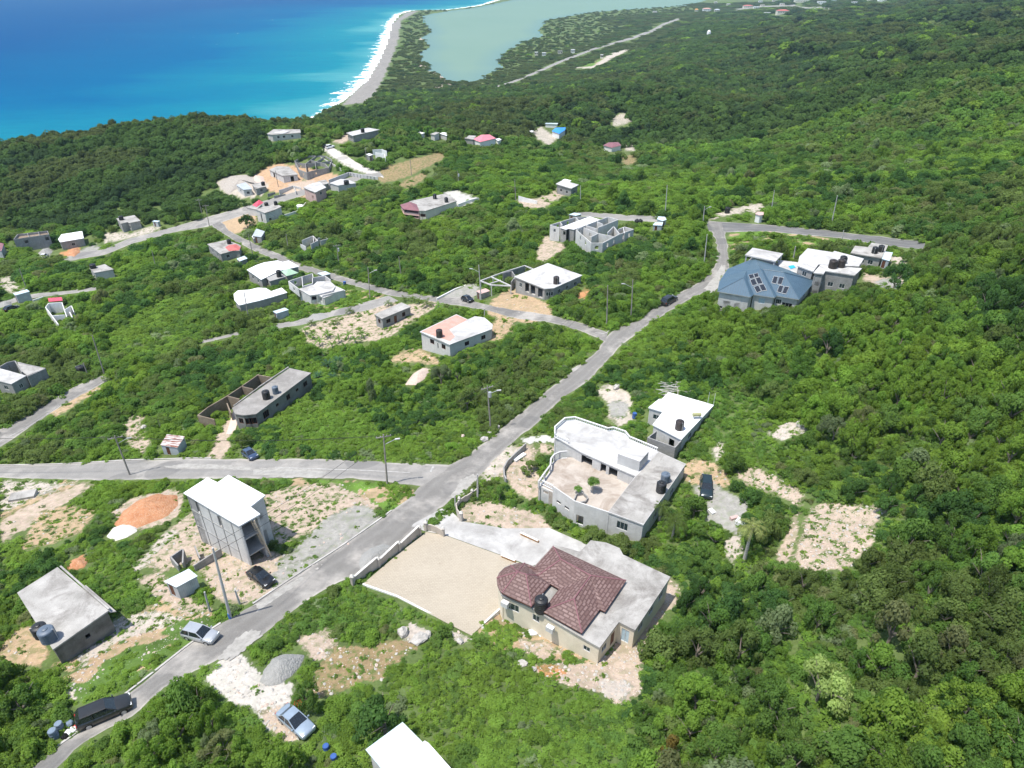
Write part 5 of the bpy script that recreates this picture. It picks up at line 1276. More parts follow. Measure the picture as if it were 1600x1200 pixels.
# little ruins and huts
walls_at('ruined_walls', 'white ruined wall stubs among bushes below the marl track', [[(582,234),(598,233)], [(586,238),(600,240),(602,247)], [(596,233),(604,236)]], (595,250), 3.0, 'white', cat='ruin')
shed('tiny white-roofed hut beside the white wall stubs', [(572,241),(577,239.5),(583,241.5),(577,243.5)], (578,249), 2.4, 'bright_roof', 'block', 0, name='hut')
walls_at('roofless_hut', 'roofless pale block shell overgrown with bushes between two poles', [z2([(810,830),(900,792),(940,830),(880,860)]), z2([(900,792),(905,840)]), z2([(940,812),(1000,798),(1025,815),(960,830)]), z2([(795,860),(840,880)])], (490,388), 2.6, 'block_light', cat='ruin')
shed('grey gabled hut with white front sheet in the bushes beside the junction lane', z2([(395,790),(430,735),(500,755),(470,800)]), (400,375), 2.8, 'zinc_grey', 'block', name='hut')
shed('white sheet roof in front of the grey gabled hut', z2([(390,795),(410,785),(470,775),(480,790),(405,812)]), (400,377), 2.0, 'bright_roof', 'block', name='lean_to')
shed('tiny white roof hut among bushes below the rose house', z2([(762,540),(775,530),(812,530),(818,545),(775,552)]), (468,326), 2.0, 'bright_roof', 'zinc_grey', name='hut')
z6 = lambda pts: zpx(pts, .15, 0, 330)
g = G(52, 391)
root, zt, og = walls_at('roofless_block_house', 'long two-storey roofless block building in four bays against the forest', [z6([(145,292),(185,240),(490,205),(505,240),(310,268),(145,292)]), z6([(280,228),(300,270)]), z6([(395,215),(410,255)])], (52,391), 5.2, 'block', cat='house', down=2,
    ops={3: [(.15, 1.2, 3.0, 4.2)], 4: [(.3, 1.2, 3.0, 4.2)]})
q = [UP(x, y, g.z + 4.3) for x, y in z6([(145,292),(185,240),(490,205),(505,240),(310,268)])]; q = q if area2(q) > 0 else q[::-1]
mb = MB(); mb.prism(inset([V2(p) for p in q], .2), g.z + 4.0, g.z + 4.3); mb.build('floor_slab', M['block_brown'], root, og)
r, zr, P, Q, org = house('white_slab_house', 'small grey house with clean white slab roof and an orange earth bank', z6([(605,290),(640,240),(855,207),(872,280),(625,322)]), (112,388), 3.3, 'block', 'bright_roof', .2, .2, {4: [W_(.4), W_(.75)], 3: [W_(.5)]}, pane='dark')
r, zr, P, Q, org = house('roadside_house', 'grey house with pale L-shaped slab roof above the forest road', z6([(1210,75),(1400,40),(1465,100),(1350,122),(1325,112),(1258,132)]), (200,360), 3.6, 'render', 'slab', .2, .2, {5: [W_(.5)], 3: [W_(.5)], 0: [W_(.5)]}, pane='dark')
tank(190, 343.5, zr, 'black tank on the pale L-shaped slab roof', .9, 1.7)
shed('pale blue tin box hut beside the forest road', zpx([(950,183),(965,177),(1000,180),(985,188)], .25, 0, 300), (244,354), 2.2, 'zinc_white', 'zinc_grey', name='hut')
shed('dark tin shed with maroon roof at the edge of the forest', [(-14,389),(-8,378),(6,381),(2,392)], (0,402), 3.0, 'maroon', 'zinc_grey')
r, zr, P, Q, org = house('hidden_house', 'pale bungalow with grey slab roof half hidden by a spreading tree', z6([(930,592),(1090,550),(1185,605),(980,642)]), (150,437), 3.1, 'render_light', 'slab', .2, .2, {3: [W_(.3), W_(.7)]})
tank(146, 419, zr, 'black squat tank on the roof half hidden by a spreading tree', .95, 1.5)
shed('grey tin shed with pale blue roof at the bend of the narrow lane', z6([(135,856),(280,815),(310,836),(160,874)]), (34,471), 3.0, 'zinc_white', 'zinc_grey')
walls_at('kerb_wall', 'short white wall by the narrow lane', [z6([(340,925),(450,890)])], (60,466), .8, 'white', .25)
rt, zt, og = walls_at('wall_ruin', 'narrow roofless ruin of white walls with a pink slab at its head', [z6([(500,960),(470,1000),(605,1180)]), z6([(640,950),(690,1100)]), z6([(500,960),(640,950)]), z6([(740,985),(765,1050)]), z6([(720,1050),(750,1105)]), z6([(540,1090),(670,1080)]), z6([(670,1030),(740,985)])], (95,500), 2.4, 'white', cat='ruin')
q = [UP(x, y, zt + .2) for x, y in z6([(498,905),(642,895),(652,930),(508,942)])]; mb = MB(); mb.prism(q if area2(q) > 0 else q[::-1], zt + .05, zt + .2); mb.build('pink_slab', M['rosered'], rt, og)
z0_ = lambda pts: zpx(pts, .125, 0, 540)
r, zr, P, Q, org = house('lane_house', 'grey house with half finished roof deck at the end of the marked lane', z0_([(-60,330),(-20,280),(60,300),(330,375),(140,480),(-60,430)]), (25,617), 3.1, 'render', 'white_roof', .1, .2, {4: [W_(.5, 1.4, 1.0, 2.1)], 3: [(.5, .9, 1, 2, 'window')]})
walls_at(None, None, [z0_([(0,262),(90,210),(180,190)]), z0_([(180,190),(270,330)]), z0_([(230,215),(560,285),(335,385)])], (40,610), 3.3, 'block', root=r, part='upper_wall', down=1)
mb = MB(); q = [UP(x, y, G(40, 610).z + 3.2) for x, y in z0_([(215,200),(550,288),(340,375),(250,300)])]; mb.prism(q if area2(q) > 0 else q[::-1], G(40, 610).z + 2.9, G(40, 610).z + 3.2); mb.build('formwork_deck', M['slab'], r, org)
tank(129, 585, None, 'black tank standing on the ground near the marked lane', .95, 2.4)
shed('small shack with rusty striped tin roof beside the west road', [(250,695),(261,679),(289,682),(277,699)], (268,709), 2.2, 'rusty', 'zinc_grey', name='shack')
# workshop roof at the bottom edge
r, zr, P, Q, org = house('tin_roofed_house', 'building with a bluish-white sheet metal roof below the round dark tree', [(571,1171),(629,1128),(661,1160),(712,1214),(655,1262),(600,1206)], (610,1215), 3.0, 'render_light', 'zinc_white', .25, .1, down=1.5)
mb = MB(); q = [UP(x, y, zr + .35) for x, y in [(615,1202),(663.5,1157),(670,1161),(716,1213),(662,1262)]]; mb.prism(q if area2(q) > 0 else q[::-1], zr + .03, zr + .35); mb.build('raised_roof', M['bright_roof'], r, org)
# gate hut and posts by the asphalt road
house('gate_hut', 'slim pale gatehouse with pinkish flat roof above the asphalt road', zpx([(1520,135),(1535,122),(1575,125),(1572,142),(1550,145)], .25, 800, 300), (1187,347), 2.6, 'white', 'rose', .2, .2, cat='hut')
tank(1136, 333, None, 'black tank on the ground beside the pale gatehouse track', .8, 2.0)
# hillside houses toward the lagoon
def small(label, roof, base, h, wm, rm, name='house', hipc=None, cat='house', group=None):
    r, zr, P, Q, org = house(name, label, roof, base, h, wm, rm if not hipc else 'slab', .3, .15, {}, cat=cat, group=group, down=2)
    if hipc: hip(r, org, roof, zr + .01, hipc, rm)
    return r
small('tiny white-roofed box beside the paler twin boxes on the hillside', [(652,207.5),(656,206),(664,207.5),(658,209.5)], (658,213), 2.4, 'block_light', 'bright_roof', 'hut')
small('pale box house with slab roof on the hillside above the brown field', [(672,209.5),(681,206),(687,207),(679,211)], (675,217), 3.2, 'block_light', 'slab', 'box_house')
small('white-roofed box house next to a pale box house above the brown field', [(687,208.5),(692,206.5),(701,208),(698,212)], (693,217), 2.8, 'block_light', 'bright_roof', 'box_house')
small('grey flat-roofed house joined to the pink roofed one', [(724,216),(733,211.5),(744,212),(740,218)], (736,223), 3.0, 'render', 'slab', 'grey_house')
small('house with a pink metal hip roof on the hillside', [(739,217.5),(752,210.5),(765,210),(775,216),(750,222)], (750,226), 3.0, 'white', 'pinkroof', 'pink_metal_house', 1.6)
small('white box in the bushes beside the pink metal roof', [(774,217),(780,216),(784,218),(778,220)], (779,222), 2.2, 'white', 'bright_roof', 'hut')
small('house with a bright blue roof in a pale clearing', [(862,205),(868,199.5),(884,199),(883,203),(874,209)], (870,215), 3.4, 'white', 'brightblue', 'bright_blue_house', 1.0)
small('long white-roofed shed at the top of the pale clearing', [(851.5,193),(853,192),(872,192.2),(871,194)], (862,198), 2.8, 'white', 'zinc_white', 'long_shed', cat='shed')
small('white hut at the edge of the pale clearing by the bright blue roof', [(827,204.5),(830,203),(834,204.5),(831,206.5)], (831,209), 2.6, 'white', 'bright_roof', 'hut')
small('house with a dull maroon hip roof deep in the hillside trees', [(942,227),(951,222.5),(966,222),(971,227),(956,231)], (955,236), 2.8, 'white', 'maroon', 'maroon_roofed_house', 1.2)
r, zr, P, Q, org = house('pale_roofed_house', 'grey box house with pale roof beside a grassy plot and fence', [(868.5,287),(879,281.5),(904.5,288.5),(893,294.5)], (885,304), 3.6, 'block', 'white_roof', .4, .22, {3: [W_(.3), W_(.7)], 2: [W_(.5)]}, pane='dark')
small('small pale upper room behind the box house with pale roof', [(878.5,281),(883,279.5),(893,282),(889,284.5)], (888,291), 3.6, 'block_light', 'bright_roof', 'roof_room', cat='building')
walls_at('white_boundary_wall', 'white boundary wall with posts along a cleared plot', [[(810,306),(820,309),(839,314)]], (815,317), 1.8, 'white')
small('tiny white roof in the far hillside woods', [(687,173.5),(690,172.5),(700,173.5),(697,175)], (693,177), 3, 'white', 'bright_roof', 'hut')
# far town along the coast road and up the slope
FAR = [(1104,18,12,'pink','pinkish'),(1120,18.5,8,'zinc_grey','bluish'),(1168,13,14,'red','red-roofed'),(1181,13.5,8,'white','white'),(1191,10.5,6,'cream2','cream'),(1222,22,18,'red','long red-roofed'),(1198,23.5,9,'white','pale'),
       (1248,4,14,'bright_roof','tall white'),(1259,3.5,9,'bright_roof','bright white'),(1283,6.5,12,'white','white flat'),(1222,8.5,7,'white','small white'),(1210,3,7,'cream2','tan'),(1188,4,6,'white','whitish'),(1138,8.5,5,'white','tiny white'),
       (1118,5.5,5,'white','little pale'),(1335,6,10,'bright_roof','long white'),(1358,2,8,'cream2','tall cream'),(1302,3.5,8,'zinc_white','blue-white'),(1378,2,12,'cream2','wide cream'),(1023,21,6,'white','white shore'),(1088,18,5,'orange','orange'),
       (850,88,6,'white','roadside white'),(838,87,5,'white','roadside pale'),(875,85,7,'slab','roadside grey'),(895,83,6,'white','roadside whitish'),(940,91.5,4,'bright_roof','clearing white')]
for i, (px, py, wpx, rm, word) in enumerate(FAR):
    g = G(px, py); k = ppm(g); wd = wpx / k; zb = g.z
    org = (g.x, g.y, zb); root = thing('far_house', f'{word} distant house ' + ('by the coast road' if py > 60 else 'among the trees toward the far shore') + f'{["", " in a cluster", " on the slope", " near others"][i % 4]}', 'house', org)
    hh = 7.5 if wpx > 11 else 5.5; dp = wd * .55
    mb = MB(); mb.box(g.x, g.y, zb - 3, wd, dp, hh + 3); mb.build('wall', M['cream2' if i % 3 else 'white'], root, org)
    mb = MB(); e = .6; z = zb + hh
    if rm in ('red', 'pink', 'zinc_grey', 'orange'):
        mb.hull([(g.x - wd/2 - e, g.y - dp/2 - e, z), (g.x + wd/2 + e, g.y - dp/2 - e, z), (g.x + wd/2 + e, g.y + dp/2 + e, z), (g.x - wd/2 - e, g.y + dp/2 + e, z)],
                [(g.x - wd/2 + dp/2, g.y - .1, z + 2.4), (g.x + wd/2 - dp/2, g.y - .1, z + 2.4), (g.x + wd/2 - dp/2, g.y + .1, z + 2.4), (g.x - wd/2 + dp/2, g.y + .1, z + 2.4)])
    else: mb.box(g.x, g.y, z + .01, wd + e, dp + e, .4)
    mb.build('roof', M[rm], root, org)
    hide([(g.x - wd/2, g.y - dp/2, z), (g.x + wd/2, g.y - dp/2, z), (g.x + wd/2, g.y + dp/2, z + 2), (g.x - wd/2, g.y + dp/2, z + 2)], .75)
    for q in range(max(2, int(wd / 5))):
        mb = MB(); mb.box(g.x - wd/2 + wd * (q + .5) / max(2, int(wd / 5)), g.y - dp/2 - .02, zb + hh * .45, 1.6, .08, 1.8); mb.build('window', M['dark'], root, org)
# white water tower in the wood
g = G(1106.5, 60); root = thing('domed_tower', 'small white domed tower rising from the far woods', 'tower', g)
k = ppm(g); rr0 = 3.2 / k
mb = MB(); mb.lathe(g.x, g.y, [(rr0 * .9, g.z - 2), (rr0, g.z + 6 / k), (rr0 * .9, g.z + 8.5 / k)], 14); mb.build('shaft', M['white'], root, g)
mb = MB(); mb.lathe(g.x, g.y, [(rr0 * .95, g.z + 8.5 / k), (rr0 * .8, g.z + 10 / k), (rr0 * .45, g.z + 11.3 / k), (.1, g.z + 11.9 / k)], 14); mb.build('dome', M['white'], root, g)

hide([(g.x - rr0, g.y, g.z + 11), (g.x + rr0, g.y, g.z + 11), (g.x, g.y + rr0, g.z + 12)], .6)

# half-built walls and rubble round the orange yard
walls_at('site_walls', 'low half-built block walls on the tan yard before the grey slab house', [[(436,297),(458,290),(470,293)],[(458,290),(462,299)]], (455,302), 1.6, 'block_light')
walls_at('site_walls', 'row of block stubs between the bluish tin cottage and the tan yard', [[(418,303),(430,300)],[(428,306),(446,303)]], (430,310), 1.2, 'block')
walls_at('site_walls', 'broken block wall along the far side of the marl track', [[(497,243),(520,256),(538,266)]], (515,260), 1.1, 'block_light')
walls_at('site_walls', 'pale yard wall beside the crimson hip roofed house', [[(440,337),(468,328),(478,316)]], (460,338), 1.2, 'white')
# ------------------------------------------------------------------ the paved yard, drive and boundary walls
def pavermat():
    m, n, b = newmat('beige_pavers'); k = NB(n); p = k.pos(1)
    br = n.nodes.new('ShaderNodeTexBrick'); n.links.new(k.pos(1), br.inputs['Vector'])
    br.inputs['Scale'].default_value = 1; br.inputs['Brick Width'].default_value = .45; br.inputs['Row Height'].default_value = .3; br.inputs['Mortar Size'].default_value = .025
    br.inputs['Color1'].default_value = (.42,.368,.29,1); br.inputs['Color2'].default_value = (.375,.328,.258,1); br.inputs['Mortar'].default_value = (.30,.26,.20,1)
    c = k.mix(k.ramp(k.noise(p, .25, 5, .65), .3, .7, 0, .6), br.outputs['Color'], (.445,.392,.312))
    c = k.mix(k.ramp(k.noise(p, 1.3, 5, .75), .62, .72, 0, .55), c, (.26,.21,.15))
    n.links.new(c, b.inputs['Base Color']); b.inputs['Roughness'].default_value = .9; b.inputs['Specular IOR Level'].default_value = .15
    return m
sheet('paved_yard', [(566,914),(620,868),(666,832),(695,837),(784,869),(812,880),(818,905),(800,940),(783,951),(757,974),(737,994),(690,970),(660,953),(615,932)], pavermat(), .10)
sheet('driveway', [(640,822),(690,795),(706,800),(722,815),(790,826),(858,825),(935,858),(905,866),(870,872),(830,885),(814,879),(784,868),(695,836),(666,831)], surf('driveway_concrete', (.36,.35,.335), (.50,.49,.47), .35, (.24,.23,.215), .65), .06)
M['wallcap'] = plain('wall_coping', (.60,.57,.52), .8)
M['yardwall'] = surf('yard_wall_render', (.40,.36,.31), (.50,.455,.40), .8, (.30,.26,.22), .4, streak=.2)
bw = thing('boundary_wall', 'long rendered boundary wall with capped piers between road and beige yard', 'wall', G(600, 885))
org = tuple(bw.location)
piers = [(552,914),(592,886),(624,861),(656,836)]
mb = MB(); P4 = [G(*p) for p in piers]
for a, b in zip(P4[:-1], P4[1:]):
    A, B = V2(a), V2(b); u = (B - A).normalized(); n_ = 8; L = (B - A).length
    z1 = max(a.z, b.z) + 1.15
    mb.obox((A + B) / 2, u, L / 2 - .19, .09, min(a.z, b.z) - .6, z1); 
mb.build('wall', M['yardwall'], bw, org)
mb = MB()
for k, (a, b) in enumerate(zip(P4[:-1], P4[1:])):
    A, B = V2(a), V2(b); u = (B - A).normalized(); L = (B - A).length; z1 = max(a.z, b.z) + 1.15; mb.obox((A + B) / 2, u, L / 2 - .19, .14, z1 + .003, z1 + .1)
    
mb.build('coping', M['wallcap'], bw, org)
def pier(parent, org, p, hh=1.55, w_=.2, name='pier'):
    mb = MB(); mb.obox(p, u, w_, w_, p.z - .6, p.z + hh); o = mb.build(name, M['yardwall'], parent, org)
    mb = MB(); mb.hull([(p.x + sx * (w_ + .06), p.y + sy * (w_ + .06), p.z + hh + .003) for sx, sy in ((-1,-1),(1,-1),(1,1),(-1,1))], [(p.x + sx * .08, p.y + sy * .08, p.z + hh + .28) for sx, sy in ((-1,-1),(1,-1),(1,1),(-1,1))])
    mb.build('cap', M['wallcap'], o, org)
for p in P4: pier(bw, org, p)
gw = thing('gate_wall', 'short curved wall between two piers at the near side of the drive gate', 'wall', G(680, 835)); org = tuple(gw.location)
pts = [G(666,829), G(674,829), G(684,833), G(693,838)]
mb = MB()
for k, (a, b) in enumerate(zip(pts[:-1], pts[1:])): wall(mb, b, a, a.z - .5, pts[0].z + 1.2 - .002 * k, .16)
mb.build('wall', M['yardwall'], gw, org); pier(gw, org, pts[0], 1.6); pier(gw, org, pts[-1], 1.5, .16)
gw = thing('entrance_wall', 'curved rendered wall with piers on the far side of the drive gate', 'wall', G(725, 800)); org = tuple(gw.location)
pts = [G(721,814), G(714,806), G(712,797), G(718,790), G(728,784), G(738,778), G(747,771)]
mb = MB()
for k, (a, b) in enumerate(zip(pts[:-1], pts[1:])): wall(mb, b, a, a.z - .6, max(a.z, b.z) + 1.2 - .002 * (k % 2), .16)
mb.build('wall', M['yardwall'], gw, org); pier(gw, org, pts[0], 1.6); pier(gw, org, pts[3], 1.5, .15); pier(gw, org, pts[5], 1.5, .15)
walls_at('road_wall', 'low bare block wall bending along the road before the terrace house', [[(821,692),(792,719),(786,730),(787,742),(790,748)]], (800,730), 1.1, 'render', .2)
walls_at('yard_kerb', 'low white-edged retaining kerb along the lower side of the beige yard', [[(566,913),(620,932),(660,953),(692,970),(737,994)]], (640,945), .15, 'white', .22, down=1.2)
walls_at('yard_kerb', 'short white kerb from the yard corner to the cream house', [[(737,994),(757,974),(784,949)]], (757,976), .15, 'white', .2)
for (a, b), lb in ((((783,867),(805,876)), 'low orange parapet where the yard meets the cream house'), (((813,832),(841,845)), 'low orange parapet on the far side of the concrete drive')):
    r0, zt, og = walls_at('parapet_wall', lb, [[a, b]], a, .55, 'orange', .22, down=.4)
    A, B = UP(*a, zt + .01), UP(*b, zt + .01); mb = MB(); mb.obox((V2(A) + V2(B)) / 2, (V2(B) - V2(A)).normalized(), (V2(B) - V2(A)).length / 2, .16, zt + .005, zt + .08); mb.build('coping', M['frame'], r0, og)
# roadside kerb
def kerb(px, w_=.22, hh=.14):
    W = [G(*p) for p in px]; P, L = resample([(p.x, p.y) for p in W], 2); n = int(L / 1.2); P = smooth(resample([(p.x, p.y) for p in W], n)[0], 2)
    z = H(P[:, 0], P[:, 1]); mb = MB(); v = []
    for i in range(n):
        t = P[min(i + 1, n - 1)] - P[max(i - 1, 0)]; t = t / np.linalg.norm(t); q = np.array([-t[1], t[0]]) * w_ / 2
        v.append([(P[i][0] - q[0], P[i][1] - q[1], z[i] - .1), (P[i][0] - q[0], P[i][1] - q[1], z[i] + hh), (P[i][0] + q[0], P[i][1] + q[1], z[i] + hh), (P[i][0] + q[0], P[i][1] + q[1], z[i] - .1)])
    for a, b in zip(v[:-1], v[1:]):
        for j in range(3): mb.face([a[j], a[j+1], b[j+1], b[j]])
    tag(mb.build('kerb', M['concrete']), kind='structure')
kerb([(75,1177),(130,1139),(185,1093),(240,1051),(300,1003),(345,974)]); kerb([(395,944),(470,894),(530,856),(590,814),(612,798)])
kerb([(-20,727),(100,725),(200,719),(300,716),(330,716)])
# painted road marks
def mark(px, w_, name='road_marking'):
    W = [G(*p) for p in px]; P, L = resample([(p.x, p.y) for p in W], 2); n = max(3, int(L / .8)); P = resample([(p.x, p.y) for p in W], n)[0]; z = H(P[:, 0], P[:, 1]) + .085
    mb = MB(); v = []
    for i in range(n):
        t = P[min(i + 1, n - 1)] - P[max(i - 1, 0)]; t = t / np.linalg.norm(t); q = np.array([-t[1], t[0]]) * w_ / 2
        v.append([(P[i][0] - q[0], P[i][1] - q[1], z[i]), (P[i][0] + q[0], P[i][1] + q[1], z[i])])
    for a, b in zip(v[:-1], v[1:]): mb.face([a[0], a[1], b[1], b[0]])
    tag(mb.build(name, M['roadpaint']), kind='structure')
M['roadpaint'] = surf('worn_road_paint', (.27,.262,.245), (.46,.45,.43), 1.5)
mark([(430,731),(520,734),(600,737),(640,739)], .18); mark([(673,738),(678,727)], .35); mark([(0,690),(50,664),(92,634)], .15); mark([(930,520),(945,522),(957,513),(962,511)], .2)

# ------------------------------------------------------------------ cars
def make_car(kind, paint, L=4.5, Wd=1.74, hh=1.45):
    root = thing('parked_car', '', 'car', (0, 0, 0)); l, w_ = L / 2, Wd / 2
    suv = kind in ('suv',); belt = .62 * hh; hood = .58 * hh if not suv else .60 * hh; gc = .2 if not suv else .26
    tail = {'sedan': .62 * hh, 'hatch': belt, 'wagon': belt, 'suv': belt}[kind]
    wb = {'sedan': (.24, .02, -.20, -.36), 'hatch': (.27, .06, -.30, -.455), 'wagon': (.25, .05, -.38, -.475), 'suv': (.22, .05, -.40, -.475)}[kind]
    st = [(l, gc + .12, .42 * hh, w_ * .72), (l * .965, gc + .02, .50 * hh, w_ * .88), (l * .82, gc, hood * .95, w_ * .97), (L * wb[0] + .1, gc, hood + .04, w_), (0, gc, belt, w_), (-l * .55, gc, belt, w_),
          (L * wb[3] * 1.0, gc, tail, w_ * .985), (-l * .95, gc + .05, tail * .97, w_ * .93), (-l, gc + .16, tail * .85, w_ * .80)]
    mb = MB(); rings = []
    for x, zb, zt, hw in st:
        rings.append([(x, -hw * .86, zb), (x, -hw * .99, zb + .10), (x, -hw, zb + (zt - zb) * .55), (x, -hw * .95, zt - .05), (x, -hw * .80, zt), (x, 0, zt + .025), (x, hw * .80, zt), (x, hw * .95, zt - .05), (x, hw, zb + (zt - zb) * .55), (x, hw * .99, zb + .10), (x, hw * .86, zb)])
    for a, b in zip(rings[:-1], rings[1:]):
        n = len(a)
        for k in range(n): mb.face([a[k], a[(k+1) % n], b[(k+1) % n], b[k]])
    mb.face(rings[0][::-1]); mb.face(rings[-1])
    body = mb.build('body', paint, root, smooth=True); 
    import bmesh
    bm = bmesh.new(); bm.from_mesh(body.data); bmesh.ops.remove_doubles(bm, verts=bm.verts, dist=.0005); bmesh.ops.recalc_face_normals(bm, faces=bm.faces); bm.to_mesh(body.data); bm.free()
    # greenhouse
    xs = [L * q for q in wb]; rz = hh; bz = belt - .02; bw_, rw = w_ * .93, w_ * .74
    F = [(xs[0], bw_ * .95, hood + .02), (xs[1], rw * .97, rz - .03), (xs[2], rw * .97, rz - .02), (xs[3], bw_ * .93, tail - .02 if kind == 'sedan' else belt + .02)]
    q = lambda i, s_: (F[i][0], F[i][1] * s_, F[i][2])
    mb = MB(); nx = 5
    for i in range(nx):                              # gently crowned roof panel
        for j in range(4):
            def rp(a, b):
                x = xs[1] + (xs[2] - xs[1]) * a / nx; y = rw * .98 * (b / 2 - 1); return (x, y, rz - .03 + .05 * (1 - (b / 2 - 1) ** 2) * (1 - .5 * (2 * a / nx - 1) ** 2))
            mb.face([rp(i, j), rp(i, j + 1), rp(i + 1, j + 1), rp(i + 1, j)][::-1] if xs[2] < xs[1] else [rp(i, j), rp(i + 1, j), rp(i + 1, j + 1), rp(i, j + 1)])
    for s_ in (-1, 1):                               # pillars
        for i in (0, 2):
            a, b = Vector(q(i, s_)), Vector(q(i + 1, s_)); mb.tube(a, b, .05, n=5)
        mb.tube(q(1, s_), q(2, s_), .05, n=5)
        m1 = Vector((xs[1] * .45 + xs[2] * .55, rw * .985 * s_, rz - .04)); m2 = Vector((m1.x, bw_ * 1.0 * s_, belt - .02)); mb.tube(m1, m2, .05, n=5)
    mb.build('roof', paint, root, smooth=False)
    mb = MB(); mb.face([q(0, 1), q(0, -1), q(1, -1), q(1, 1)][::-1]); mb.build('windshield', M['carglass'], root)
    mb = MB(); mb.face([q(2, 1), q(2, -1), q(3, -1), q(3, 1)][::-1]); mb.build('rear_window', M['carglass'], root)
    for s_ in (-1, 1):
        mb = MB(); f = [q(0, s_), q(1, s_), q(2, s_), q(3, s_), (xs[3] + .1, bw_ * s_, belt - .03), (xs[0], bw_ * s_, belt - .03)]; mb.face(f if s_ < 0 else f[::-1]); mb.build('side_window', M['carglass'], root)
        for x in (l * .64, -l * .60):
            r_ = .33 if not suv else .38; y = (w_ - .10) * s_
            wt = MB(); wt.tube((x, y - .11, r_), (x, y + .11, r_), r_, n=18); tyre = wt.build('tyre', M['rubber'], None)
            wr = MB(); wr.tube((x, y + .112 * s_, r_), (x, y + .125 * s_, r_), r_ * .64, n=14); rim = wr.build('rim', M['alloy'], None)
            we = thing('wheel', None, None, (0, 0, 0)); we.parent = root; tyre.parent = we; rim.parent = we
        mb = MB(); mb.obox((l * .945, w_ * .66 * s_), Vector((1, 0)), .07, .17, .43 * hh, .51 * hh); mb.build('headlight', M['lamp'], root)
        mb = MB(); mb.obox((-l * .965, w_ * .74 * s_), Vector((1, 0)), .06, .12, tail * .66, tail * .90); mb.build('taillight', M['redlamp'], root)
        mb = MB(); mb.obox((xs[0] - .15, (w_ + .07) * s_), Vector((1, 0)), .06, .09, belt, belt + .14); mb.build('mirror', paint, root)
    mb = MB(); mb.obox((-l * .985, 0), Vector((1, 0)), .03, .26, tail * .55, tail * .55 + .11); mb.build('number_plate', M['frame'], root)
    return root
def carpaint(name, c, metal=.35, rough=.28):
    m, n, b = newmat(name); k = NB(n)
    cc = k.mix(1, c, k.ramp(k.noise(k.pos(1), 1.5, 4), .3, .7, .9, 1.08), 'MULTIPLY'); n.links.new(cc, b.inputs['Base Color'])
    b.inputs['Metallic'].default_value = metal; b.inputs['Roughness'].default_value = rough; b.inputs['Coat Weight'].default_value = .5; b.inputs['Coat Roughness'].default_value = .05
    return m
PA = dict(silver=carpaint('silver_paint', (.42,.44,.46)), blues=carpaint('silver_blue_paint', (.32,.39,.46)), black=carpaint('black_paint', (.012,.013,.015), .1), dark=carpaint('dark_grey_paint', (.028,.029,.028), .2), navy=carpaint('navy_paint', (.05,.08,.15), .3), green=carpaint('dark_teal_paint', (.02,.035,.04), .2), white=carpaint('white_car_paint', (.75,.75,.75), 0))
def car(rear_px, front_px, kind, paint, label, dims, name='parked_car'):
    a, b = G(*rear_px), G(*front_px); c = (a + b) / 2; d = (b - a)
    o = make_car(kind, PA[paint], *dims); o.location = (c.x, c.y, H1(c.x, c.y) + .07); o.rotation_euler = (0, math.asin(max(-.2, min(.2, -d.z / d.length))), math.atan2(d.y, d.x)); o.name = name
    tag(o, label, 'car', 'cars parked along the village roads')
    dv = Vector((d.x, d.y, 0)).normalized(); sv = Vector((-dv.y, dv.x, 0)); hide([c + dv * a_ * dims[0] * .5 + sv * b_ * .9 + Vector((0, 0, dims[2])) for a_ in (-1, 1) for b_ in (-1, 1)], .9); FOOT.pop(); return o
car((291,990), (341,1003), 'wagon', 'silver', 'silver estate car parked on the verge of the lower road', (4.4, 1.7, 1.5))
car((392,895), (427,919), 'sedan', 'black', 'black saloon car parked before the tall block house', (4.5, 1.75, 1.42))
car((131,1133), (199,1104), 'suv', 'dark', 'dark grey people carrier stopped on the lower road beside dense trees', (4.9, 1.85, 1.75))
car((443,1115), (486,1152), 'sedan', 'blues', 'silver-blue saloon parked on pale marl beside a round shrub', (4.5, 1.74, 1.45))
car((383,709), (401,720), 'hatch', 'navy', 'dark blue hatchback parked by the west road below the garden path', (4.0, 1.68, 1.45), 'hatchback')
car((1102,747), (1103,788), 'suv', 'green', 'dark green four-wheel-drive parked on gravel behind the terrace house', (4.5, 1.8, 1.7), 'off_roader')
car((721,468), (741,474), 'hatch', 'black', 'small black hatchback driving past the gravel patch and block hut', (3.9, 1.68, 1.5), 'hatchback')
car((1036,479), (1054,468), 'suv', 'dark', 'dark covered pickup half hidden by bushes beside the climbing road', (5.2, 1.9, 1.9), 'pickup')
car((512,233), (520,231), 'suv', 'white', 'white van at the top of the pale marl track', (4.6, 1.8, 1.9), 'van')
car((505,229), (511,232), 'hatch', 'black', 'dark car beside the white van on the marl track', (4.2, 1.75, 1.5), 'hatchback')
car((67,405), (73,400), 'hatch', 'white', 'white car near the gravel heap by the forest edge', (4.2, 1.7, 1.5), 'hatchback')
car((14,486), (23,483), 'hatch', 'black', 'black car on the narrow lane by the grey tin shed', (4.2, 1.7, 1.45), 'hatchback')

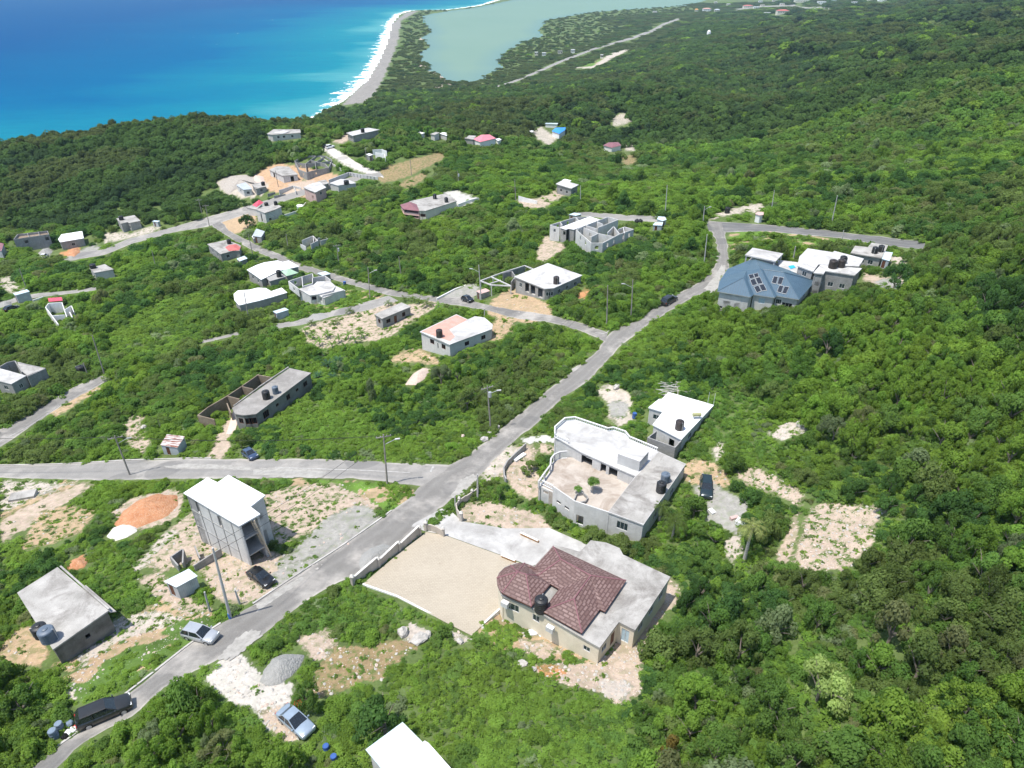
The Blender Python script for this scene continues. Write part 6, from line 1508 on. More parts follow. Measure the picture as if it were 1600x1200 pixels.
# ------------------------------------------------------------------ poles and wires
POLES = []
def pole(bx, by, tx, ty, label, arm=0, lamp=0, trans=False, mat='woodgrey', r=.16, band=False, group='utility poles along the roads', name='utility_pole', cat='utility pole'):
    g = G(bx, by); q = proj(g.x, g.y, g.z); vb, vt = (q[1] - 600) / FOC, (ty - 600) / FOC
    h = max(1.2, (vb - vt) * float(q[2]) / (cs - vt * sn))
    root = thing(name, label, cat, g, group if name == 'utility_pole' else None)
    tp_ = UP(tx, ty, g.z + h); lean = Vector((tp_.x - g.x, tp_.y - g.y, 0)); lean = lean * min(1, .05 * h / max(lean.length, 1e-6))
    top = g + lean + Vector((0, 0, h))
    mb = MB(); mb.tube(g - Vector((0, 0, .6)), top, r, r * .62, 9); mb.build('pole', M[mat], root, g)
    if band: mb = MB(); mb.tube(g + Vector((0, 0, .0)), g + lean * .06 + Vector((0, 0, .9)), r + .015, r + .012, 9); mb.build('painted_band', plain('blue_band', (.05,.16,.45)), root, g)
    if arm:
        a = Vector((math.cos(arm), math.sin(arm), 0)); mb = MB(); mb.obox((top.x, top.y + .0), Vector((a.x, a.y)), 1.15, .06, top.z - .5, top.z - .36); ca = mb.build('crossarm', M['woodgrey'], root, g)
        for s_ in (-1, -.45, .45, 1):
            mb = MB(); p = top + a * s_ * 1.05; mb.cyl(p.x, p.y, top.z - .36, top.z - .16, .05, .035, 6); mb.build('insulator', M['frame'], ca, g)
    if lamp:
        a = Vector((math.cos(lamp), math.sin(lamp), 0)); z = top.z - h * .17; p = Vector((top.x, top.y, z)); e = p + a * 1.7 + Vector((0, 0, .55))
        mb = MB(); mb.tube(p - Vector((0,0,.2)), e, .04, n=6); la = mb.build('lamp_arm', M['steel'], root, g)
        mb = MB(); mb.obox(V2(e + a * .3), Vector((a.x, a.y)), .38, .12, e.z - .06, e.z + .08); mb.build('lamp_head', M['frame'], la, g)
    if trans:
        mb = MB(); mb.cyl(top.x + .42, top.y - .1, top.z - 2.2, top.z - 1.2, .28, .28, 12); mb.cyl(top.x + .42, top.y - .1, top.z - 1.2, top.z - 1.1, .2, .12, 10); mb.build('transformer', M['steel'], root, g)
    POLES.append((root, top)); return top
t1 = pole(203, 742, 179, 681, 'pole with street lamp standing between the west road and a dense bush', .4, .3)
t2 = pole(605, 757, 599, 679, 'pole with crossarm and street lamp on the grassy corner of the junction', .3, .2)
t3 = pole(767, 672, 760, 603, 'pole with grey transformer beside the white boulders on the road edge', .5, .1, True)
t4 = pole(360, 966, 337, 856, 'tall pale pole with blue base band by the zinc shed', mat='polec', band=True, r=.19)
pole(163, 585, 145, 524, 'bare pole at the end of the marked lane near a black tank')
t5 = pole(948, 511, 948, 446, 'plain pole at the small road junction, without a lamp')
t6 = pole(986, 499, 987, 437, 'pole with lamp at the bend above the small junction', lamp=3.0)
pole(1299, 352, 1304, 305, 'pole behind the asphalt road above the pale flat roofs', mat='polec'); pole(1204, 337, 1207, 297, 'pole by the gatehouse track where asphalt begins', mat='polec')
pole(1039, 340, 1040, 289, 'tall pole rising from bushes at the end of the gravel lane', mat='polec'); pole(1100, 414, 1102, 366, 'pole on the bush side of the climbing road', mat='polec')
pole(1098, 352, 1099, 322, 'pole with lamp at the top road corner', lamp=.3, mat='polec')
t7 = pole(578, 467, 576, 418, 'pole with lamp by the village road fork', lamp=.3); t8 = pole(530, 417, 526, 382, 'pole with transformer across the village road from the unfinished pale house', .4, 0, True)
pole(451, 393, 447, 366, 'pole among bushes above the wide white lobed roof'); pole(627, 432, 623, 401, 'weathered double pole above the village road bend')
pole(752, 470, 748, 414, 'pole with lamp beside the block hut and concrete frame', lamp=3.0, mat='polec'); pole(757, 497, 757, 482, 'short post standing behind the pink roofed house', mat='polec', name='post', cat='post')
pole(389, 501, 381, 455, 'leaning pole in front of the curved white roof'); pole(397, 408, 388, 366, 'pole beside the white-roofed kiosk')
pole(327, 353, 322, 320, 'pole with crossarm on the tan clearing at the lane junction', .3); pole(316, 336, 310, 311, 'pole with crossarm across the road from the tan clearing', .3)
pole(245, 424, 239, 391, 'leaning pole in bushes between hidden bungalow and junction lane'); pole(43, 456, 34, 420, 'pole behind the grey tin shed with pale blue roof')
pole(746, 781, 746, 741, 'stout pole at the road side of the entrance wall', mat='polec'); pole(1314, 381, 1317, 360, 'short pale post below the asphalt road', mat='polec', name='post', cat='post')
pole(806, 317, 804, 280, 'pole at the corner of the white boundary wall'); pole(907, 323, 907, 290, 'pale pole near the box house with pale roof', mat='polec'); pole(717, 293, 715, 267, 'pole with transformer in bushes above the white walled yard', 0, 0, True)
pole(572, 250, 571, 230, 'pole beside the white wall stubs'); pole(643, 274, 641, 250, 'pole at the edge of the brown field'); pole(138, 588, 130, 567, 'short post next to the black tank by the marked lane', name='post', cat='post')
pole(328, 956, 320, 925, 'concrete fence post near the silver estate car', mat='polec', r=.15, name='post', cat='post'); pole(375, 944, 367, 922, 'concrete fence post on the black saloon side of the tall pole', mat='polec', r=.15, name='post', cat='post')
pole(1239, 408, 1240, 385, 'brown unfinished column behind the low white annexe', mat='concrete', r=.2, name='column', cat='column'); pole(711, 795, 711, 774, 'slim grey post beside the drive gate', mat='polec', r=.13, name='post', cat='post')
pole(435, 292, 430, 266, 'thin pole on the orange earth in front of the slab house')
def wire(a, b, off, label, sag=.9):
    mb = MB(); n = 14; o = Vector((off, 0, -.2)); pts = [a.lerp(b, k / n) + o - Vector((0, 0, sag * 4 * (k / n) * (1 - k / n))) for k in range(n + 1)]
    for p, q in zip(pts[:-1], pts[1:]): mb.tube(p, q, .022, n=4)
    tag(mb.build('power_line', plain('wire_black', (.03,.03,.03)) if 'wire_black' not in bpy.data.materials else bpy.data.materials['wire_black']), label, 'cable', 'overhead power lines')
for off in (-.9, .9):
    wire(t1, t2, off, 'thin overhead wire strung along the west road'); wire(t2, t3, off, 'thin overhead wire crossing the bushy corner lot above the junction'); wire(t3, t5, off, 'thin overhead wire climbing beside the main road')
    wire(t5, t6, off, 'thin overhead wire between the two poles at the small junction'); wire(t7, t8, off, 'thin overhead wire along the village road fork'); wire(t8, t8 + Vector((-34, 38, -2)), off, 'thin overhead wire running up the village road past the transformer pole'); wire(t4, t2, off, 'thin overhead wire from the tall pale pole toward the junction lamp')
    wire(t1, t1 + Vector((-45, 3, -1)), off, 'thin overhead wire leaving past the edge of the west road')

# ------------------------------------------------------------------ heaps, boulders and odds and ends
def mound(name, label, cat, px, h, mat, seed=0, group=None, rough=.25):
    W = np.array([(p.x, p.y) for p in (G(*q) for q in px)]); W = resample(np.vstack([W, W[:1]]), 41)[0][:-1]; c = W.mean(0)
    rings = 11; mb_v = []; 
    for r_ in range(rings):
        s_ = 1 - r_ / (rings - 1) * .985; P = c + (W - c) * (s_ * (1 + .06 * (vnoise(W[:, 0] * 2, W[:, 1] * 2, seed)[:, None] - .5)))
        prof = (1 - s_) * (1.15 - .15 * (1 - s_)) if s_ > .25 else .75 * 1.04 + (.25 - s_) * .5
        z = H(P[:, 0], P[:, 1]) + h * prof * (1 - rough + 2 * rough * fbm(P[:, 0] * 1.1, P[:, 1] * 1.1, seed + 5)) + (fbm(P[:, 0] * 4, P[:, 1] * 4, seed) - .5) * .12 * h - (.12 if r_ == 0 else 0)
        mb_v.append(np.column_stack([P, z]))
    co = np.vstack(mb_v); n = 40; q = []
    for a in range(rings - 1):
        for k in range(n): q.append((a*n + k, a*n + (k+1) % n, (a+1)*n + (k+1) % n, (a+1)*n + k))
    ctr = co[-n:].mean(0); co = np.vstack([co, ctr]); ci = len(co) - 1
    for k in range(0, n, 1): q.append(((rings-1)*n + k, (rings-1)*n + (k+1) % n, ci, ci))
    me = bpy.data.meshes.new(name); me.from_pydata([tuple(v) for v in co], [], [tuple(dict.fromkeys(f)) for f in q]); me.materials.append(mat)
    me.polygons.foreach_set('use_smooth', [True] * len(me.polygons)); o = bpy.data.objects.new(name, me); C.objects.link(o); tag(o, label, cat, group)
    HEAPS.append(px); hide([tuple(co[-1])] + [tuple(co[i] + np.array([0, 0, h * .25])) for i in range(0, 40, 4)], .8); FOOT.pop(); return o
HEAPS = []
def heapmat(name, c0, c1, sc_=1.5, spk=(.7,.66,.6), amt=.3):
    m, n, b = newmat(name); k = NB(n); p = k.pos(1); c = k.mix(k.ramp(k.noise(p, sc_, 5, .7), .3, .7), c0, c1)
    vo = k.voro(p, 4.5); c = k.mix(k.math('MULTIPLY', k.math('LESS_THAN', vo.outputs['Distance'], .22), amt), c, spk)
    n.links.new(c, b.inputs['Base Color']); b.inputs['Roughness'].default_value = .97; b.inputs['Specular IOR Level'].default_value = .1; k.bump(b, k.math('ADD', k.noise(p, 5, 4, .7), vo.outputs['Distance']), .7, .12); return m
HM = dict(orange=heapmat('orange_earth', (.38,.16,.075), (.50,.28,.16), 1.0), white=heapmat('white_marl', (.62,.59,.54), (.72,.69,.64), 2), grey=heapmat('grey_gravel', (.25,.25,.235), (.33,.325,.31), 3, (.38,.37,.35), .4), pale=heapmat('pale_rubble', (.26,.23,.195), (.46,.42,.375), 2.4, (.62,.59,.55), .6), rock=heapmat('limestone', (.36,.34,.31), (.52,.49,.45), 2.5, (.3,.28,.26), .3), pinkr=heapmat('pink_rubble', (.48,.36,.30), (.60,.50,.43), 2))
mound('earth_pile', 'big orange earth heap between dense bushes and the tall block house', 'heap', [(177,820),(190,800),(215,782),(245,771),(278,773),(280,790),(262,808),(235,818),(205,829),(185,832)], 1.9, HM['orange'], 1)
mound('marl_pile', 'smooth white marl heap at the foot of the orange earth', 'heap', [(165,839),(176,825),(195,818),(213,820),(216,830),(200,840),(180,846)], 1.1, HM['white'], 2, rough=.05)
mound('gravel_pile', 'grey gravel heap beside pale marl near the silver-blue saloon', 'heap', [(404,1066),(412,1045),(425,1028),(445,1021),(478,1022),(472,1040),(455,1058),(435,1072),(415,1074)], 1.3, HM['grey'], 3, rough=.08)
mound('gravel_pile', 'grey gravel heap spilling on the road against the boundary wall', 'heap', [(558,884),(562,868),(578,856),(600,848),(616,853),(606,867),(588,882),(572,895),(562,896)], .8, HM['grey'], 4, rough=.05)
mound('earth_pile', 'small orange rubble heap near the corner of the stained slab roof', 'heap', [(102,888),(112,875),(128,869),(141,873),(134,886),(115,892)], .8, HM['orange'], 5)
mound('gravel_pile', 'dark grey gravel heap beside the forest edge building', 'heap', [(58,397),(66,389),(78,387),(82,395),(70,402)], 1.3, HM['grey'], 6)
mound('rubble_heap', 'broad heap of pale rubble beside the bluish tin cottage', 'heap', [(338,286),(355,275),(385,272),(408,280),(412,290),(395,286),(372,294),(355,305)], 1.6, HM['pale'], 7)
mound('rubble_heap', 'pinkish rubble heap at the edge of the orange yard', 'heap', [(392,285),(398,272),(412,276),(416,288),(402,292)], 1.2, HM['pinkr'], 8)
mound('gravel_pile', 'grey gravel heap at the narrow lane by the grey tin shed', 'heap', [(-5,478),(5,470),(18,471),(20,480),(8,486)], 1.2, HM['grey'], 9)
mound('earth_pile', 'orange earth bank in front of the clean white slab house', 'heap', [(103,397),(110,389),(122,386),(126,394),(116,402)], 1.2, HM['orange'], 10)
mound('gravel_pile', 'low grey gravel spread by the road fork shed', 'heap', [(476,500),(488,490),(506,488),(515,495),(500,501)], .6, HM['grey'], 12)
mound('rubble_heap', 'pale pink limestone heap among bushes below the pink roofed house', 'heap', [(632,602),(642,587),(662,574),(674,576),(664,592),(650,602)], 1.2, HM['pinkr'], 13)
def boulder(px, py, r_, label, group=None, seed=0, flat=.7, mat='rock'):
    import bmesh
    g = G(px, py); bm = bmesh.new(); r_ *= .62; bmesh.ops.create_icosphere(bm, subdivisions=2, radius=r_); rnd = random.Random(seed + px * 3)
    for v in bm.verts:
        k = rnd.uniform(.75, 1.2); v.co = Vector((v.co.x * k * 1.2, v.co.y * k * .9, v.co.z * k * flat + r_ * .3))
    me = bpy.data.meshes.new('boulder'); bm.to_mesh(me); bm.free(); me.materials.append(HM[mat]); o = bpy.data.objects.new('boulder', me); C.objects.link(o)
    o.location = g; o.rotation_euler = (0, 0, rnd.uniform(0, 6)); tag(o, label, 'boulder', group)
boulder(630, 990, 1.1, 'upright pale boulder on the dry clearing below the yard', seed=1, flat=1.1); boulder(655, 1000, 1.5, 'broad pale boulder cluster next to the upright one below the yard', seed=2, flat=.5); boulder(668, 994, .8, 'small white boulder at the end of the dry clearing', seed=3)
boulder(756, 688, 1.1, 'long white block of stone on the road edge', seed=4); boulder(765, 678, .7, 'small white rock between the long stone and the pole', seed=5); boulder(775, 668, 1.1, 'white boulder on the road side of the transformer pole', seed=6)
boulder(964, 606, 1.2, 'white rock pile stone at the head of the gravel plot', seed=7); boulder(718, 1003, .7, 'grey stone below the corner of the beige yard', seed=8); boulder(815, 1038, .9, 'grey slab-like rock at the edge of rubble below the cream house', seed=9, flat=.4)
boulder(830, 1048, .8, 'flat grey rock beside the slab-like one below the cream house', seed=10, flat=.4); boulder(225, 668, .9, 'pink-grey boulder in the dry clearing by the shack', seed=11); boulder(1250, 665, 1.0, 'pale rock in the rubble patch at the wood edge', seed=12); boulder(722, 683, .9, 'brownish boulder half sunk in bright weeds near the road', seed=14, mat='pinkr')
def slabpiece(px, py, sx, sy, rot, label, mat='slab', name='concrete_slab', z=.25, cat='slab'):
    g = G(px, py); mb = MB(); u = Vector((math.cos(rot), math.sin(rot))); mb.obox(g, u, sx, sy, g.z - .1, g.z + z); tag(mb.build(name, M[mat]), label, cat)
slabpiece(37, 777, 1.9, 1.0, .3, 'loose grey concrete slab lying in rubble by the west road', z=.6)
slabpiece(1158, 818, .55, .7, .9, 'white board leaning on the gravel near the tall palm', 'white', 'board', .5, 'board'); slabpiece(1112, 801, .35, .5, .4, 'white scrap of board behind the round bush on the gravel', 'white', 'board', .4, 'board'); slabpiece(1147, 810, .25, .6, 1.9, 'narrow pink board next to the white board on gravel', 'rose', 'board', .3, 'board')
slabpiece(812, 716, .35, 1.3, 2.4, 'white plank leaning by the low block road wall', 'white', 'plank', .35, 'plank'); slabpiece(848, 988, .7, .55, .5, 'pale blue sheet lying under the cream house window', 'zinc_white', 'sheet', .25, 'sheet'); slabpiece(832, 990, .5, .4, .2, 'white cardboard-like block lying by the cream house wall', 'white', 'block', .3, 'block')
slabpiece(540, 738, .5, .25, .3, 'white sack on the road shoulder', 'white', 'sack', .4, 'sack') if False else None
rnd = random.Random(5)
br_ = thing('brush_pile', 'heap of bleached sticks behind the bright white stepped roof', 'brush pile', G(1060, 612)); gb = Vector(br_.location)
mb = MB()
for k in range(70):
    a = rnd.uniform(-.5, .5) + (0 if k % 3 else 1.2); p = gb + Vector((rnd.uniform(-3, 3), rnd.uniform(-2.2, 2.2), rnd.uniform(.1, .9))); d = Vector((math.cos(a), math.sin(a), rnd.uniform(-.1, .1))) * rnd.uniform(.8, 1.9); mb.tube(p - d, p + d, .05, n=4)
mb.build('sticks', plain('bleached_wood', (.55,.52,.46), .9), br_, gb)
def drum(px, py, mat, label, r_=.3, h=.9, name='drum', cat='drum', group=None):
    g = G(px, py); root = thing(name, label, cat, g, group); mb = MB(); mb.lathe(g.x, g.y, [(r_ * .95, g.z), (r_, g.z + .03), (r_ * .97, g.z + h * .33), (r_ * 1.03, g.z + h * .35), (r_ * .97, g.z + h * .37), (r_ * .97, g.z + h * .64), (r_ * 1.03, g.z + h * .66), (r_ * .97, g.z + h * .68), (r_, g.z + h), (r_ * .9, g.z + h - .02)], 16); mb.build('body', M[mat], root, g)
    mb = MB(); mb.cyl(g.x, g.y, g.z + h + .001, g.z + h + .05, r_ * .92, r_ * .9, 16); mb.build('lid', M[mat], root, g)
M['bluedrum'] = plain('blue_plastic', (.04,.10,.30), .45); M['greydrum'] = plain('faded_blue_grey_plastic', (.16,.21,.27), .6); M['redpl'] = plain('red_plastic', (.55,.035,.03), .4)
drum(87, 1152, 'greydrum', 'faded blue-grey drum at the roadside rubbish, farther from the people carrier', .38, 1.1); drum(96, 1140, 'greydrum', 'faded drum in the shade between rubbish and trees', .36, 1.0)
drum(511, 1174, 'bluedrum', 'blue drum under bushes by the white rubble strip'); drum(523, 1190, 'bluedrum', 'blue drum lower down beside the white rubble strip'); drum(539, 446, 'bluedrum', 'blue drum at the village roadside verge', .45, 1.2)
drum(467, 1103, 'redpl', 'red plastic tub beside the round shrub and saloon', .42, .5, 'tub', 'tub'); drum(991, 653, 'bluedrum', 'blue drum on the gravel plot beside the white stepped house', .4, 1.0)
def bag(px, py, r_, mat, label, seed):
    import bmesh
    g = G(px, py); bm = bmesh.new(); bmesh.ops.create_icosphere(bm, subdivisions=3, radius=r_); rr = random.Random(seed); o3 = [rr.uniform(0, 9) for _ in range(3)]
    for v in bm.verts:
        k = 1 + .18 * math.sin(v.co.x * 9 / r_ * .5 + o3[0]) * math.sin(v.co.y * 7 / r_ * .5 + o3[1]); v.co *= k; v.co.z = v.co.z * .7 + r_ * .55
    me = bpy.data.meshes.new('rubbish_bag'); bm.to_mesh(me); bm.free(); me.materials.append(M[mat]); me.polygons.foreach_set('use_smooth', [True] * len(me.polygons)); o = bpy.data.objects.new('rubbish_bag', me); C.objects.link(o); o.location = g; tag(o, label, 'rubbish bag', 'rubbish bags at the roadside')
bag(108, 1147, .38, 'white', 'white rubbish bag in the middle of the roadside rubbish', 1); bag(115, 1142, .36, 'white', 'white rubbish bag touching the red one', 2); bag(119, 1139, .33, 'redpl', 'red rubbish bag behind the people carrier', 3); bag(103, 1152, .35, 'dark', 'black rubbish bag nearest the road edge', 4); bag(109, 1133, .4, 'greydrum', 'blue-grey rubbish bag in the shade of the trees', 5)
# ------------------------------------------------------------------ foliage
rng = np.random.default_rng(11)
def leafmat(name, c, var=.35, hue=(1.0, 1.0, 1.0), trans=.5):
    m = bpy.data.materials.new(name); m.use_nodes = True; n = m.node_tree; n.nodes.clear(); k = NB(n)
    out = n.nodes.new('ShaderNodeOutputMaterial'); d = n.nodes.new('ShaderNodeBsdfDiffuse'); t = n.nodes.new('ShaderNodeBsdfTranslucent'); mx = n.nodes.new('ShaderNodeMixShader')
    lv = k.attr('lv').outputs['Fac']; oi = n.nodes.new('ShaderNodeObjectInfo').outputs['Random']
    f = k.math('MULTIPLY', k.ramp(lv, 0, 1, 1 - var, 1 + var), k.ramp(oi, 0, 1, .78, 1.22))
    cc = k.mix(k.ramp(k.noise(k.pos(1), .035, 3, .6), .35, .65), c, tuple(a * b for a, b in zip(c, hue)))
    cc = k.mix(1.0, cc, f, 'MULTIPLY')
    n.links.new(cc, d.inputs['Color']); n.links.new(k.mix(1.0, cc, (1.25, 1.3, .7), 'MULTIPLY'), t.inputs['Color'])
    mx.inputs[0].default_value = trans; n.links.new(d.outputs[0], mx.inputs[1]); n.links.new(t.outputs[0], mx.inputs[2]); n.links.new(mx.outputs[0], out.inputs[0])
    return m
LM = dict(
 bright=leafmat('bright_leaves', (.160,.276,.052), .24, (1.15,1.03,1.0)), mid=leafmat('mid_green_leaves', (.116,.218,.050), .24, (1.2,1.05,1.1)),
 olive=leafmat('olive_leaves', (.140,.202,.060), .24, (1.1,1.03,1.1)), dark=leafmat('dark_leaves', (.072,.152,.046), .26, (1.2,1.1,1.0)),
 lime=leafmat('yellow_green_leaves', (.205,.304,.054), .22, (.85,1.0,1.0)), grey=leafmat('grey_green_leaves', (.20,.26,.13), .25), brown=leafmat('dry_leaves', (.185,.205,.095), .25, (1.0,1.05,.9)),
 farmid=leafmat('far_green_leaves', (.078,.144,.046), .25, (1.25,1.1,1.1)), farolive=leafmat('far_olive_leaves', (.098,.138,.052), .25, (1.1,1.0,1.0)), fardark=leafmat('far_dark_leaves', (.060,.108,.048), .25, (1.2,1.1,1.0)),  # distance haze put into the leaf colour: darker and bluer than near
 flower=leafmat('pale_blossom_leaves', (.30,.39,.13), .4), orange=leafmat('rusty_leaves', (.25,.19,.055), .35), palm=leafmat('palm_leaves', (.12,.175,.05), .3), yellow=leafmat('yellowing_palm_leaves', (.24,.27,.10), .5), banana=leafmat('banana_leaves', (.12,.23,.05), .3, (1.2,1.1,1)), jade=leafmat('bluish_leaves', (.10,.19,.105), .3))
BARK = surf('bark', (.16,.13,.10), (.27,.235,.20), 3, None, 0)
BARKP = surf('pale_bark', (.36,.33,.29), (.46,.43,.39), 3, None, 0)

def leaves(P, Nn, size, rs, up=.3, jit=.42):
    n = len(P); Nn = Nn + rs.normal(0, jit, (n, 3)); Nn[:, 2] += up; Nn /= np.linalg.norm(Nn, axis=1)[:, None]
    t = np.cross(Nn, rs.normal(0, 1, (n, 3))); t /= np.linalg.norm(t, axis=1)[:, None]; b = np.cross(Nn, t)
    s = size * rs.uniform(.6, 1.35, n)[:, None]
    co = np.stack([P - t * s * .5, P + b * s * .32 - Nn * s * .06, P + t * s * .5, P - b * s * .32 - Nn * s * .06], 1)
    return co.reshape(-1, 3), np.arange(4 * n).reshape(n, 4)
def blobs_to_mesh(name, blobs, N, size, rs, upper=.25, up=.3, inner=.15, jit=.42, lvl=.5):
    B = np.array(blobs); ar = B[:, 3] ** 2; ch = rs.choice(len(B), N, p=ar / ar.sum())
    d = rs.normal(0, 1, (N, 3)); d[:, 2] += upper; d /= np.linalg.norm(d, axis=1)[:, None]
    rad = np.where(rs.random(N) < inner, rs.uniform(.3, .9, N), rs.uniform(.82, 1.08, N))
    c = B[ch]; P = c[:, :3] + d * (c[:, 3] * rad)[:, None] * np.array([1, 1, .85]); P[:, 2] = np.maximum(P[:, 2], .02)
    co, q = leaves(P, d, size, rs, up, jit)
    lv = rs.random(N) * lvl + rs.random(len(B))[ch] * (1 - lvl)
    o = raw_mesh(name, co, q, LM['mid'], None, {'lv': ('FACE', lv)}, smooth=False, link=False)
    return o.data
def dome(rs, n, spread=.72, lo=.42, hi=.78, r0=.2, r1=.36):
    out = []
    for _ in range(n):
        a = rs.uniform(0, 2 * math.pi); q = math.sqrt(rs.uniform(0, 1)); r_ = r0 + (r1 - r0) * rs.uniform(0, 1) ** 1.3
        z = lo + (hi - lo) * (1 - q ** 1.6) + rs.uniform(-.08, .06)
        out.append((math.cos(a) * q * spread + .08 * math.sin(3 * a + n), math.sin(a) * q * spread, z, r_))
    return out
PROTO = {}
NTR = 8
for i in range(NTR):
    rs = np.random.default_rng(100 + i)
    PROTO['tree', i] = blobs_to_mesh('tree_crown', dome(rs, [24, 15, 30, 12, 20, 34, 18, 26][i], [.74, .64, .80, .58, .70, .82, .66, .78][i], [.36, .34, .44, .30, .32, .40, .28, .36][i], .84, .08, [.30, .36, .26, .34, .30, .24, .34, .27][i]), [3800, 2600, 4600, 1500, 3000, 5200, 2200, 4000][i], [.082, .105, .070, .10, .092, .062, .12, .076][i], rs, .25, .3, .22)
for i in range(5):
    rs = np.random.default_rng(200 + i)
    PROTO['shrub', i] = blobs_to_mesh('shrub', dome(rs, [9, 7, 11, 8, 10][i], [.62, .55, .7, .6, .66][i], .22, .70, .22, .42), [1100, 850, 1300, 750, 1200][i], [.14, .165, .125, .15, .13][i], rs, .4)
for i in range(4):
    rs = np.random.default_rng(300 + i)
    PROTO['clump', i] = blobs_to_mesh('far_clump', dome(rs, [13, 10, 16, 12][i], .72, .28, .70, .13, .36), 640, .19, rs, .6, .35, .05, .22, .15)
for i in range(4):
    rs = np.random.default_rng(400 + i)
    PROTO['cover', i] = blobs_to_mesh('low_cover', [(rs.uniform(-.8, .8), rs.uniform(-.8, .8), rs.uniform(-.05, .35), rs.uniform(.25, .45)) for _ in range(9)], 420, .20, rs, 1.2, .7)
_store = {}
def proto_obj(kind, i, col):
    key = (kind, i, col)
    if key not in _store:
        o = bpy.data.objects.new('leafy_' + kind, PROTO[kind, i]); o.material_slots[0].link = 'OBJECT'; o.material_slots[0].material = LM[col]; _store[key] = o
    return _store[key]
def scatter(name, pts, label, cat):
    """one mass of plants: pts rows = x, y, z, rx, rz, rot, kind, shape, colour"""
    keys = sorted(set((p[6], p[7], p[8]) for p in pts)); coll = bpy.data.collections.new(name + '_sources'); idx = {}
    for j, k_ in enumerate(keys):
        o = proto_obj(*k_).copy(); o.name = f'{name}_source_{j:03d}'; coll.objects.link(o); idx[k_] = j
    names = sorted(o.name for o in coll.objects); 
    me = bpy.data.meshes.new(name); n = len(pts); me.vertices.add(n); me.vertices.foreach_set('co', np.array([p[:3] for p in pts], np.float32).ravel())
    for nm, arr, ty in (('srx', [p[3] for p in pts], 'FLOAT'), ('srz', [p[4] for p in pts], 'FLOAT'), ('rot', [p[5] for p in pts], 'FLOAT'), ('pid', [idx[(p[6], p[7], p[8])] for p in pts], 'INT')):
        a = me.attributes.new(nm, ty, 'POINT'); a.data.foreach_set('value', np.array(arr, np.float32 if ty == 'FLOAT' else np.int32))
    me.update(); o = bpy.data.objects.new(name, me); C.objects.link(o)
    g = bpy.data.node_groups.new(name + '_plants', 'GeometryNodeTree'); g.interface.new_socket('Geometry', in_out='INPUT', socket_type='NodeSocketGeometry'); g.interface.new_socket('Geometry', in_out='OUTPUT', socket_type='NodeSocketGeometry')
    N = g.nodes.new; L = g.links.new; gi = N('NodeGroupInput'); go = N('NodeGroupOutput'); iop = N('GeometryNodeInstanceOnPoints'); ci = N('GeometryNodeCollectionInfo')
    ci.inputs['Collection'].default_value = coll; ci.inputs['Separate Children'].default_value = True; ci.inputs['Reset Children'].default_value = True
    def at(nm, ty='FLOAT'):
        a = N('GeometryNodeInputNamedAttribute'); a.data_type = ty; a.inputs[0].default_value = nm; return a.outputs[0]
    L(gi.outputs[0], iop.inputs['Points']); L(ci.outputs[0], iop.inputs['Instance']); iop.inputs['Pick Instance'].default_value = True; L(at('pid', 'INT'), iop.inputs['Instance Index'])
    cr = N('ShaderNodeCombineXYZ'); L(at('rot'), cr.inputs[2]); er = N('FunctionNodeEulerToRotation'); L(cr.outputs[0], er.inputs[0]); L(er.outputs[0], iop.inputs['Rotation'])
    c2 = N('ShaderNodeCombineXYZ'); sx = at('srx'); L(sx, c2.inputs[0]); L(sx, c2.inputs[1]); L(at('srz'), c2.inputs[2]); L(c2.outputs[0], iop.inputs['Scale'])
    L(iop.outputs[0], go.inputs[0]); md = o.modifiers.new('plants', 'NODES'); md.node_group = g
    tag(o, label, cat, kind='stuff'); return o

# ---- where plants may stand
KEEP = [p[3] for p in PATCH if p[0] not in (GRAS, LIME)] + ROADS + [
 [(566,914),(620,868),(666,832),(690,812),(706,800),(722,812),(790,822),(860,822),(935,858),(905,870),(818,905),(783,952),(757,976),(737,997),(690,972),(620,936)],
 [(640,822),(690,795),(740,745),(760,735),(720,768),(665,812)], SANDPX, [(160,840),(176,822),(200,815),(218,822),(205,842),(180,848)]]
KEEP_SOFT = {id(p[3]): p[2] for p in PATCH}
KEEP += HEAPS
SPECPX = []
def keepout(px, py, rows=None):
    m = np.zeros(px.shape, bool)
    for poly in KEEP: m |= inpoly(px, py, poly)
    return m
def inhull(px, py, d):
    m = np.zeros(px.shape, bool)
    for hull, hd in HULL: m |= inpoly(px, py, hull) & (d < hd + 6)
    return m
def infoot(x, y):
    m = np.zeros(x.shape, bool)
    for f in FOOT:
        if len(f) > 2: m |= inpoly(x, y, f)
    return m
WOOD = [[(1290,480),(1340,455),(1420,455),(1450,395),(1600,340),(1700,330),(1700,1300),(1005,1300),(1000,1120),(1015,1010),(1060,945),(1085,870),(1140,890),(1205,890),(1250,900),(1340,905),(1400,840),(1395,780),(1290,700),(1250,640),(1190,560),(1160,520),(1250,500)],
        [(-60,1045),(30,1050),(75,1062),(98,1095),(115,1125),(100,1140),(60,1165),(20,1195),(-60,1240)], [(215,1215),(235,1120),(268,1090),(300,1080),(330,1095),(365,1115),(400,1150),(440,1175),(500,1180),(520,1230),(200,1250)],
        [(-60,240),(60,222),(200,198),(330,185),(420,205),(500,215),(400,255),(330,265),(250,300),(160,330),(0,365),(-60,370)]]
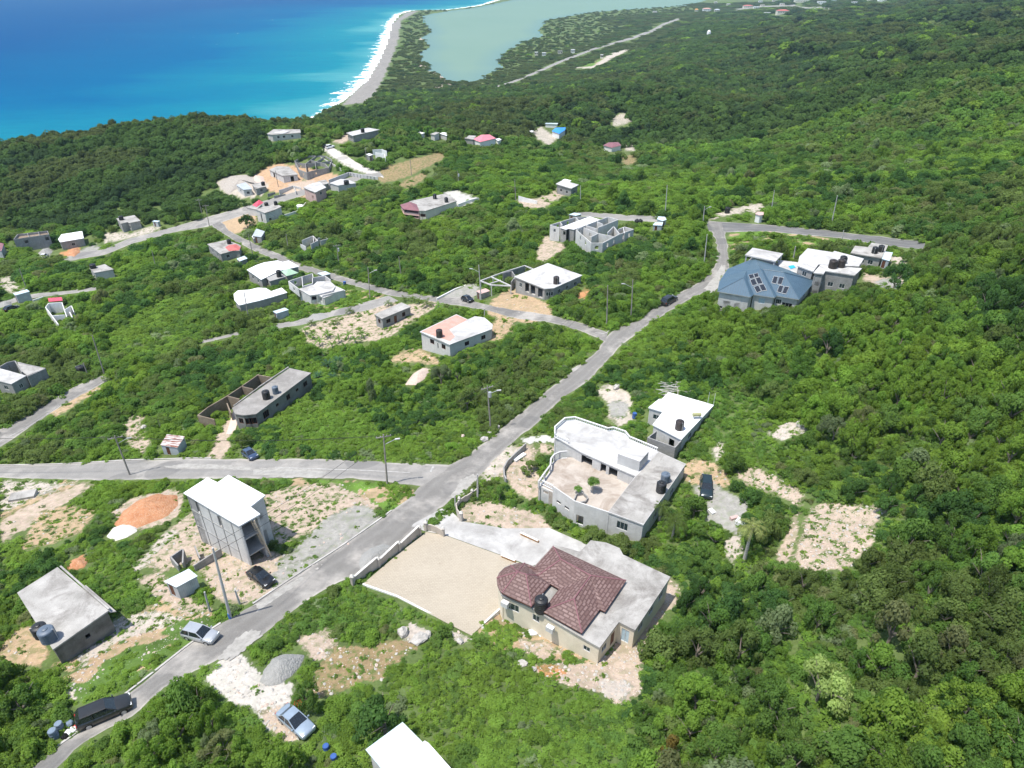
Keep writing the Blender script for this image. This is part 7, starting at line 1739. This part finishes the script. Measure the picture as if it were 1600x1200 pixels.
LOW = [[(612,1062),(668,1003),(742,1003),(800,1030),(850,1055),(905,1085),(965,1112),(990,1140),(985,1260),(720,1260),(690,1165),(640,1110)], [(1120,600),(1180,620),(1220,660),(1215,740),(1150,730),(1090,690),(1075,640)],
       [(430,650),(480,620),(560,640),(620,690),(740,640),(760,690),(700,724),(560,715),(440,705)], [(100,850),(180,855),(230,885),(250,905),(330,950),(340,985),(240,1035),(130,1105),(110,1060),(190,975),(180,960),(120,880),(60,870)], [(395,1028),(455,958),(560,918),(640,950),(700,985),(640,985),(540,985),(450,1000)], [(170,520),(250,470),(330,460),(360,500),(260,560),(170,560)], [(430,735),(640,745),(650,790),(600,760),(430,752)], [(0,820),(100,780),(150,800),(60,880),(0,900)]]
def zone_of(px, py):
    z = np.zeros(px.shape, int)
    for p in WOOD: z[inpoly(px, py, p)] = 1
    for p in LOW: z[inpoly(px, py, p)] = 2
    for p in PATCH:
        if p[0] in (GRAS, LIME): z[inpoly(px, py, p[3])] = 3
    return z
def candidates(step_of, rmin, rmax, seed, margin=140):
    rs = np.random.default_rng(seed); X = []; Y = []; r_ = rmin
    while r_ < rmax:
        s = step_of(r_); n = int(R(112) * r_ / s)
        a = np.radians(np.linspace(-56, 56, max(n, 2))) + rs.uniform(-.5, .5, max(n, 2)) * s / r_; q = r_ + rs.uniform(-.5, .5, len(a)) * s
        X.append(q * np.sin(a)); Y.append(q * np.cos(a)); r_ += s * .92
    x = np.concatenate(X); y = np.concatenate(Y); z = H(x, y); px, py, d = proj(x, y, z)
    k = (px > -margin) & (px < 1600 + margin) & (py > -30) & (py < 1290) & (z > .3)
    return x[k], y[k], z[k], px[k], py[k], d[k], rs
def fits(x, y, z, r_, h):
    """is the plant clear of everything the photo shows uncovered?"""
    ok = np.ones(x.shape, bool)
    for dx, dy, dz in ((0, 0, 0), (0, 0, .9), (-.7, 0, .5), (.7, 0, .5), (0, .6, .3), (0, -.6, .1)):
        X = x + dx * r_; Y = y + dy * r_; px, py, d = proj(X, Y, z + dz * h)
        ok &= ~keepout(px, py)
        ok &= ~inhull(px, py, d)
        if dz < .6: ok &= ~infoot(X, Y)
    return ok
PAL = {0: ('bright', 'mid', 'olive', 'dark', 'lime', 'grey', 'brown'), }
def colour(x, y, z_, rs, d):
    px_h = proj(x, y, np.full(x.shape, 60.0))[0]
    """colour kind by patches of related plants"""
    a = fbm(x * .03, y * .03, 41, 3); b = fbm(x * .045 + 90, y * .045, 43, 3); u = rs.random(x.shape); out = np.full(x.shape, 'mid', dtype='<U9')
    w = (z_ == 1)
    t = a * 1.6 - .3 + (u - .5) * .55
    out[t > .58] = 'bright'; out[t < .34] = 'olive'; out[(b > .60) & (u < .6)] = 'dark'; out[(b < .36) & (u < .5)] = 'lime'; out[(u > .978)] = 'grey'; out[(u > .96) & (u <= .978)] = 'brown'
    far = d > 280; k = far & (out == 'lime') & (u > .12); out[k] = 'mid'; k = far & (out == 'bright') & (u > .6); out[k] = 'mid'; k = far & ((out == 'brown') | (out == 'grey')) & (u < .975); out[k] = 'olive'
    A_ = fbm(x * .008 + 5, y * .008, 47, 3); k = (d > 385) | ((d > 285) & (px_h < 420) & (y > 200)); out[k] = np.select([A_[k] > .60, A_[k] < .40, (A_[k] > .49) & (A_[k] < .53)], ['farolive', 'farmid', 'fardark'], 'farmid')
    k = (d > 420) & (u > .9); out[k] = 'fardark'; k = (d > 420) & (u < .05); out[k] = 'bright'; k = (d > 420) & (u > .05) & (u < .2); out[k] = 'farolive'
    k = (z_ >= 2) & ((out == 'dark') | (out == 'brown') | (out == 'olive')); out[k] = np.where(u[k] < .5, 'bright', 'lime')
    return out
SCRUB = []; WOODS = []; COVER = []; TREES = []
# trees of the near and middle woods
x, y, z, px, py, d, rs = candidates(lambda r_: max(2.6, r_ * .019), 24, 356, 1)
zn = zone_of(px, py); keep = ((zn == 1)) | ((zn == 0) & (rs.random(x.shape) < np.where(d > 170, .07, .035)) & (px < 1300)) | ((zn == 0) & (px > 1080) & (rs.random(x.shape) < .45))
x, y, z, px, py, d, zn = (a[keep] for a in (x, y, z, px, py, d, zn))
r_ = np.where(zn == 1, 1.0 + 2.1 * rs.random(x.shape) ** 1.4, rs.uniform(1.5, 2.6, x.shape)) * np.clip(d / 150, 1, 1.6); h = r_ * rs.uniform(1.05, 1.65, x.shape) + np.where(zn == 1, .7, .1) + (rs.random(x.shape) > .93) * 1.6; h = np.minimum(h, 7.0)
ok = fits(x, y, z, r_, h); col = colour(x, y, zn, rs, d)
for i in np.where(ok)[0]: TREES.append([x[i], y[i], z[i] - .15, r_[i], h[i], rs.uniform(0, 6.28), 'tree', int(rs.integers(0, NTR)), str(col[i]), px[i], py[i], d[i]])
# shrubs
x, y, z, px, py, d, rs = candidates(lambda r_: np.clip(r_ * .0125, 1.15, 5), 24, 362, 2)
zn = zone_of(px, py); n3 = fbm(x * .08, y * .08, 77, 3)
dens = np.select([zn == 0, zn == 1, zn == 2, zn == 3], [np.full(x.shape, .88), np.full(x.shape, .92), np.clip((n3 - .56) * 3, .0, .28), np.full(x.shape, .06)]); keep = rs.random(x.shape) < dens
x, y, z, px, py, d, zn, n3 = (a[keep] for a in (x, y, z, px, py, d, zn, n3))
s_ = np.clip(np.hypot(x, y) * .0125, 1.15, 5); r_ = s_ * rs.uniform(.7, 1.45, x.shape); h = np.minimum(r_ * rs.uniform(.7, 1.35, x.shape) * (.45 + .85 * n3), 3.4); h = np.where(zn >= 2, h * .6, h)
ok = fits(x, y, z, r_, h); small_ = ~ok; col = colour(x, y, zn, rs, d)
for i in np.where(ok)[0]: SCRUB.append([x[i], y[i], z[i] - .1, r_[i], h[i], rs.uniform(0, 6.28), 'shrub', int(rs.integers(0, 5)), str(col[i]), px[i], py[i], d[i]])
r2 = r_ * .5; h2 = h * .4; ok2 = small_ & fits(x, y, z, r2, h2)
for i in np.where(ok2)[0]: SCRUB.append([x[i], y[i], z[i] - .06, r2[i], h2[i], rs.uniform(0, 6.28), 'shrub', int(rs.integers(0, 5)), str(col[i]), px[i], py[i], d[i]])
# low creeping cover and weeds
x, y, z, px, py, d, rs = candidates(lambda r_: np.clip(r_ * .0125, 1.05, 4.5), 24, 300, 3)
zn = zone_of(px, py); keep = rs.random(x.shape) < np.select([zn == 2, zn == 3, zn == 0], [np.full(x.shape, .97), np.full(x.shape, .75), np.full(x.shape, .8)], .6)
x, y, z, px, py, d, zn = (a[keep] for a in (x, y, z, px, py, d, zn)); s_ = np.clip(np.hypot(x, y) * .0125, 1.05, 4.5)
r_ = s_ * rs.uniform(.6, 1.1, x.shape); h = rs.uniform(.45, .95, x.shape) * np.where(zn == 3, .8, 1) * np.clip(s_, 1, 2)
bare = keepout(px, py); spk = np.zeros(x.shape)
for p in PATCH:
    m = inpoly(px, py, p[3]); spk[m] = p[2]
road = np.zeros(x.shape, bool)
for p in ROADS + KEEP[-4:]: road |= inpoly(px, py, p)
tuft = bare & ~road & (rs.random(x.shape) < spk * 1.1); r_[tuft] *= .45; h[tuft] *= .5
ok = (fits(x, y, z, r_ * .8, h) & ~bare) | (tuft & ~infoot(x, y)); col = colour(x, y, np.full(x.shape, 2), rs, d)
for i in np.where(ok)[0]: COVER.append([x[i], y[i], z[i] - .05, r_[i], h[i], rs.uniform(0, 6.28), 'cover', int(rs.integers(0, 4)), str(col[i])])
# the far slopes and the shore flats
x, y, z, px, py, d, rs = candidates(lambda r_: np.clip(r_ * .0115, 3.4, 26), 300, 2900, 4, 60)
k = np.hypot(x, y) > 348; x, y, z, px, py, d = (a[k] for a in (x, y, z, px, py, d))
s_ = np.clip(np.hypot(x, y) * .0115, 3.4, 26); r_ = s_ * rs.uniform(.75, 1.35, x.shape); h = np.minimum(r_ * rs.uniform(.8, 1.35, x.shape), 10); low_ = (z < 3) | ((z < 14) & (d > 850)); h = np.where(low_, np.minimum(h * .5, 3.2), h); r_ = np.where(z < 3, np.minimum(r_, 9), r_)
ok = fits(x, y, z, r_ * .7, h) & (seg_dist(x, y, COAST) > 14 + r_); zn = np.ones(x.shape, int); col = colour(x, y, zn, rs, d); col = np.where(low_ & (rs.random(x.shape) < .6), 'farolive', col)
for i in np.where(ok)[0]: WOODS.append([x[i], y[i], z[i] - .3, r_[i], h[i], rs.uniform(0, 6.28), 'clump', int(rs.integers(0, 4)), str(col[i])])

# ---- plants one can point to
def frond_mesh(name, n, L, droop, mat, seed, leaf=.42, up=.9, pairs=16, wid=.06):
    rs = random.Random(seed); V = []; F = []; lv = []
    for k in range(n):
        a = 2.4 * k + rs.uniform(-.3, .3); e0 = up * (1 - .75 * k / n) + rs.uniform(-.12, .12); d = Vector((math.cos(a), math.sin(a), 0)); sd = Vector((-d.y, d.x, 0)); pts = []
        p = Vector((0, 0, 0)); e = e0
        for i in range(pairs + 1): pts.append(p.copy()); p = p + (d * math.cos(e) + Vector((0, 0, math.sin(e)))) * (L / pairs) * rs.uniform(.95, 1.05); e -= droop / pairs * (1 + i / pairs)
        for i in range(1, pairs):
            q = pts[i]; t = (pts[i + 1] - pts[i]).normalized(); w_ = leaf * math.sin(math.pi * (i + .6) / (pairs + .6)) ** .6
            for s_ in (-1, 1):
                tip = q + sd * s_ * w_ + t * w_ * .5 + Vector((0, 0, -w_ * .35)); j = len(V); b = t * wid
                V += [q - b, q + b, tip + b * .3, tip - b * .3]; F.append((j, j + 1, j + 2, j + 3)); lv.append(rs.random())
    return raw_mesh(name, np.array([tuple(v) for v in V]), np.array(F), mat, None, {'lv': ('FACE', np.array(lv))}, False, False).data
PF = [frond_mesh('palm_fronds', 13, 2.6, 1.6, LM['palm'], 1, .42, .95, 22, .05), frond_mesh('young_fronds', 11, 1.9, 1.2, LM['palm'], 2, .36, 1.15, 14), frond_mesh('yellow_fronds', 12, 2.6, 1.9, LM['yellow'], 3, .34, .85, 22, .05)]
BF = frond_mesh('banana_fronds', 8, 2.2, 1.3, LM['banana'], 4, .36, 1.25, 9, .13); AG = frond_mesh('agave_blades', 22, 1.2, .5, LM['jade'], 6, .16, 1.2, 8, .08); PP = frond_mesh('papaya_leaves', 15, 1.1, 1.0, LM['mid'], 7, .5, 1.0, 6, .09)
def palm(px, py, h, label, mesh, mat=None, tr=.16, scale=1.0, name='palm_tree', cat='palm', group=None, lean=0, bark=None, z=None):
    g = G(px, py) if z is None else UP(px, py, z); root = thing(name, label, cat, g, group); mb = MB(); top = Vector((lean, lean * .5, h)); prev = Vector((0, 0, -.3)); n = 6
    for k in range(1, n + 1):
        q = Vector((lean * (k / n) ** 2, lean * .5 * (k / n) ** 2, h * k / n)); mb.tube(prev, q, tr * (1.25 - .5 * (k - 1) / n), tr * (1.25 - .5 * k / n), 8); prev = q
    mb.build('trunk', bark or BARKP, root, (0, 0, 0)); c = bpy.data.objects.new('crown', mesh); C.objects.link(c); c.parent = root; c.location = top; c.scale = (scale,) * 3; c.rotation_euler = (0, 0, px % 6)
    SPECPX.append((g.x, g.y, scale * 1.4)); return root
palm(1162, 878, 6.3, 'tall palm with pale bare trunk and yellowing fronds beside the gravel plot', PF[2], tr=.2, scale=1.15)
palm(1051, 838, 2.8, 'spreading green palm against the shaded wall of the terrace house', PF[0], scale=1.05); palm(251, 668, 2.0, 'yellow-tinged palm above the rusty shack', PF[0], scale=1.15); palm(1030, 815, 3.0, 'palm tuft leaning on the corner of the terrace house', PF[0], scale=.8)
for i, (x_, y_, s_, lb) in enumerate([(607,478,.85,'young palm closest to the small box house on the lane verge'),(632,471,.9,'young palm third in the row counting back from the road bend'),(645,471,1.0,'young palm in the middle of the lane verge row'),(655,474,.8,'small young palm crowding the biggest one in the row'),(667,479,1.25,'biggest young palm in the lane verge row'),(547,490,.9,'lone young palm on the lane verge below the pale block house'),(487,509,.8,'young palm at the broad banana clump'),(525,507,.8,'young palm between banana clump and lane')]):
    palm(x_, y_, .7, lb, PF[1], tr=.12, scale=s_, name='young_palm', group='young palms along the lane')
palm(686, 484, 1.1, 'leafy young banana plant at the end of the palm row', BF, tr=.13, scale=.9, name='banana_plant', cat='banana plant', group='banana plants')
for i, (x_, y_) in enumerate([(478,522),(490,530),(500,540),(512,528),(520,545),(530,535),(545,530),(556,537),(488,548),(505,556),(540,548),(565,528)]):
    palm(x_, y_, 1.1, 'banana plant in the clump on pink earth below the small box house', BF, tr=.12, scale=.75 + .05 * (i % 4), name='banana_plant', cat='banana plant', group='banana clump below the small box house')
for x_, y_, s_ in ((512,572,1.5),(498,590,1.3),(528,566,1.3),(520,592,1.2)): palm(x_, y_, .3, 'bluish spiky plant beside the end of the long grey house', AG, tr=.1, scale=s_, name='agave', cat='agave', group='spiky plants beside the long grey house')
palm(926, 768, 1.9, 'papaya tree standing in the walled courtyard terrace', PP, tr=.09, scale=.95, name='papaya_tree', cat='tree', z=TERR[1]); palm(903, 771, .9, 'smaller papaya by the planter in the walled courtyard', PP, tr=.07, scale=.65, name='papaya_tree', cat='tree', z=TERR[1])
SPEC_TREES = [(1275,1100,3.4,5.6,'flower',0,'pale flowering tree, whitish green and rounded, deep in the wood'),(1045,1185,1.6,3.6,'orange',3,'orange-tinged small tree at the wood edge below the rubble'),(602,1150,3.7,5.2,'dark',4,'broad dark green round tree above the bluish sheet roof'),(483,1103,1.9,3.0,'mid',2,'dense round shrub-like tree beside the blue saloon'),
 (1385,1010,3.2,6.0,'brown',3,'thin bare greyish tree showing its pale trunk'),(1210,1000,2.4,5.0,'grey',1,'grey-leaved tree in front of the dense wood'),(165,478,3.4,5.5,'brown',0,'spreading dull tree half hiding the slab-roofed bungalow'),(580,628,2.1,5.2,'grey',3,'thin greyish tree among bushes behind the junction lot'),(387,356,3.4,5.5,'dark',2,'dark round tree on the tan clearing beside the grey villa'),
 (1300,690,2.6,4.8,'grey',2,'silvery leaved tree at the top of the wood edge'),(1290,560,3.2,6.0,'dark',4,'large dark tree in front of the flat pale roofs'),(1395,455,3.6,7.0,'dark',2,'tall dark tree rising beside the gravel behind flat roofs'),(1083,808,2.4,3.6,'mid',1,'bushy mango tree over the dark green four-wheel-drive'),(1072,838,1.8,3.0,'lime',2,'yellow-green bush tree below the gravel plot'),
 (378,700,2.1,3.4,'olive',0,'olive bush tree in front of the long grey house'),(780,752+30,1.5,2.4,'mid',3,'green bush between entrance wall and terrace house'),(690,600,2.6,4.6,'grey',0,'greyish tree next to the pale pink limestone heap'),(715,598,2.0,4.5,'lime',3,'pale yellow leaved tree below the pink roofed house'),(730,640,2.4,4.2,'olive',1,'dusky olive tree above the road beyond the weeds'),(830,738,2.0,2.2,'olive',4,'low olive bush behind the bare road wall')]
# ---- single trees and shrubs as things; the rest as masses
LAND = [('square rubble clearing', 1310, 840), ('cream house', 900, 1000), ('blue saloon', 463, 1130), ('people carrier', 165, 1115), ('stained slab roof', 100, 950), ('tall block house', 350, 800), ('blue roof', 1195, 440), ('stepped white roof', 1060, 650), ('terrace house', 960, 740),
 ('flowering tree', 1275, 1060), ('tall palm', 1166, 840), ('beige yard', 690, 900), ('bluish sheet roof', 640, 1160), ('long grey house', 420, 620), ('pink roofed house', 710, 520), ('road junction', 690, 745), ('transformer pole', 765, 640), ('gravel plot', 1125, 790), ('west road', 120, 730), ('marked lane', 60, 650), ('orange earth heap', 230, 800), ('orange-tinged tree', 1045, 1140), ('small junction', 950, 515), ('wood edge rubble', 1230, 670), ('porch house', 860, 440), ('roofless block house', 920, 360), ('bare grey tree', 1385, 990), ('grey-leaved tree', 1210, 975)]
COLN = dict(bright='bright green', mid='mid green', olive='olive green', dark='dark green', lime='yellow-green', grey='grey-green', brown='dry brownish')
def place_words(px, py):
    s = sorted(LAND, key=lambda q: (q[1] - px) ** 2 + ((q[2] - py) * 1.2) ** 2)[:2]; a = s[0]; dx, dy = px - a[1], py - a[2]; dist = math.hypot(dx, dy)
    if dist < 55: return 'close beside the ' + a[0]
    if abs(dy) > abs(dx) * 1.2: return ('beyond the ' if dy < 0 else 'on the near side of the ') + a[0]
    if (s[1][1] - a[1]) * dx > 0: return 'between the ' + a[0] + ' and the ' + s[1][0]
    return 'beside the ' + a[0] + ' away from the ' + s[1][0]
def appear(p): return p[3] * p[4] / p[11] ** 2 * (1 if -20 < p[9] < 1620 and -20 < p[10] < 1250 else 0)
TREES.sort(key=appear, reverse=True); SCRUB.sort(key=appear, reverse=True)
def trunk_mesh(seed, pale=False):
    rs = random.Random(seed); mb = MB(); mb.tube((0, 0, -.08), (.03, .02, .32), .055, .04, 7)
    for k in range(5):
        a = k * 1.26 + rs.uniform(-.4, .4); z0 = rs.uniform(.2, .32); e = (math.cos(a) * rs.uniform(.25, .5), math.sin(a) * rs.uniform(.25, .5), rs.uniform(.5, .72)); mb.tube((.03, .02, z0), e, .03, .01, 5)
        mb.tube(e, (e[0] * 1.4, e[1] * 1.4, e[2] + .1), .012, .005, 4)
    o = mb.build('trunk', BARK); me = o.data; bpy.data.objects.remove(o); return me
TRUNKS = [trunk_mesh(i) for i in range(3)]
def plant(kind, mesh, col, loc, r_, h, rot, label, cat, group, trunk=True, name=None):
    root = thing(name or kind, label, cat, loc, group, rot); q_ = .82 + .36 * ((rot * 7.31) % 1); root.scale = (r_ * q_, r_ / q_, h)
    c = bpy.data.objects.new('crown', mesh); C.objects.link(c); c.parent = root; c.material_slots[0].link = 'OBJECT'; c.material_slots[0].material = LM[col]
    if trunk: t = bpy.data.objects.new('trunk', TRUNKS[int(rot * 10) % 3]); C.objects.link(t); t.parent = root
    return root
NT, NS = 262, 260
for px_, py_, r0, h0, cl, sh_, lb in SPEC_TREES:
    g_ = G(px_, py_); SPECPX.append((g_.x, g_.y, r0 * .75)); plant('tree', PROTO['tree', sh_], cl, g_, r0, h0, (px_ % 60) / 10, lb, 'tree', None)
def clear_of(p): return all((p[0] - a) ** 2 + (p[1] - b) ** 2 > (c + p[3] * .6) ** 2 for a, b, c in SPECPX)
TREES = [p for p in TREES if clear_of(p)]; SCRUB = [p for p in SCRUB if p[11] > 190 or clear_of(p)]
for p in TREES[:NT]:
    lb = f"{'tall' if p[4] > 6 else 'middling' if p[4] > 4.5 else 'small'} {'broad' if p[3] > 2.6 else 'narrow'} {COLN[p[8]]} tree {place_words(p[9], p[10])}"
    plant('tree', PROTO['tree', p[7]], p[8], p[:3], p[3], p[4], p[5], lb, 'tree', lb.replace(' tree ', ' trees ', 1))
for p in SCRUB[:NS]:
    lb = f"{'large' if p[3] > 1.8 else 'small' if p[3] < 1.3 else 'middling'} {COLN[p[8]]} shrub {place_words(p[9], p[10])}"
    o = bpy.data.objects.new('shrub', PROTO['shrub', p[7]]); C.objects.link(o); o.location = p[:3]; o.scale = (p[3], p[3], p[4]); o.rotation_euler = (0, 0, p[5]); o.material_slots[0].link = 'OBJECT'; o.material_slots[0].material = LM[p[8]]
    tag(o, lb, 'shrub', lb.replace(' shrub ', ' shrubs ', 1))
# loose stones over the rubbly ground
import bmesh
for i in range(4):
    bm = bmesh.new(); bmesh.ops.create_icosphere(bm, subdivisions=1, radius=1); rr = random.Random(i + 40)
    for v in bm.verts: v.co = Vector((v.co.x * rr.uniform(.7, 1.25), v.co.y * rr.uniform(.6, 1.1), v.co.z * rr.uniform(.4, .75)))
    me = bpy.data.meshes.new('stone'); bm.to_mesh(me); bm.free(); me.materials.append(HM['rock']); PROTO['rock', i] = me
LM['rock'] = HM['rock']; LM['pinkr'] = HM['pinkr']; STONES = []; rs = np.random.default_rng(77)
for col_, rb, sp, poly in PATCH:
    if rb < .3 or min(p[1] for p in poly) < 430: continue
    P = np.array(poly); n = int((P[:, 0].max() - P[:, 0].min()) * (P[:, 1].max() - P[:, 1].min()) * .04 * rb)
    qx = rs.uniform(P[:, 0].min(), P[:, 0].max(), n); qy = rs.uniform(P[:, 1].min(), P[:, 1].max(), n); k = inpoly(qx, qy, poly)
    for a_, b_ in zip(qx[k], qy[k]):
        g_ = G(a_, b_); r0 = .06 + .22 * rs.random() ** 5; STONES.append([g_.x, g_.y, g_.z, r0, r0, rs.uniform(0, 6.28), 'rock', int(rs.integers(0, 4)), 'rock' if rs.random() < .7 else 'pinkr'])
scatter('woodland', TREES[NT:] + WOODS, 'dense green woodland covering the slopes and shore flats', 'woodland')
scatter('scrub', SCRUB[NS:], 'thick tangled green scrub between the houses and lanes', 'scrub')
scatter('ground_cover', COVER, 'bright creeping weeds and grass over open ground', 'ground cover')
scatter('loose_stones', STONES, 'pale loose stones scattered over bare rubbly ground', 'stones')
print('PLANTS', len(STONES), len(TREES), len(SCRUB), len(COVER), len(WOODS))
